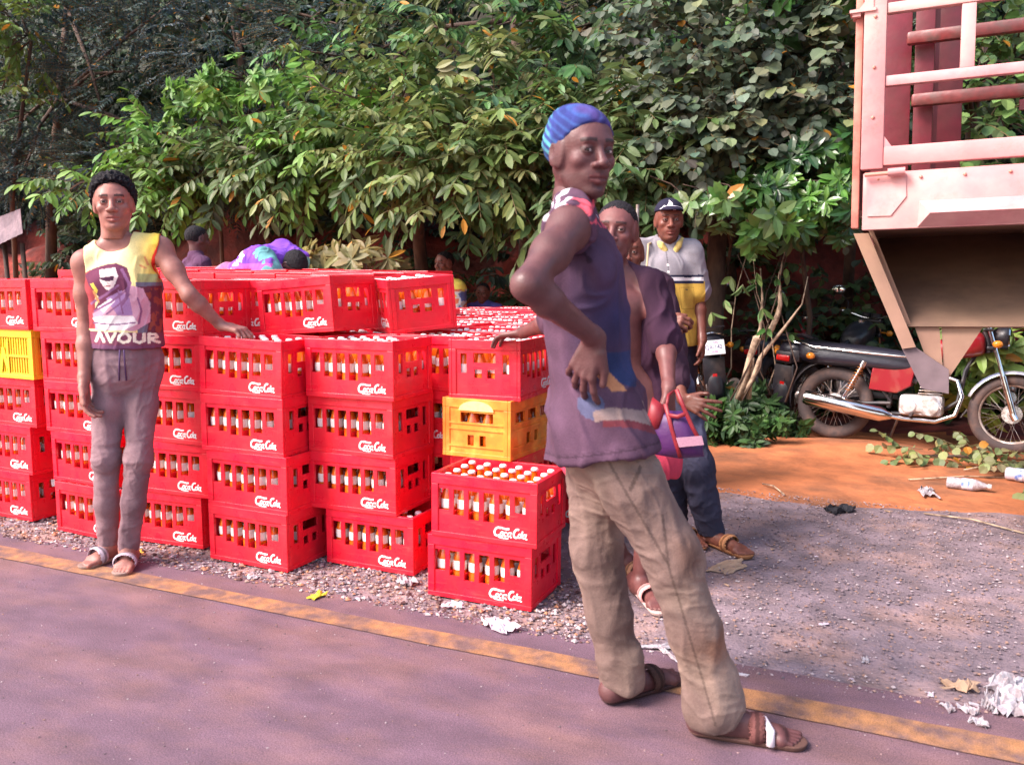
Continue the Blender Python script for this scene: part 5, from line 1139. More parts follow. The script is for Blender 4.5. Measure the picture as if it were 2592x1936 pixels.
    for s in (-1, 1):
        b = MB(); b.tube([(.322, s*.37, .952), (.355, s*.24, .972)], .0165, 10); P_(b, 'grip', M_tyre, hb)
        b = MB(); b.tube([(.37, s*.20, .97), (.41, s*.22, 1.05), (.36, s*.27, 1.12)], .005, 6); mi = P_(b, 'mirror', M_blk)
        b = MB(); b.sphere((.365, s*.30, 1.16), (.016, .062, .045), 16); P_(b, 'mirror_shell', M_blk, mi)
        b = MB(); b.sphere((.352, s*.30, 1.16), (.008, .055, .038), 16); P_(b, 'mirror_glass', M_mirr, mi)
        b = MB(); b.tube([(.39, s*.22, .965), (.42, s*.36, .94)], .005, 6); P_(b, 'brake_lever', M_alu, hb)
        for x, z in ((.50, .80), (-.80, .66)):
            b = MB(); b.tube([(x, s*.08, z), (x, s*.14, z)], .007, 6); b.sphere((x, s*.165, z), (.036, .030, .028), 12); i_ = P_(b, 'indicator', M_olens)
    b = MB(); b.lathe([(.0, -.08), (.055, -.07), (.085, -.02), (.092, .02), (.088, .03), (.0, .031)], 24, c=(.535, 0, .855), axis='x'); hl = P_(b, 'headlight', M_blk)
    b = MB(); b.lathe([(.084, .031), (.080, .040), (.04, .052), (0, .055)], 24, c=(.535, 0, .855), axis='x'); P_(b, 'lens', M_mirr, hl)
    b = MB(); b.lathe([(0, 0), (.04, 0), (.042, .035), (0, .038)], 16, c=(.44, -.045, .935)); b.lathe([(0, 0), (.04, 0), (.042, .035), (0, .038)], 16, c=(.44, .045, .935)); P_(b, 'gauges', M_blk)
    b = MB(); b.box((-.985, -.075, .60), (-.90, .075, .70), 0, .015); tl = P_(b, 'tail_light', M_blk); b = MB(); b.box((-.998, -.062, .618), (-.96, .062, .668), 0, .012); P_(b, 'red_lens', M_rlens, tl)
    b = MB(); b.box((-.955, -.09, .36), (-.940, .09, .58), 0, .006); b.box((-.96, -.02, .45), (-.955, .02, .475), 0); fl = P_(b, 'mud_flap', M_blk); b = MB(); b.box((-.962, -.018, .42), (-.956, .018, .445)); P_(b, 'reflector', M_rlens, fl)
    if plate:
        b = MB(); b.box((-.09, -.004, -.065), (.09, .004, .065), 0, .003); p = P_(b, 'number_plate', M_plate); p.location = (-1.03, 0, .67); p.rotation_euler = (math.radians(-28), 0, math.radians(-90)); 
        dk = mat('dark_plate_print', (.05, .04, .16), .6); pk = mat('pink_plate_print', (.55, .06, .28), .6)
        text_mesh('print', 'QA-142', .052, dk, p, Matrix.Translation((0, -.0050, .0)) @ Matrix.Rotation(PI/2, 4, 'X'), .0006, sx=.8)
        text_mesh('print', 'UMR', .030, pk, p, Matrix.Translation((.0, -.0050, -.042)) @ Matrix.Rotation(PI/2, 4, 'X'), .0006); text_mesh('print', 'NIG', .026, pk, p, Matrix.Translation((.02, -.0050, .042)) @ Matrix.Rotation(PI/2, 4, 'X'), .0006)
    for s in (-1, 1): b = MB(); b.tube([(-.04, s*.10, .25), (-.04, s*.26, .25)], .012, 8); P_(b, 'footrest', M_tyre)
    b = MB(); b.tube([(-.14, .1, .25), (-.22, .22, .02)], .010, 8); P_(b, 'side_stand', M_steel)
    b = MB(); b.box((-.60, .070, .345), (-.16, .085, .395), 0, .006); P_(b, 'chain_guard', M_blk)
    return r
def place(r, x, y, z, head, lean, label):
    r.location = (x, y, z); r.rotation_euler = Euler((math.radians(lean), 0, math.radians(head)), 'XYZ'); tag(r, label, 'motorcycle', 'motorcycles parked before the bushes')
def at_rear(r, cx, cy, z, head, lean, label):
    h = math.radians(head); place(r, cx+.62*math.cos(h), cy+.62*math.sin(h), z, head, lean, label)
def gz(x, y): return float(terr_z(np.array([x]), np.array([y]))[0])
p = G(2108, 1110); at_rear(bike(), p[0], p[1], gz(p[0], p[1])-.005, -5.2, -5, 'motorcycle with long black seat and chrome silencer, seen side-on under the truck')
q = P(2022, 1010, 7.75); at_rear(bike(M_blk, M_blk, M_blk), q[0], q[1], gz(q[0], q[1]), 66, 5, 'black motorcycle seen from behind, just left of the side-on motorcycle')
q = P(1828, 895, 7.2); h_ = math.radians(108); q = q+.41*V3(math.cos(h_), math.sin(h_), 0); at_rear(bike(M_bluep, M_bluep, M_blk, plate=True), q[0], q[1], gz(q[0], q[1]), 108, -6, 'dark blue motorcycle with a white number plate beside the man in the polo shirt')
q = P(1955, 1010, 8.25); at_rear(bike(M_redp, M_redp, M_maro), q[0], q[1], gz(q[0], q[1]), 74, -5, 'red motorcycle deep in the bushes behind the forked pale stems')
q = P(2492, 1020, 8.15); at_rear(bike(M_maro, M_maro, M_chrome), q[0], q[1], gz(q[0], q[1]), 80, 4, 'maroon motorcycle behind the front wheel of the side-on motorcycle')
# ================================================================== truck
M_tp = mat('faded_pink_red_paint', (.56, .225, .235), .6, col2=(.66, .36, .33), nscale=2.2, lo=.4, hi=.62, var=.10, bump=.35, bscale=30, bdist=.004, objvar=((.55, .25, .2), .3, (.28, .09, .05)))
M_tp2 = mat('orange_primer_post', (.60, .24, .18), .6, col2=(.42, .13, .10), nscale=6, lo=.5, hi=.66, var=.12, bump=.3, bscale=30, bdist=.004)
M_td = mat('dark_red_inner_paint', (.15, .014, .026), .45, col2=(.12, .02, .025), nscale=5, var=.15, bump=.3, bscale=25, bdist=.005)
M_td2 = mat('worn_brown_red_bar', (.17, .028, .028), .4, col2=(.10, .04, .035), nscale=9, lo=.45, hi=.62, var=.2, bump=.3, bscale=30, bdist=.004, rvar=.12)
M_tan = mat('dusty_tan_underbody', (.34, .205, .135), .85, col2=(.30, .17, .12), nscale=2.5, var=.1, bump=.25, bscale=40, bdist=.004)
YT = 4.0
def XZ(px, py, Y=YT): p = P(px, py, Y); return p[0], p[2]
tx0, tz0 = XZ(2160, 584); XR = 4.2
tr_ = empty('truck', (1.8, 5.0, 0)); tag(tr_, 'pink-red cargo truck body with barred side and tan underbody at the right edge', 'truck')
O = Vector(tr_.location)
def tb(name, m, b, par=None):
    b.v = [tuple(Vector(v)-O) for v in b.v] if par is None else [tuple(Vector(v)-O) for v in b.v]
    return b.build(name, m, par or tr_, auto=35)
sx0, _ = XZ(2200, 200); sx1, _ = XZ(2257, 200); px1, _ = XZ(2192, 300)
ZT = 3.7
b = MB(); b.box((tx0, YT+.012, tz0+.01), (px1, YT+.09, ZT), 0, .004); tb('corner_post', M_tp2, b)
for yy_ in (.33, 1.62):                      # latch plates on the post
    pass
b = MB(); z_ = XZ(2180, 36)[1]; b.box((tx0-.022, YT-.03, z_), (sx0+.045, YT+.05, z_+.012)); b.box((tx0-.012, YT-.02, z_-.014), (tx0+.02, YT+.06, z_-.0004)); b.prism([(sx0-.02, z_+.0125), (sx0+.035, z_+.0125), (sx0+.035, z_+.05), (sx0+.01, z_+.05)], YT-.025, YT-.015); tb('latch', M_tp, b)
zb = XZ(2257, 421)[1]; zb1 = XZ(2257, 373)[1]; zm0 = XZ(2257, 220)[1]; zm1 = XZ(2257, 194)[1]; zu0 = XZ(2257, 36)[1]; zu1 = XZ(2257, 10)[1]
b = MB(); b.box((sx0, YT-.02, zb-.012), (sx1, YT+.04, ZT), 0, .005); tb('gate_stile', M_tp, b)
b = MB(); b.box((sx1+.0005, YT-.017, zb), (XR, YT+.037, zb1), 0, .005); tb('gate_bottom_rail', M_tp, b)
b = MB(); b.prism([(sx1+.0003, zb1+.0004), (sx1+.03, zb1+.0004), (sx1+.0003, zb1+.045)], YT-.012, YT+.03); tb('corner_gusset', M_tp, b)
mx0, _ = XZ(2448, 150); mx1, _ = XZ(2485, 150)
for z0_, z1_ in ((zm0, zm1), (zu0, zu1), (zu1+.33, zu1+.38)):
    b = MB(); b.box((sx1+.0005, YT-.012, z0_), (XR, YT+.030, z1_), 0, .004); tb('gate_rail', M_tp, b)
for i in range(7):
    o_ = i*.62+.0
    b = MB(); b.box((mx0+o_, YT-.008, zm1+.0005), (mx1+o_, YT+.026, zu0-.0005), 0, .003); tb('gate_upright', M_tp, b)
    b = MB(); b.box((mx0+o_-.0, YT-.008, zu1+.0005), (mx1+o_-.0, YT+.026, zu1+.3295), 0, .003); tb('gate_upright', M_tp, b)
# lower body board with pressed plate and ledge
lx0, _ = XZ(2192, 500); zt = XZ(2257, 437)[1]
b = MB(); b.box((lx0+.0006, YT+.0, tz0), (XR, YT+.06, zt), 0, .004); lb = tb('lower_board', M_tp, b)
pl = [XZ(*q) for q in ((2203, 447), (2303, 440), (2303, 500), (2262, 548), (2203, 549))]
b = MB(); b.prism([(x, z) for x, z in pl], YT-.006, YT-.0005); tb('corner_plate', M_tp, b, lb)
a = [XZ(*q) for q in ((2336, 512), (2592, 497))]; l0, l1 = a[0][1], XZ(2372, 545)[1]; l2 = XZ(2345, 578)[1]
b = MB(); xs0 = a[0][0]; xs1 = xs0+.04
v = [(xs0, YT-.0008, l0), (XR, YT-.0008, l0), (XR, YT-.07, l1), (xs1, YT-.07, l1), (xs1-.045, YT-.0008, l2), (XR, YT-.0008, l2)]
b.add(v, [(0, 1, 2, 3), (3, 2, 5, 4), (0, 3, 4), (1, 5, 2), (0, 4, 5, 1)]); tb('side_ledge', M_tp, b, lb)
b = MB(); hx0, hz = XZ(2200, 442); hx1, _ = XZ(2258, 440); hx2, _ = XZ(2302, 436); b.tube([(hx0, YT-.03, hz-.006), (hx1, YT-.03, hz-.004)], .0085, 10); tb('hinge_pin', M_tp2, b); b = MB(); b.tube([(hx1+.0, YT-.032, hz-.002), (hx2, YT-.032, hz)], .0165, 12); tb('hinge', M_tp, b)
b = MB()
for i in range(14): b.sphere((lx0+.06+i*.16, YT-.002, zt-.028), .007, 8)
for i in range(9): b.sphere(((sx0+sx1)/2, YT-.021, zb1+.12+i*.2), .0075, 8)
tb('bolts', M_tp2, b, lb)
# floor, far side, end wall
YF = 6.0
b = MB(); b.box((tx0+.05, YT+.0606, tz0+.02), (XR, YF-.0605, tz0+.08)); tb('floor', M_tan, b)
b = MB(); b.box((tx0+.0, YF-.06, tz0), (XR, YF, zt+.03)); tb('far_board', M_td, b)
b = MB(); b.box((tx0+.004, YT+.0905, tz0+.09), (tx0+.05, YF-.061, zt+.03)); 
b.box((tx0+.004, YT+.0905, zt+.0305), (tx0+.05, YT+.50, ZT)); b.box((tx0+.008, YF-.35, zt+.031), (tx0+.05, YF-.0612, ZT)); tb('end_board', M_td, b)
def atYF(px, Y): return P(px, 250, Y)[0]
for a0, a1, Y in ((2326, 2376, 5.3), (2386, 2450, 5.92)):
    x0, x1 = atYF(a0, Y), atYF(a1, Y); b = MB(); b.box((x0, Y, tz0+.081), (x1, Y+.05, ZT), 0, .006); tb('inner_post', M_td, b)
b = MB(); b.box((atYF(2215, 5.36), 5.36, tz0+.081), (atYF(2318, 5.36), 5.385, ZT), 0, .004); b.box((atYF(2376, 5.6), 5.6, tz0+.081), (atYF(2388, 5.6), 5.62, ZT)); tb('inner_panel', M_td, b)  # second box is a dark strip added for the dark gap between posts
for px, py, Y in ((2312, 100, 5.24), (2320, 257, 5.24)):
    p = P(px, py, Y); b = MB(); b.box((p[0], Y-.028, p[2]-.034), (XR, Y+.028, p[2]+.034), 0, .016); tb('inner_bar', M_td2, b)
for i in range(5):
    x = 1.1+.7*i; b = MB(); b.box((x, YF-.05, zt+.031), (x+.08, YF-.0, ZT), 0, .004); tb('far_post', M_td, b)
for z_ in (2.25, 2.9, 3.5): b = MB(); b.box((atYF(2450, 5.97)+.3, YF+.001, z_), (XR, YF+.03, z_+.06)); tb('far_rail', M_td, b)
# underbody: slanted edge beam, big tan plate, hanging brackets
YU = 4.28
s0 = [XZ(2168, 592, YU), XZ(2206, 592, YU), XZ(2318, 880, YU), XZ(2284, 884, YU)]
b = MB(); b.prism([(x, z) for x, z in s0], YU-.04, YU+.02); ub = tb('slanted_edge_beam', M_tan, b)
s1 = [XZ(2206, 586, YU), (XR, XZ(2300, 586, YU)[1]), (XR, XZ(2592, 829, YU)[1]), XZ(2300, 829, YU)]
(ax_0, az0), (ax1, az1), (ax2, az2), (ax3, az3) = s1; k_ = 5.0/YU; tp0 = P(2206, 586, 5.0); tz_ = tz0+.019
v = [(ax3, YU, az3), (ax2, YU, az3), (ax2, 5.3, tz_), (ax_0-.02, 5.3, tz_)]
b = MB(); b.add(v+[(x, y+.02, z-.006) for x, y, z in v], [(0, 1, 2, 3), (7, 6, 5, 4), (0, 4, 5, 1), (1, 5, 6, 2), (2, 6, 7, 3), (3, 7, 4, 0)]); tb('underbody_plate', mat('shaded_tan_underbody', (.27, .165, .11), .85, col2=(.20, .12, .085), nscale=2.5, var=.12, bump=.3, bscale=30, bdist=.005), b)  # tan darkened and plate tilted inward to put shade under the body
b = MB(); b.add([(ax_0-.005, YU+.02, tz_), (ax3-.005, YU+.02, az3), (ax_0-.03, 5.3, tz_), (ax_0+.015, YU+.02, tz_), (ax3+.015, YU+.02, az3), (ax_0-.01, 5.3, tz_)], [(0, 2, 1), (3, 4, 5), (0, 1, 4, 3), (1, 2, 5, 4), (0, 3, 5, 2)]); tb('side_gusset', M_tan, b)
b = MB(); q = [XZ(2316, 829, YU+.05), XZ(2378, 829, YU+.05), XZ(2384, 930, YU+.05), XZ(2350, 930, YU+.05)]; b.prism(q, YU+.02, YU+.08); tb('bracket', M_tan, b)
b = MB(); q = [XZ(2384, 829, YU+.05), XZ(2492, 829, YU+.05), XZ(2398, 962, YU+.05), XZ(2352, 962, YU+.05), XZ(2350, 935, YU+.05), XZ(2386, 920, YU+.05)]; b.prism(q, YU+.03, YU+.045); tb('bracket_gusset', M_tan, b)
b = MB(); q = [XZ(2284, 886, YU), XZ(2318, 882, YU), XZ(2400, 940, YU), XZ(2398, 1000, YU), XZ(2330, 985, YU)]; b.prism(q, YU-.02, YU+.005); tb('step_plate', mat('dark_dusty_steel', (.16, .11, .12), .8, var=.15), b)
b = MB(); b.box((.9, YT+.35, tz0-.22), (XR, YT+.47, tz0-.002)); b.box((.9, YF-.47, tz0-.22), (XR, YF-.35, tz0-.002)); tb('chassis_rail', M_tan, b)
for x in (1.9, 3.2):
    for y in (YT+.30, YF-.30):
        b = MB(); b.lathe([(.30, -.13), (.44, -.135), (.50, -.11), (.515, -.04), (.515, .04), (.50, .11), (.44, .135), (.30, .13)], 40, c=(x, y, .49), axis='y'); w_ = tb('wheel', M_tyre, b)
        b = MB(); b.lathe([(0, -.05), (.12, -.08), (.14, -.02), (.28, -.03), (.3005, -.11), (.3005, .11), (.28, .03), (0, .02)], 32, c=(x, y, .49), axis='y'); tb('rim', M_tan, b, w_)
b = MB(); b.tube([(1.9, YT+.2, .525), (1.9, YF-.2, .525)], .05, 12); b.tube([(3.2, YT+.2, .525), (3.2, YF-.2, .525)], .05, 12)
for x in (1.9, 3.2): b.box((x-.06, YT+.36, .57), (x+.06, YT+.46, tz0-.2205)); b.box((x-.06, YF-.46, .57), (x+.06, YF-.36, tz0-.2205))
tb('axle', M_tan, b)

tr_.rotation_euler = (0, math.radians(-1.2), 0); tr_.location = (1.8+.020, 5.0, .043)
# ================================================================== plants
def leafmat(name, rough=.42, spec=.45, transl=.30): return mat(name, (1, 1, 1), rough, attr=True, transl=transl, spec=spec, var=.10, nscale=4)
M_leaf = leafmat('matte_leaves', .5, .4); M_gloss = leafmat('glossy_leaves', .28, .6, .28)
M_bark = mat('brown_bark', (.11, .065, .045), .9, col2=(.05, .03, .025), nscale=8, bump=.8, bscale=25, bdist=.01, stretch=(1, 1, .3))
M_pale = mat('pale_mottled_bark', (.52, .38, .26), .85, col2=(.20, .13, .09), nscale=14, lo=.45, hi=.6, bump=.6, bscale=40, bdist=.006)
def leaf_tpl(kind):
    """x across, y along, z up; unit length"""
    if kind == 'round': w, prof = .98, [(0, 0), (.12, .62), (.42, 1.0), (.75, .80), (1, .0)]
    elif kind == 'fern': w, prof = .30, [(0, 0), (.25, .8), (.6, .9), (1, 0)]
    elif kind == 'broad': w, prof = .50, [(0, 0), (.22, .62), (.52, 1.0), (.80, .62), (1, 0)]
    else: w, prof = .36, [(0, 0), (.22, .65), (.52, 1.0), (.80, .70), (1, 0)]
    v = []; f = []; n = len(prof)
    for t, u in prof: v += [(-w*.5*u, t, .10*u*w-.16*t*t), (0, t, -.16*t*t), (w*.5*u, t, .10*u*w-.16*t*t)]
    for i in range(n-1):
        a = 3*i; b = 3*(i+1); f += [(a, a+1, b+1, b), (a+1, a+2, b+2, b+1)]
    return np.array(v), np.array(f)
def rotm(d, up):
    """rows: frames with y along d; d,up (N,3)"""
    d = d/(np.linalg.norm(d, axis=1, keepdims=True)+1e-9); x = np.cross(d, up); x /= np.linalg.norm(x, axis=1, keepdims=True)+1e-9; z = np.cross(x, d); return x, d, z
def sprigs(kind, O_, D, r, SZ=1.):
    """O_ (N,3) bases, D (N,3) directions -> leaf bases, dirs, normals, lengths, stems"""
    N = len(O_); D = D/np.linalg.norm(D, axis=1, keepdims=True); up = np.tile(V3(0, 0, 1), (N, 1)); x, d, z = rotm(D, up+.25*r.normal(size=(N, 3)))
    LB = []; LD = []; LN = []; LL = []; sid = []; ST = []
    if kind == 'single':
        for q in range(3): LB.append(O_); LD.append(D+.5*r.normal(size=(N, 3))); LN.append(r.normal(size=(N, 3))+np.array([0, -1, .3])); LL.append(SZ*r.uniform(.08, .14, N)); sid.append(np.arange(N))
        ST = (O_, O_+D*.01, O_+D*.02)
    elif kind in ('pinnate', 'fern', 'roundtwig'):
        L, n, ll = {'pinnate': (.50, 6, .165), 'fern': (.42, 11, .062), 'roundtwig': (.42, 6, .098)}[kind]
        sc = SZ*r.uniform(.7, 1.2, N)
        for i in range(n+1):
            t = .18+.82*i/n; c = O_+d*(L*sc*t)[:, None]-np.array([0, 0, 1])*(.16*L*sc*t*t)[:, None]
            for s in ((-1, 1) if i < n else (0,)):
                if kind == 'roundtwig' and s == (1 if i % 2 else -1): continue
                dd = d*(.45 if s else 1)+x*s*.9+np.array([0, 0, -1])*(r.uniform(.25, .9, N) if kind != 'fern' else r.uniform(.05, .35, N))[:, None]+.12*r.normal(size=(N, 3))
                LB.append(c); LD.append(dd); LN.append(z+.35*r.normal(size=(N, 3))+np.array([0, -.35, .2])); LL.append(ll*sc*r.uniform(.8, 1.15, N)*(1.0-.25*abs(t-.55))); sid.append(np.arange(N))
        ST = (O_, O_+d*(L*sc)[:, None]*.5-np.array([0, 0, 1])*(.04*L*sc)[:, None], O_+d*(L*sc)[:, None]-np.array([0, 0, 1])*(.16*L*sc)[:, None])
    else:
        n, ll = {'whorl': (8, .17), 'bigwhorl': (6, .20)}[kind]; sc = SZ*r.uniform(.7, 1.2, N); L = .22; tip = O_+d*(L*sc)[:, None]
        for k in range(2):
            for i in range(n if k == 0 else n-2):
                a = 2*PI*(i+.5*k)/(n if k == 0 else n-2)+r.uniform(-.2, .2, N); el = r.uniform(.15, .6, N)-.1+.4*k
                dd = (x*np.cos(a)[:, None]+z*np.sin(a)[:, None])*1.0+d*el[:, None]+np.array([0, 0, -.30])
                LB.append(tip-d*(.05*k)); LD.append(dd); LN.append(d+.3*z+.2*r.normal(size=(N, 3))); LL.append(ll*sc*r.uniform(.75, 1.15, N)); sid.append(np.arange(N))
        ST = (O_, O_+d*(L*sc)[:, None]*.5, tip)
    return np.concatenate(LB), np.concatenate(LD), np.concatenate(LN), np.concatenate(LL), np.concatenate(sid), ST
LK = {'pinnate': 'long', 'fern': 'fern', 'roundtwig': 'round', 'whorl': 'long', 'single': 'long', 'bigwhorl': 'broad'}
def foliage(name, kind, O_, D, cols, m, parent=None, seed=0, stem=True, spread=.18, org=(0, 0, 0), tone=None, yellow=.01, size=1.):
    r = np.random.RandomState(seed); B, Dd, Nn, LL, sid, ST = sprigs(kind, O_, D, r, size); tv, tf = leaf_tpl(LK[kind]); x, d, z = rotm(Dd, Nn)
    Nl = len(B); S = LL[:, None, None]; V = (tv[None, :, 0:1]*x[:, None]+tv[None, :, 1:2]*d[:, None]+tv[None, :, 2:3]*z[:, None])*S+B[:, None]
    F = tf[None]+np.arange(Nl)[:, None, None]*len(tv); cols = np.array(cols); ns = len(O_)
    cs = cols[r.choice(len(cols), ns)] if tone is None else cols[np.clip((tone*len(cols)).astype(int), 0, len(cols)-1)]
    c = cs[sid]*r.uniform(1-spread, 1+spread, (Nl, 1))*(1+.08*r.normal(size=(Nl, 3))); yl = r.rand(Nl) < yellow; c[yl] = np.array([.5, .22, .03])
    t = np.repeat(np.clip(c, .003, .9), len(tv), 0); V = V.reshape(-1, 3); F = F.reshape(-1, 4)
    if stem:
        a, b, c2 = ST; sx = np.array([1, 0, 0]); w_ = .0035; q = []; fq = []; n0 = len(V); base = 0
        for p0, p1 in ((a, b), (b, c2)):
            sd = np.cross(p1-p0, np.array([.3, -1, .2])); sd /= np.linalg.norm(sd, axis=1, keepdims=True)+1e-9; s2 = np.cross(sd, p1-p0); s2 /= np.linalg.norm(s2, axis=1, keepdims=True)+1e-9
            tri = [sd, -.5*sd+.87*s2, -.5*sd-.87*s2]
            ring = np.stack([p0+w_*k for k in tri]+[p1+w_*k for k in tri], 1); q.append(ring.reshape(-1, 3)); i0 = n0+base+np.arange(ns)*6
            for k in range(3): k2 = (k+1) % 3; fq.append(np.stack([i0+k, i0+k2, i0+3+k2, i0+3+k], -1))
            base += ns*6
        V = np.concatenate([V]+q); F = np.concatenate([F]+fq); t = np.concatenate([t, np.tile(np.array([.16, .11, .05]), (base, 1))])
    return raw(name, V-np.array(org), F, m, parent, False, t)
def blob_pts(blobs, dens, r, shell=.35, face=None):
    O_ = []; D = []
    for (c, rad, k) in blobs:
        n = int(k*dens); u = r.normal(size=(n, 3)); u /= np.linalg.norm(u, axis=1, keepdims=True); u[:, 1] = np.where(u[:, 1] > .45, -u[:, 1], u[:, 1])
        rr = 1-shell*r.rand(n)**1.5; p = np.array(c)+u*np.array(rad)*rr[:, None]; O_.append(p); D.append(u+np.array([0, -.35, .05])+.35*r.normal(size=(n, 3)))
    return np.concatenate(O_), np.concatenate(D)
def tree(name, label, cat, base, trunk, blobs, kind, cols, dens, m=M_leaf, bark=M_bark, r0=.09, seed=1, group=None, spread=.2, yellow=.01, limbs=True, size=1., dead=5):
    r = np.random.RandomState(seed); o = empty(name, base); tag(o, label, cat, group); org = np.array(base)
    b = MB(); top = np.array(trunk[-1]); pts = [Vector(base)-Vector((0, 0, .1))]+[Vector(t) for t in trunk]; n = len(pts)
    b.tube(pts, [r0*(1-.55*i/(n-1)) for i in range(n)], 10)
    if limbs:
        for (c, rad, k) in blobs:
            j = r.randint(max(1, n//2), n); s = pts[j]; e = Vector(c); mid = s.lerp(e, .5)+Vector((r.uniform(-.15, .15), r.uniform(-.1, .1), r.uniform(.05, .25)))
            b.tube([s, mid, e], [r0*.38, r0*.26, r0*.12], 6)
            for _ in range(3):
                e2 = e+Vector([r.uniform(-1, 1)*rad[0]*.8, r.uniform(-1, .3)*rad[1]*.8, r.uniform(-.7, .8)*rad[2]*.8]); b.tube([mid.lerp(e, .6), e.lerp(e2, .5)+Vector((0, 0, .05)), e2], [r0*.16, r0*.1, .006], 5)
    for _ in range(dead):
        (c, rad, k) = blobs[r.randint(len(blobs))]; e = Vector(c)+Vector([r.uniform(-1, 1)*rad[0], -abs(r.uniform(.5, 1.0))*rad[1], r.uniform(-.8, .6)*rad[2]]); e2 = e+Vector((r.uniform(-.35, .35), r.uniform(-.15, .05), r.uniform(-.35, .25))); b.tube([Vector(c), e, e.lerp(e2, .5)+Vector((0, 0, .04)), e2], [.012, .008, .006, .003], 5)
    b.v = [tuple(Vector(v)-Vector(base)) for v in b.v]; b.build('trunk', bark, o, smooth=True)
    O_, D = blob_pts(blobs, dens, r); foliage('crown', kind, O_, D, cols, m, o, seed+1, org=org, spread=spread, yellow=yellow, size=size)
    return o
def pb(px, py, Y, rx, rz, k=1., ry=None):
    p = P(px, py, Y); return (p, (rx, ry or rx*.8, rz), k)
def gz2(x, y): return float(terr_z(np.array([x]), np.array([y]))[0])
def bs(px, Y): x = P(px, 600, Y)[0]; return (x, Y, gz2(x, Y))
def tk(base, *pts): return [tuple(P(*q)) for q in pts]
OLV = [(.13, .18, .045), (.17, .22, .06), (.20, .23, .08), (.09, .14, .035), (.07, .12, .035)]
LIM = [(.13, .26, .04), (.10, .20, .035), (.18, .32, .06), (.07, .14, .03)]
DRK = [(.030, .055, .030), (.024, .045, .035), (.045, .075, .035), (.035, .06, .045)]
BLU = [(.036, .066, .075), (.028, .052, .064), (.050, .085, .080), (.040, .068, .055)]
GRY = [(.12, .15, .095), (.09, .12, .08), (.15, .18, .12), (.07, .10, .06), (.17, .19, .10)]
DG = [(.04, .09, .025), (.055, .12, .03), (.03, .07, .025)]
G1 = 'trees and shrubs of the roadside thicket'
def T(*a, **k): return tree(*a, group=G1, **k)
# --- dark fine-leaved trees at the upper left
b0_ = bs(120, 9.4); T('feathery_tree', 'dark feathery tree filling the upper left corner', 'tree', b0_, tk(0, (130, 500, 9.2), (150, 250, 9.1), (170, 20, 9.2)),
   [pb(60, 300, 8.6, 1.1, .75), pb(330, 180, 8.8, 1.1, .8), pb(120, 20, 8.6, 1.0, .7), pb(480, 400, 8.7, .8, .45), pb(300, 420, 8.5, .8, .4), pb(60, 440, 8.5, .8, .35), pb(420, 20, 8.8, 1., .6)], 'fern', BLU, 240, seed=3, dead=0)
b0_ = bs(640, 9.6); T('feathery_tree', 'bluish dark feathery tree right of the upper left corner', 'tree', b0_, tk(0, (640, 500, 9.4), (620, 250, 9.3), (600, 20, 9.3)),
   [pb(600, 140, 8.9, 1.0, .7), pb(850, 60, 8.9, .9, .6), pb(700, 330, 8.8, .9, .6), pb(560, 440, 8.6, .6, .3)], 'fern', BLU, 230, seed=5, dead=0)
b0_ = bs(30, 8.6); T('young_tree', 'young tree with yellow-green top at the left edge', 'tree', b0_, tk(0, (30, 500, 8.2), (60, 250, 8.0), (80, 100, 7.9)),
   [pb(70, 90, 7.8, .45, .40), pb(20, 30, 7.8, .4, .3), pb(0, 240, 7.8, .35, .25, .6)], 'pinnate', [(.17, .24, .05), (.12, .19, .04)], 34, r0=.04, seed=7)
# --- the olive broad compound-leaved trees in the middle
b0_ = bs(1080, 9.2); T('compound_leaved_tree', 'tree with big drooping olive leaf sprays over the middle of the crates', 'tree', b0_, tk(0, (1060, 600, 8.9), (1050, 450, 8.3), (1040, 300, 8.0), (1020, 120, 8.2)),
   [pb(1150, 400, 7.2, .75, .27, 1.5), pb(1270, 350, 7.3, .60, .33), pb(960, 360, 7.5, .60, .29), pb(1120, 500, 6.9, .2, .10, .35), pb(1230, 430, 7.0, .36, .12), pb(1400, 430, 7.4, .35, .28), pb(1000, 280, 7.8, .7, .4), pb(1230, 230, 7.8, .7, .4), pb(840, 440, 7.4, .36, .10, .4)], 'pinnate', OLV, 34, seed=11, spread=.25)
b0_ = bs(760, 9.0); T('compound_leaved_tree', 'tree with sunlit lime green sprays left of the middle', 'tree', b0_, tk(0, (760, 600, 8.8), (760, 420, 8.4), (780, 280, 8.3)),
   [pb(800, 290, 7.7, .40, .22), pb(800, 390, 7.5, .55, .22), pb(630, 290, 7.9, .35, .16, .8), pb(900, 350, 7.6, .45, .25), pb(680, 380, 7.7, .4, .16, .7), pb(860, 400, 7.5, .35, .17, .7)], 'pinnate', LIM, 26, r0=.06, seed=13)
b0_ = bs(430, 8.7); T('compound_leaved_tree', 'small tree with bright hanging sprays right of the leaning man\'s head', 'tree', b0_, tk(0, (440, 600, 8.4), (430, 500, 8.0), (420, 420, 7.8)),
   [pb(370, 460, 7.4, .22, .12, .8), pb(450, 470, 7.4, .22, .12, .8), pb(400, 340, 7.6, .2, .16, .6), pb(230, 470, 7.6, .35, .10, .4)], 'pinnate', LIM, 30, r0=.035, seed=15)
b0_ = bs(700, 8.8); T('compound_leaved_tree', 'shrub with dull green leaves hanging low over the back crates', 'tree', b0_, tk(0, (690, 640, 8.5), (660, 560, 8.2), (640, 500, 8.0)),
   [pb(620, 425, 7.8, .7, .16), pb(780, 420, 7.7, .5, .14), pb(500, 440, 7.9, .45, .11), pb(720, 490, 7.6, .2, .07, .2)], 'pinnate', [(.09, .13, .05), (.12, .15, .06), (.07, .10, .04)], 50, r0=.05, seed=17)
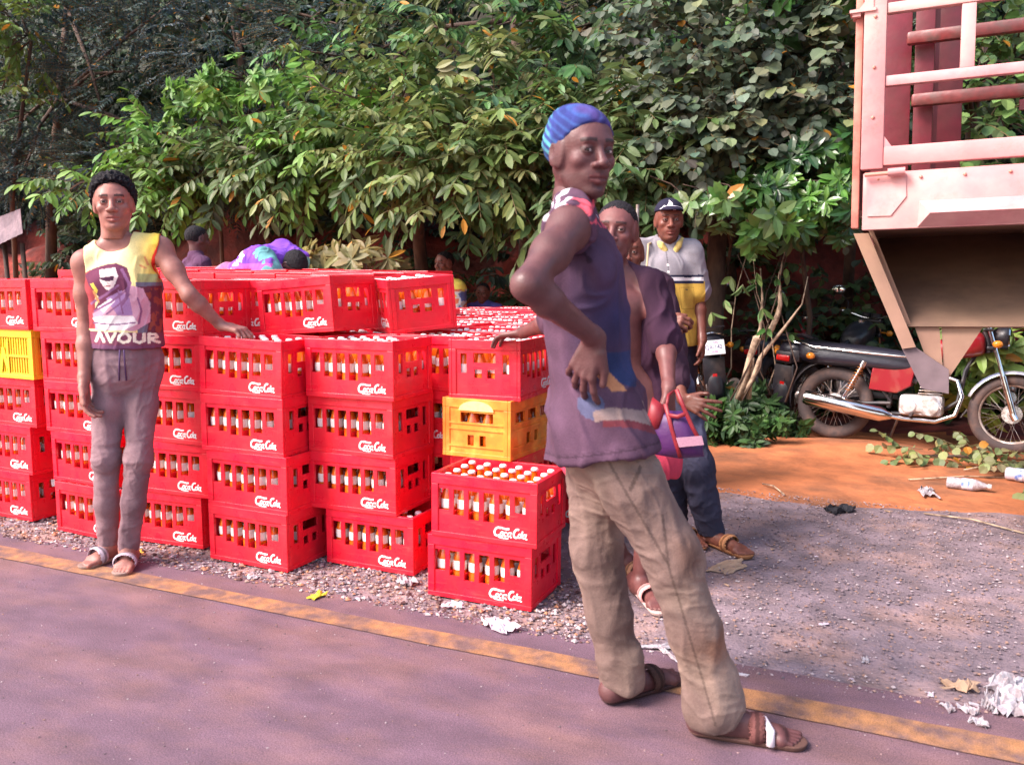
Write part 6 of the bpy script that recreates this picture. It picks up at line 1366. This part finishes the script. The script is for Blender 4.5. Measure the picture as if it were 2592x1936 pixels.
b0_ = bs(940, 7.9); T('shrub', 'low olive bush just behind the topmost crates', 'shrub', b0_, tk(0, (940, 720, 7.6), (930, 690, 7.4)), [pb(930, 690, 7.0, .42, .10, 1), pb(860, 700, 7.0, .2, .08, .5)], 'whorl', [(.24, .19, .07), (.18, .15, .06)], 26, r0=.02, seed=19)
b0_ = bs(1330, 9.6); T('compound_leaved_tree', 'tree with fresh green sprays above the walking man\'s head', 'tree', b0_, tk(0, (1330, 600, 9.2), (1320, 300, 8.8), (1300, 50, 8.8)),
   [pb(1300, 60, 8.3, .9, .45, 1.3), pb(1420, 190, 7.9, .50, .28), pb(1500, 60, 8.2, .6, .5), pb(1100, 60, 8.4, .7, .5), pb(1360, 330, 7.7, .5, .24), pb(900, 150, 8.5, .7, .4)], 'pinnate', [(.07, .17, .05), (.11, .22, .06), (.06, .12, .05), (.12, .15, .05)], 38, seed=21, spread=.3)
b0_ = bs(1560, 8.9); T('compound_leaved_tree', 'tree whose long leaf spray hangs beside the polo man\'s cap', 'tree', b0_, tk(0, (1570, 640, 8.6), (1560, 420, 8.2), (1590, 250, 8.0)),
   [pb(1600, 470, 7.1, .40, .16, .8), pb(1560, 330, 7.4, .5, .3), pb(1660, 350, 7.5, .4, .3), pb(1430, 510, 7.3, .35, .12, .6), pb(1560, 440, 7.3, .4, .2)], 'pinnate', [(.10, .15, .05), (.15, .19, .07), (.07, .12, .04)], 40, seed=23, r0=.06)
b0_ = bs(560, 8.6); T('young_tree', 'young tree with fresh yellow-green tufts left of the middle', 'tree', b0_, tk(0, (560, 600, 8.3), (540, 450, 8.0), (520, 330, 7.9)),
   [pb(520, 250, 7.8, .30, .12, .7), pb(620, 200, 7.8, .3, .12, .6), pb(470, 350, 7.6, .25, .10, .6), pb(580, 400, 7.6, .25, .10, .5), pb(700, 240, 7.7, .3, .12, .6)], 'whorl', [(.12, .25, .05), (.16, .29, .06), (.08, .18, .04)], 20, r0=.03, seed=37, size=.8)
# --- round grey-green leaves right of centre
b0_ = bs(1850, 9.3); T('round_leaved_tree', 'climber-like tree with grey-green round leaves right of centre', 'tree', b0_, tk(0, (1840, 560, 9.0), (1850, 380, 8.4), (1880, 200, 8.2), (1900, 20, 8.3)),
   [pb(1800, 60, 7.8, .75, .50, 1.5), pb(1960, 150, 7.8, .65, .45, 1.2), pb(1750, 160, 7.6, .55, .35, 1.2), pb(1850, 290, 7.4, .45, .30, 1.1), pb(1780, 370, 7.2, .35, .22), pb(2060, 260, 7.7, .5, .4), pb(1930, 430, 7.6, .45, .25), pb(2120, 60, 8.0, .5, .4), pb(2080, 420, 7.9, .35, .3)], 'roundtwig', GRY, 68, seed=25, spread=.25, yellow=.012)
# --- glossy whorls beside the truck
b0_ = bs(2060, 8.4); T('glossy_leaved_tree', 'small tree with bright glossy leaf whorls beside the truck body', 'tree', b0_, tk(0, (2050, 800, 8.2), (2030, 640, 7.9), (2060, 480, 7.7)),
   [pb(2080, 430, 7.3, .28, .20, 1), pb(2030, 500, 7.2, .35, .16, 1.2), pb(2110, 530, 7.2, .25, .16, 1), pb(1940, 490, 7.2, .22, .10, .8), pb(1990, 540, 7.1, .22, .08, .8), pb(2130, 460, 7.4, .15, .2, .6)], 'whorl', [(.06, .155, .03), (.10, .22, .04), (.045, .11, .025), (.03, .08, .025)], 26, m=M_gloss, r0=.03, seed=27, size=.78)
b0_ = bs(1800, 8.5); T('glossy_leaved_tree', 'broad-leaved sapling with large pale green leaves above the forked stems', 'tree', b0_, tk(0, (1830, 760, 8.2), (1850, 620, 7.8), (1830, 540, 7.4)),
   [pb(1820, 515, 6.9, .20, .03, .45), pb(1900, 550, 6.9, .12, .05, .4)], 'bigwhorl', [(.07, .16, .04), (.10, .20, .05), (.13, .20, .07)], 22, m=M_gloss, r0=.02, seed=29, size=.75)
b0_ = bs(2150, 9.5); T('broad_leaved_tree', 'tree with large green leaves at the top beside the truck', 'tree', b0_, tk(0, (2160, 500, 9.2), (2150, 250, 8.8), (2100, 30, 8.6)),
   [pb(2060, 20, 7.9, .5, .25, 1), pb(2180, 30, 8.2, .5, .4, .8), pb(1980, 330, 8.3, .5, .3, .8)], 'bigwhorl', [(.12, .28, .07), (.08, .18, .06), (.15, .33, .08)], 24, r0=.06, seed=31)
b0_ = bs(2450, 9.3); T('broad_leaved_tree', 'tree seen through the bars of the truck', 'tree', b0_, tk(0, (2440, 600, 9.0), (2460, 300, 8.8), (2500, 100, 8.6)),
   [pb(2400, 300, 8.2, .7, .5, 1.3), pb(2560, 160, 8.2, .7, .6, 1.3), pb(2560, 380, 8.2, .6, .4, 1), pb(2380, 60, 8.3, .6, .5, 1)], 'roundtwig', [(.10, .18, .05), (.15, .25, .07), (.07, .12, .04)], 50, r0=.07, seed=33)
b0_ = bs(2530, 8.9); T('shrub', 'yellow-green bush behind the front of the side-on motorcycle', 'shrub', b0_, tk(0, (2530, 950, 8.5), (2530, 900, 8.2)), [pb(2490, 905, 7.8, .25, .14, .8), pb(2570, 930, 7.8, .2, .2, .8)], 'whorl', [(.25, .33, .08), (.16, .26, .06)], 22, r0=.02, seed=35)
# --- understorey
TR = M_bark
def thin(name, label, pts, radii, bark, leaves=None, seed=0, cat='tree'):
    o = empty(name, tuple(pts[0][0])); tag(o, label, cat, None); org = Vector(pts[0][0]); b = MB()
    for ch, rr in zip(pts, radii): b.tube([Vector(q)-org for q in ch], rr, 8)
    b.build('trunk', bark, o, smooth=True)
    if leaves is not None: O_, D, kind, cols, m = leaves; foliage('leaves', kind, np.array(O_), np.array(D), cols, m, o, seed, org=tuple(org), yellow=0)
    return o
def PP(*q): return [P(*k) for k in q]
thin('tree', 'straight brown tree trunk right of the man in the polo shirt', [PP((1800, 960, 7.9), (1806, 820, 7.9), (1812, 680, 7.9), (1820, 520, 8.0), (1826, 400, 8.1))], [[.10, .09, .085, .08, .07]], M_bark)
lv_ = [P(1900, 640, 6.9), P(1880, 720, 6.9), P(1915, 690, 7.1), P(1850, 700, 7.0), P(1990, 680, 7.2), P(1930, 780, 7.0), P(1835, 760, 7.0), P(1980, 740, 7.2), P(1800, 790, 7.0)]
thin('forked_sapling', 'pale forked sapling with mottled bark in front of the parked motorcycles', [PP((1868, 1010, 7.1), (1885, 960, 7.1), (1900, 900, 7.1), (1915, 858, 7.1), (1948, 842, 7.1), (1968, 800, 7.1), (1975, 770, 7.1), (1972, 700, 7.15), (1990, 620, 7.2)), PP((1872, 1012, 7.12), (1905, 960, 7.1), (1925, 905, 7.1), (1950, 872, 7.1), (1985, 830, 7.1), (2030, 770, 7.15), (2045, 700, 7.2)), PP((1905, 895, 7.1), (1925, 830, 7.2), (1930, 760, 7.3), (1925, 680, 7.4)), PP((1895, 1010, 7.15), (1900, 950, 7.15), (1905, 905, 7.1))],
     [[.028, .027, .026, .034, .026, .021, .017, .009, .004], [.021, .020, .019, .015, .011, .006, .003], [.018, .014, .010, .006], [.021, .019, .016]], M_pale, (lv_, [(.2, -.3, -.9)]*len(lv_), 'single', [(.13, .2, .07), (.2, .28, .1)], M_leaf), 3)
rr_ = np.random.RandomState(5)
for i in range(6):
    x0 = 1815+i*36+rr_.uniform(-8, 8); Y0 = 7.0+rr_.uniform(0, .5); ch = [P(x0, 1020-rr_.uniform(0, 30), Y0)]; x = x0
    for k in range(4): x += rr_.uniform(-45, 48); ch.append(P(x, 930-95*k, Y0))
    if i == 0: first = None
    O_ = [np.array(c)+rr_.normal(size=3)*.05 for c in ch[1:] for _ in range(1)]
    thin('thin_stem', 'thin bare twig rising among the understorey by the motorcycles', [ch], [[.008, .006, .005, .004, .003]], M_bark if i % 3 else M_pale, (O_[1:2+i%2], [(rr_.uniform(-1, 1), -.5, -.3) for _ in O_[1:2+i%2]], 'single', DG+[(.15, .22, .06)], M_leaf), 40+i, cat='sapling')['group'] = 'thin twigs among the understorey'
# ground cover along the foot of the thicket, countless
def cover(name, label, n, xr, yr, hgt, kind, cols, seed, m=M_leaf, size=1.):
    r = np.random.RandomState(seed); x = r.uniform(*xr, n); y = r.uniform(*yr, n); nz = fnoise(np.stack([x, y, x*0], -1), 4.5, seed, 2); ed = np.minimum((x-xr[0]), (xr[1]-x))*4; k = (nz > -.25) & (r.rand(n) < ed+.25); x, y, nz = x[k], y[k], nz[k]; n = len(x)
    z = terr_z(x, y)+r.uniform(0, 1, n)**1.3*hgt*np.clip(.75+1.1*nz, .2, 2); O_ = np.stack([x, y, z], -1)
    D = np.stack([r.normal(size=n), -.7+.6*r.normal(size=n), r.uniform(-.2, .9, n)], -1); o = foliage(name, kind, O_, D, cols, m, None, seed, yellow=.005, size=size); return tag(o, label, 'undergrowth', kind='stuff')
c0 = P(1880, 1040, 7.0)
cover('undergrowth', 'dark green leafy ground cover at the foot of the thicket', 420, (P(1790, 1000, 7)[0], P(2010, 1000, 7)[0]), (6.8, 7.5), .22, 'whorl', DG, 51, size=.58)
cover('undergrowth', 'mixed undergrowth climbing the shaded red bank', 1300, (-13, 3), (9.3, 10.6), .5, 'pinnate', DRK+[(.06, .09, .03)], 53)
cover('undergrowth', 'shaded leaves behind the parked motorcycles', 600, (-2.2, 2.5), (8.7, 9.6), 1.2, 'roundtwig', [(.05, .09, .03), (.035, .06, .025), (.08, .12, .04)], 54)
# the wood behind that reads as one mass
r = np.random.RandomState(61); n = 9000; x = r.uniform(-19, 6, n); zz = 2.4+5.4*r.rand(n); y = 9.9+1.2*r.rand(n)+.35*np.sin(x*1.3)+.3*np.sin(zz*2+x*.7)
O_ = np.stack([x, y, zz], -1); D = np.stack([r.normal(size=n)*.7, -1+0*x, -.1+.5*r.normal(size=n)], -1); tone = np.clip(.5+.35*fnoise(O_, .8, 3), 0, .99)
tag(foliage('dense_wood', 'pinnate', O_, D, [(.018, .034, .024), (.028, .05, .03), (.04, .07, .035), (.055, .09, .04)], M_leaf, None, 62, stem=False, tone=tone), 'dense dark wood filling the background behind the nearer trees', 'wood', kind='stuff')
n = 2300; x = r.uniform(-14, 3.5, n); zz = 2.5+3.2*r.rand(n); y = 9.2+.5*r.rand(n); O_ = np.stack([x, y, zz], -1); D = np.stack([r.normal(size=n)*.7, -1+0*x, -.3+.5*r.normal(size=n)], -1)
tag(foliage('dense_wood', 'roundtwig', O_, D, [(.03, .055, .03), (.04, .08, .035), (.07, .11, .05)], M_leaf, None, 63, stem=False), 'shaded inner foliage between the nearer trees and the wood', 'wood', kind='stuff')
print('plants done', round(time.time()-T0, 1), 'faces', sum(len(o.data.polygons) for o in bpy.data.objects if o.type == 'MESH' and ('crown' in o.name or 'wood' in o.name or 'under' in o.name)))
# ================================================================== small things
b = MB(); p0 = P(1612, 640, 6.4); p0[2] = 0; top = P(1612, 518, 6.4); b.tube([(0, 0, 0), (0, 0, top[2])], .014, 10); b.box((-.03, -.03, -.02), (.03, .03, .02)); tag(b.build('pole', M_steel, None, loc=tuple(p0), auto=40), 'thin grey metal pole rising behind the bald man', 'pole')
# carrier bag in the hand of the man in the open shirt
Yb = 3.08; og = P(1700, 1020, Yb)
bg_ = empty('carrier_bag', tuple(og)); tag(bg_, 'red and purple carrier bag with a pale label hanging from a hand', 'bag')
M_pur = mat('purple_woven_plastic', (.07, .012, .09), .5, col2=(.06, .01, .10), nscale=7, bump=.4, bscale=30, bdist=.006); M_brd = mat('red_woven_plastic', (.22, .010, .018), .5, bump=.3, bscale=30, bdist=.005); M_pl = mat('pale_pink_label', (.36, .18, .25), .6, var=.12, nscale=60)
def soft(poly, th, n=5):
    """pillow between two copies of an outline (px coordinates)"""
    Q = [P(x, y, Yb)-og for x, y in poly]; c = sum(Q)/len(Q); v = []; f = []; m = len(Q)
    for s in (-1, 1):
        for t in (1., .82, .5): 
            for q in Q: v.append(c+(q-c)*t+np.array([0, s*th*math.sqrt(max(1-t*t, 0))+s*.004, 0]))
        v.append(c+np.array([0, s*th, 0]))
    for k, s in enumerate((0, 1)):
        o = s*(3*m+1)
        for a in range(2):
            for i in range(m): j = (i+1) % m; q = (o+a*m+i, o+a*m+j, o+(a+1)*m+j, o+(a+1)*m+i); f.append(q if s == 0 else q[::-1])
        for i in range(m): j = (i+1) % m; q = (o+2*m+i, o+2*m+j, o+3*m); f.append(q if s == 0 else q[::-1])
    for i in range(m): j = (i+1) % m; f.append((i, 3*m+1+i, 3*m+1+j, j))
    return v, f
v, f = soft([(1660, 1035), (1700, 1040), (1738, 1040), (1762, 1090), (1778, 1130), (1782, 1155), (1720, 1160), (1660, 1150), (1648, 1090)], .045); raw('bag_panel', v, f, M_pur, bg_, True)
v, f = soft([(1652, 1005), (1684, 1030), (1690, 1060), (1676, 1090), (1645, 1088), (1640, 1050)], .05); raw('side_panel', v, f, M_brd, bg_, True)
b = MB()
for l in ([(1684, 1022), (1700, 1085), (1712, 1125), (1722, 1158)], [(1712, 985), (1730, 1030), (1752, 1080), (1777, 1126)], [(1690, 1050), (1715, 1055), (1738, 1046)]): b.tube([P(x, y, Yb-.045)-og for x, y in l], .008, 8, flat=((0, 1, 0), .5))
b.tube([P(1688, 1026, Yb-.04)-og, P(1692, 1000, Yb)-og, P(1706, 990, Yb+.06)-og], .006, 8); b.build('handle', M_brd, bg_, smooth=True)
q = [P(x, y, Yb-.052)-og for x, y in ((1711, 1108), (1776, 1103), (1782, 1126), (1719, 1132))]; raw('label_panel', q+[k+np.array([0, .004, 0]) for k in q], [(0, 1, 2, 3), (7, 6, 5, 4), (0, 4, 5, 1), (1, 5, 6, 2), (2, 6, 7, 3), (3, 7, 4, 0)], M_pl, bg_)
# crumpled scraps
M_wp = mat('white_plastic_scrap', (.60, .56, .60), .35, col2=(.42, .34, .36), var=.15, nscale=40, transl=.25); M_pp = mat('pinkish_sachet_film', (.75, .55, .66), .3, col2=(.8, .75, .8), nscale=40, transl=.25); M_lf = mat('dry_leaf', (.45, .33, .06), .7, col2=(.3, .2, .05), nscale=30); M_rag = mat('black_rag', (.018, .016, .022), .8)
M_ysc = mat('yellow_plastic_scrap', (.80, .62, .02), .4); M_card = mat('torn_brown_cardboard', (.42, .27, .18), .85, var=.15)
def crumple(name, label, cat, x, y, z, sx, sy, hgt, m, seed, group=None, n=9):
    r = np.random.RandomState(seed); u, v = np.meshgrid(np.linspace(-.5, .5, n), np.linspace(-.5, .5, n), indexing='ij'); p = np.stack([u.ravel(), v.ravel()], -1)
    h = np.abs(fnoise(p, 7, seed, 3))*hgt; e = 1+.25*fnoise(p, 5, seed+1, 2); V = np.stack([p[:, 0]*sx*e+.15*sx*fnoise(p, 6, seed+2, 1), p[:, 1]*sy*e, h], -1); a = r.rand()*6.3
    V = np.stack([V[:, 0]*math.cos(a)-V[:, 1]*math.sin(a), V[:, 0]*math.sin(a)+V[:, 1]*math.cos(a), V[:, 2]+.001], -1); i = np.arange(n*n).reshape(n, n); F = np.stack([i[:-1, :-1], i[1:, :-1], i[1:, 1:], i[:-1, 1:]], -1).reshape(-1, 4)
    o = raw(name, V, F, m, None, False, loc=(x, y, z)); md = o.modifiers.new('t', 'SOLIDIFY'); md.thickness = .0015; md.offset = 1
    return tag(o, label, cat, group)
def scrap_at(px, py, z, *a, **k): g = G(px, py, z); return g[0], g[1], z
def put(px, py, z, name, label, cat, sx, sy, hg, m, seed, group=None): x, y, z = scrap_at(px, py, z); return crumple(name, label, cat, x, y, z+(gz(x, y) if y > 5.6 else 0), sx, sy, hg, m, seed, group)
put(1028, 1478, .008, 'sachet', 'white torn sachet lying before the middle front stack', 'litter', .09, .06, .03, M_wp, 1)
put(1262, 1590, .010, 'sachet', 'crumpled whitish-pink sachet below the low two-crate stack', 'litter', .13, .07, .035, M_pp, 2)
put(1150, 1535, .008, 'sachet', 'small pink film scrap left of the low two-crate stack', 'litter', .07, .05, .015, M_pp, 3)
put(640, 1462, .008, 'sachet', 'flattened film scrap before the stack under the resting hand', 'litter', .06, .05, .012, M_wp, 4)
put(803, 1510, .010, 'fallen_leaf', 'yellow leaf on the road edge before the stacks', 'leaf', .07, .045, .015, mat('yellow_leaf', (.70, .58, .05), .5), 5)
put(345, 1398, .010, 'fallen_leaf', 'orange leaf on the ground beside the leaning man\'s feet', 'leaf', .08, .05, .012, mat('orange_leaf', (.70, .38, .05), .5), 6)
put(1650, 1640, .008, 'film_strip', 'long clear film strip between the walking man\'s feet', 'litter', .22, .03, .012, M_wp, 7)
put(1690, 1655, .008, 'film_strip', 'second thin film strip just right of the long one', 'litter', .10, .02, .010, M_wp, 8)
put(1870, 1708, .006, 'film_scrap', 'white scrap on the gravel right of the walking man\'s shin', 'litter', .05, .02, .006, M_wp, 9)
put(2190, 1672, .006, 'film_scrap', 'white scrap lying alone on the open gravel', 'litter', .055, .022, .006, M_wp, 10)
put(1845, 1436, .006, 'cardboard_piece', 'torn brown cardboard piece by the sandalled foot', 'litter', .20, .10, .008, M_card, 11)
put(2125, 1293, .008, 'rag', 'small black rag where gravel meets red soil', 'rag', .16, .10, .035, M_rag, 12)
put(2345, 1246, .008, 'film_scrap', 'clear film beside the white plastic bottle on the soil', 'litter', .22, .09, .02, M_wp, 13)
put(2430, 1742, .008, 'wrapper', 'white and orange wrapper left of the white debris heap', 'litter', .09, .06, .03, M_card, 14)
for i, (px, py, s) in enumerate(((2545, 1745, .09), (2588, 1762, .11), (2515, 1790, .07), (2560, 1805, .10), (2592, 1790, .09), (2450, 1800, .05), (2400, 1795, .04), (2480, 1835, .04))):
    put(px, py, .008, 'plastic_scrap', 'crumpled white plastic scrap in the heap at the lower right', 'litter', s, s*.7, .05 if i < 5 else .02, M_wp, 20+i, 'white plastic scraps heaped at the lower right')
r = np.random.RandomState(77)
for i in range(46):
    t = r.rand()
    if t < .5: x = r.uniform(-4.2, -1.3); y = r.uniform(2.80, 2.97)
    elif t < .75: x = r.uniform(-1.2, 1.2); y = 2.86+r.rand()**2*.9
    else: x = r.uniform(-1.1, 1.5); y = r.uniform(3.6, 5.6)
    s = r.uniform(.012, .035); crumple('paper_scrap', 'tiny pale paper scrap trodden into the grit of the shoulder', 'litter', x, y, .007, s, s*.6, .006, (M_wp, M_pp, M_card)[r.randint(3)], 100+i, 'tiny paper scraps on the shoulder', n=4)
# plastic bottles lying on the soil
def pet(px, py, ln, rad, az, label, m):
    g = G(px, py, .03); b = MB(); k = ln; b.lathe([(0, 0), (rad*.9, .004), (rad, .02), (rad*.94, k*.3), (rad, k*.36), (rad*.93, k*.5), (rad, k*.66), (rad*.55, k*.86), (.014, k*.92), (.014, k)], 16)
    o = b.build('plastic_bottle', m, None, smooth=True, loc=(g[0], g[1], gz(g[0], g[1])+rad), rot=(PI/2, 0, math.radians(az))); c = MB(); c.lathe([(.016, k-.012), (.016, k+.008), (0, k+.009)], 12); c.build('bottle_cap', M_cap, o, smooth=True)
    l = MB(); l.lathe([(rad+.0008, k*.36), (rad+.0008, k*.62)], 16); l.build('bottle_label', mat('blue_label', (.12, .2, .55), .5, col2=(.8, .8, .85), nscale=30), o, smooth=True); return tag(o, label, 'plastic bottle')
pet(2395, 1222, .24, .036, 82, 'white plastic bottle lying on the red soil', M_wp); pet(2545, 1207, .17, .042, 70, 'squat clear plastic bottle lying at the right edge of the soil', mat('cloudy_plastic', (.62, .55, .62), .3))
put(2585, 1130, .0, 'plastic_scrap', 'bright yellow plastic scrap at the front wheel of the motorcycle', 'litter', .16, .12, .10, M_ysc, 41)
# cut branch with leaves lying by the motorcycle
bb = P(2290, 1120, 6.7); rb = np.random.RandomState(9); n = 36; xs_ = np.linspace(0, 1, n); O_ = np.stack([bb[0]+1.05*xs_, 6.75-.55*xs_+rb.normal(size=n)*.10, .05+.14*rb.rand(n)*np.sin(xs_*3.1+.2)], -1); D = np.stack([rb.normal(size=n)*.8+.3, rb.normal(size=n)*.7-.4, .25*rb.rand(n)], -1)
br = empty('cut_branch', (bb[0], 6.75, .02)); tag(br, 'cut leafy branch lying on the red soil before the motorcycle', 'branch')
b = MB(); b.tube([(0, 0, 0), (.35, -.15, .06), (.75, -.38, .05), (1.05, -.52, .03)], [.012, .010, .007, .004], 7); b.build('stem', M_bark, br, smooth=True); foliage('leaves', 'roundtwig', O_, D, [(.24, .28, .11), (.30, .30, .13), (.16, .21, .08)], M_leaf, br, 71, org=(bb[0], 6.75, .02), yellow=.03, size=.72)
# sticks on the soil
for i, (px, py, px2, py2) in enumerate(((1930, 1225, 1985, 1252), (2300, 1215, 2590, 1212), (2440, 1195, 2592, 1180), (2340, 1300, 2592, 1350))):
    a = G(px, py, .01); c = G(px2, py2, .01); b = MB(); m_ = (a+c)/2+V3(0, .03, .012); za = gz(a[0], a[1])+.012; b.tube([(0, 0, 0), tuple(m_-a), tuple(c-a)], .005, 5)
    tag(b.build('stick', M_pale if i != 2 else M_leafst if False else M_pale, None, smooth=True, loc=(a[0], a[1], za)), 'thin dry stick lying on the red soil', 'stick', 'dry sticks on the red soil')
# grey sheet at the left, against the bank
sh_ = [P(-30, 560, 8.0), P(52, 528, 7.8), P(58, 590, 7.7), P(-30, 632, 7.6)]; c = sum(sh_)/4; b = MB(); n = 26
for i in range(n):
    t0, t1 = i/n, (i+1)/n
    for (ta, tb_) in ((t0, t1),):
        q = [sh_[0]*(1-ta)+sh_[1]*ta, sh_[0]*(1-tb_)+sh_[1]*tb_, sh_[3]*(1-tb_)+sh_[2]*tb_, sh_[3]*(1-ta)+sh_[2]*ta]; off = .006*math.sin(i*1.6); off2 = .006*math.sin((i+1)*1.6)
        q = [q[0]+V3(0, off, 0), q[1]+V3(0, off2, 0), q[2]+V3(0, off2, 0), q[3]+V3(0, off, 0)]; b.add([tuple(k-c) for k in q]+[tuple(k-c+V3(0, .006, 0)) for k in q], [(0, 1, 2, 3), (7, 6, 5, 4), (0, 4, 5, 1), (2, 6, 7, 3)])
ex = MB(); 
o = b.build('metal_sheet', mat('grey_weathered_sheet', (.13, .08, .10), .7, col2=(.2, .13, .15), var=.2, nscale=6), None, loc=tuple(c)); tag(o, 'greyish corrugated sheet leaning against the red bank at the left edge', 'metal sheet')
pr_ = MB(); pr_.tube([(-.1, .05, -.2), (-.1, .1, -1.75)], .03, 8); pr_.tube([(.25, .05, -.2), (.25, .1, -1.75)], .03, 8); pr_.build('prop', M_bark, o, smooth=True)
# caps and bottle necks left lying on the top crates
for i, (px, py, Y, zz) in enumerate(((905, 692, 3.55, 1.285), (862, 712, 3.40, 1.285))): pass
print('total', round(time.time()-T0, 1))
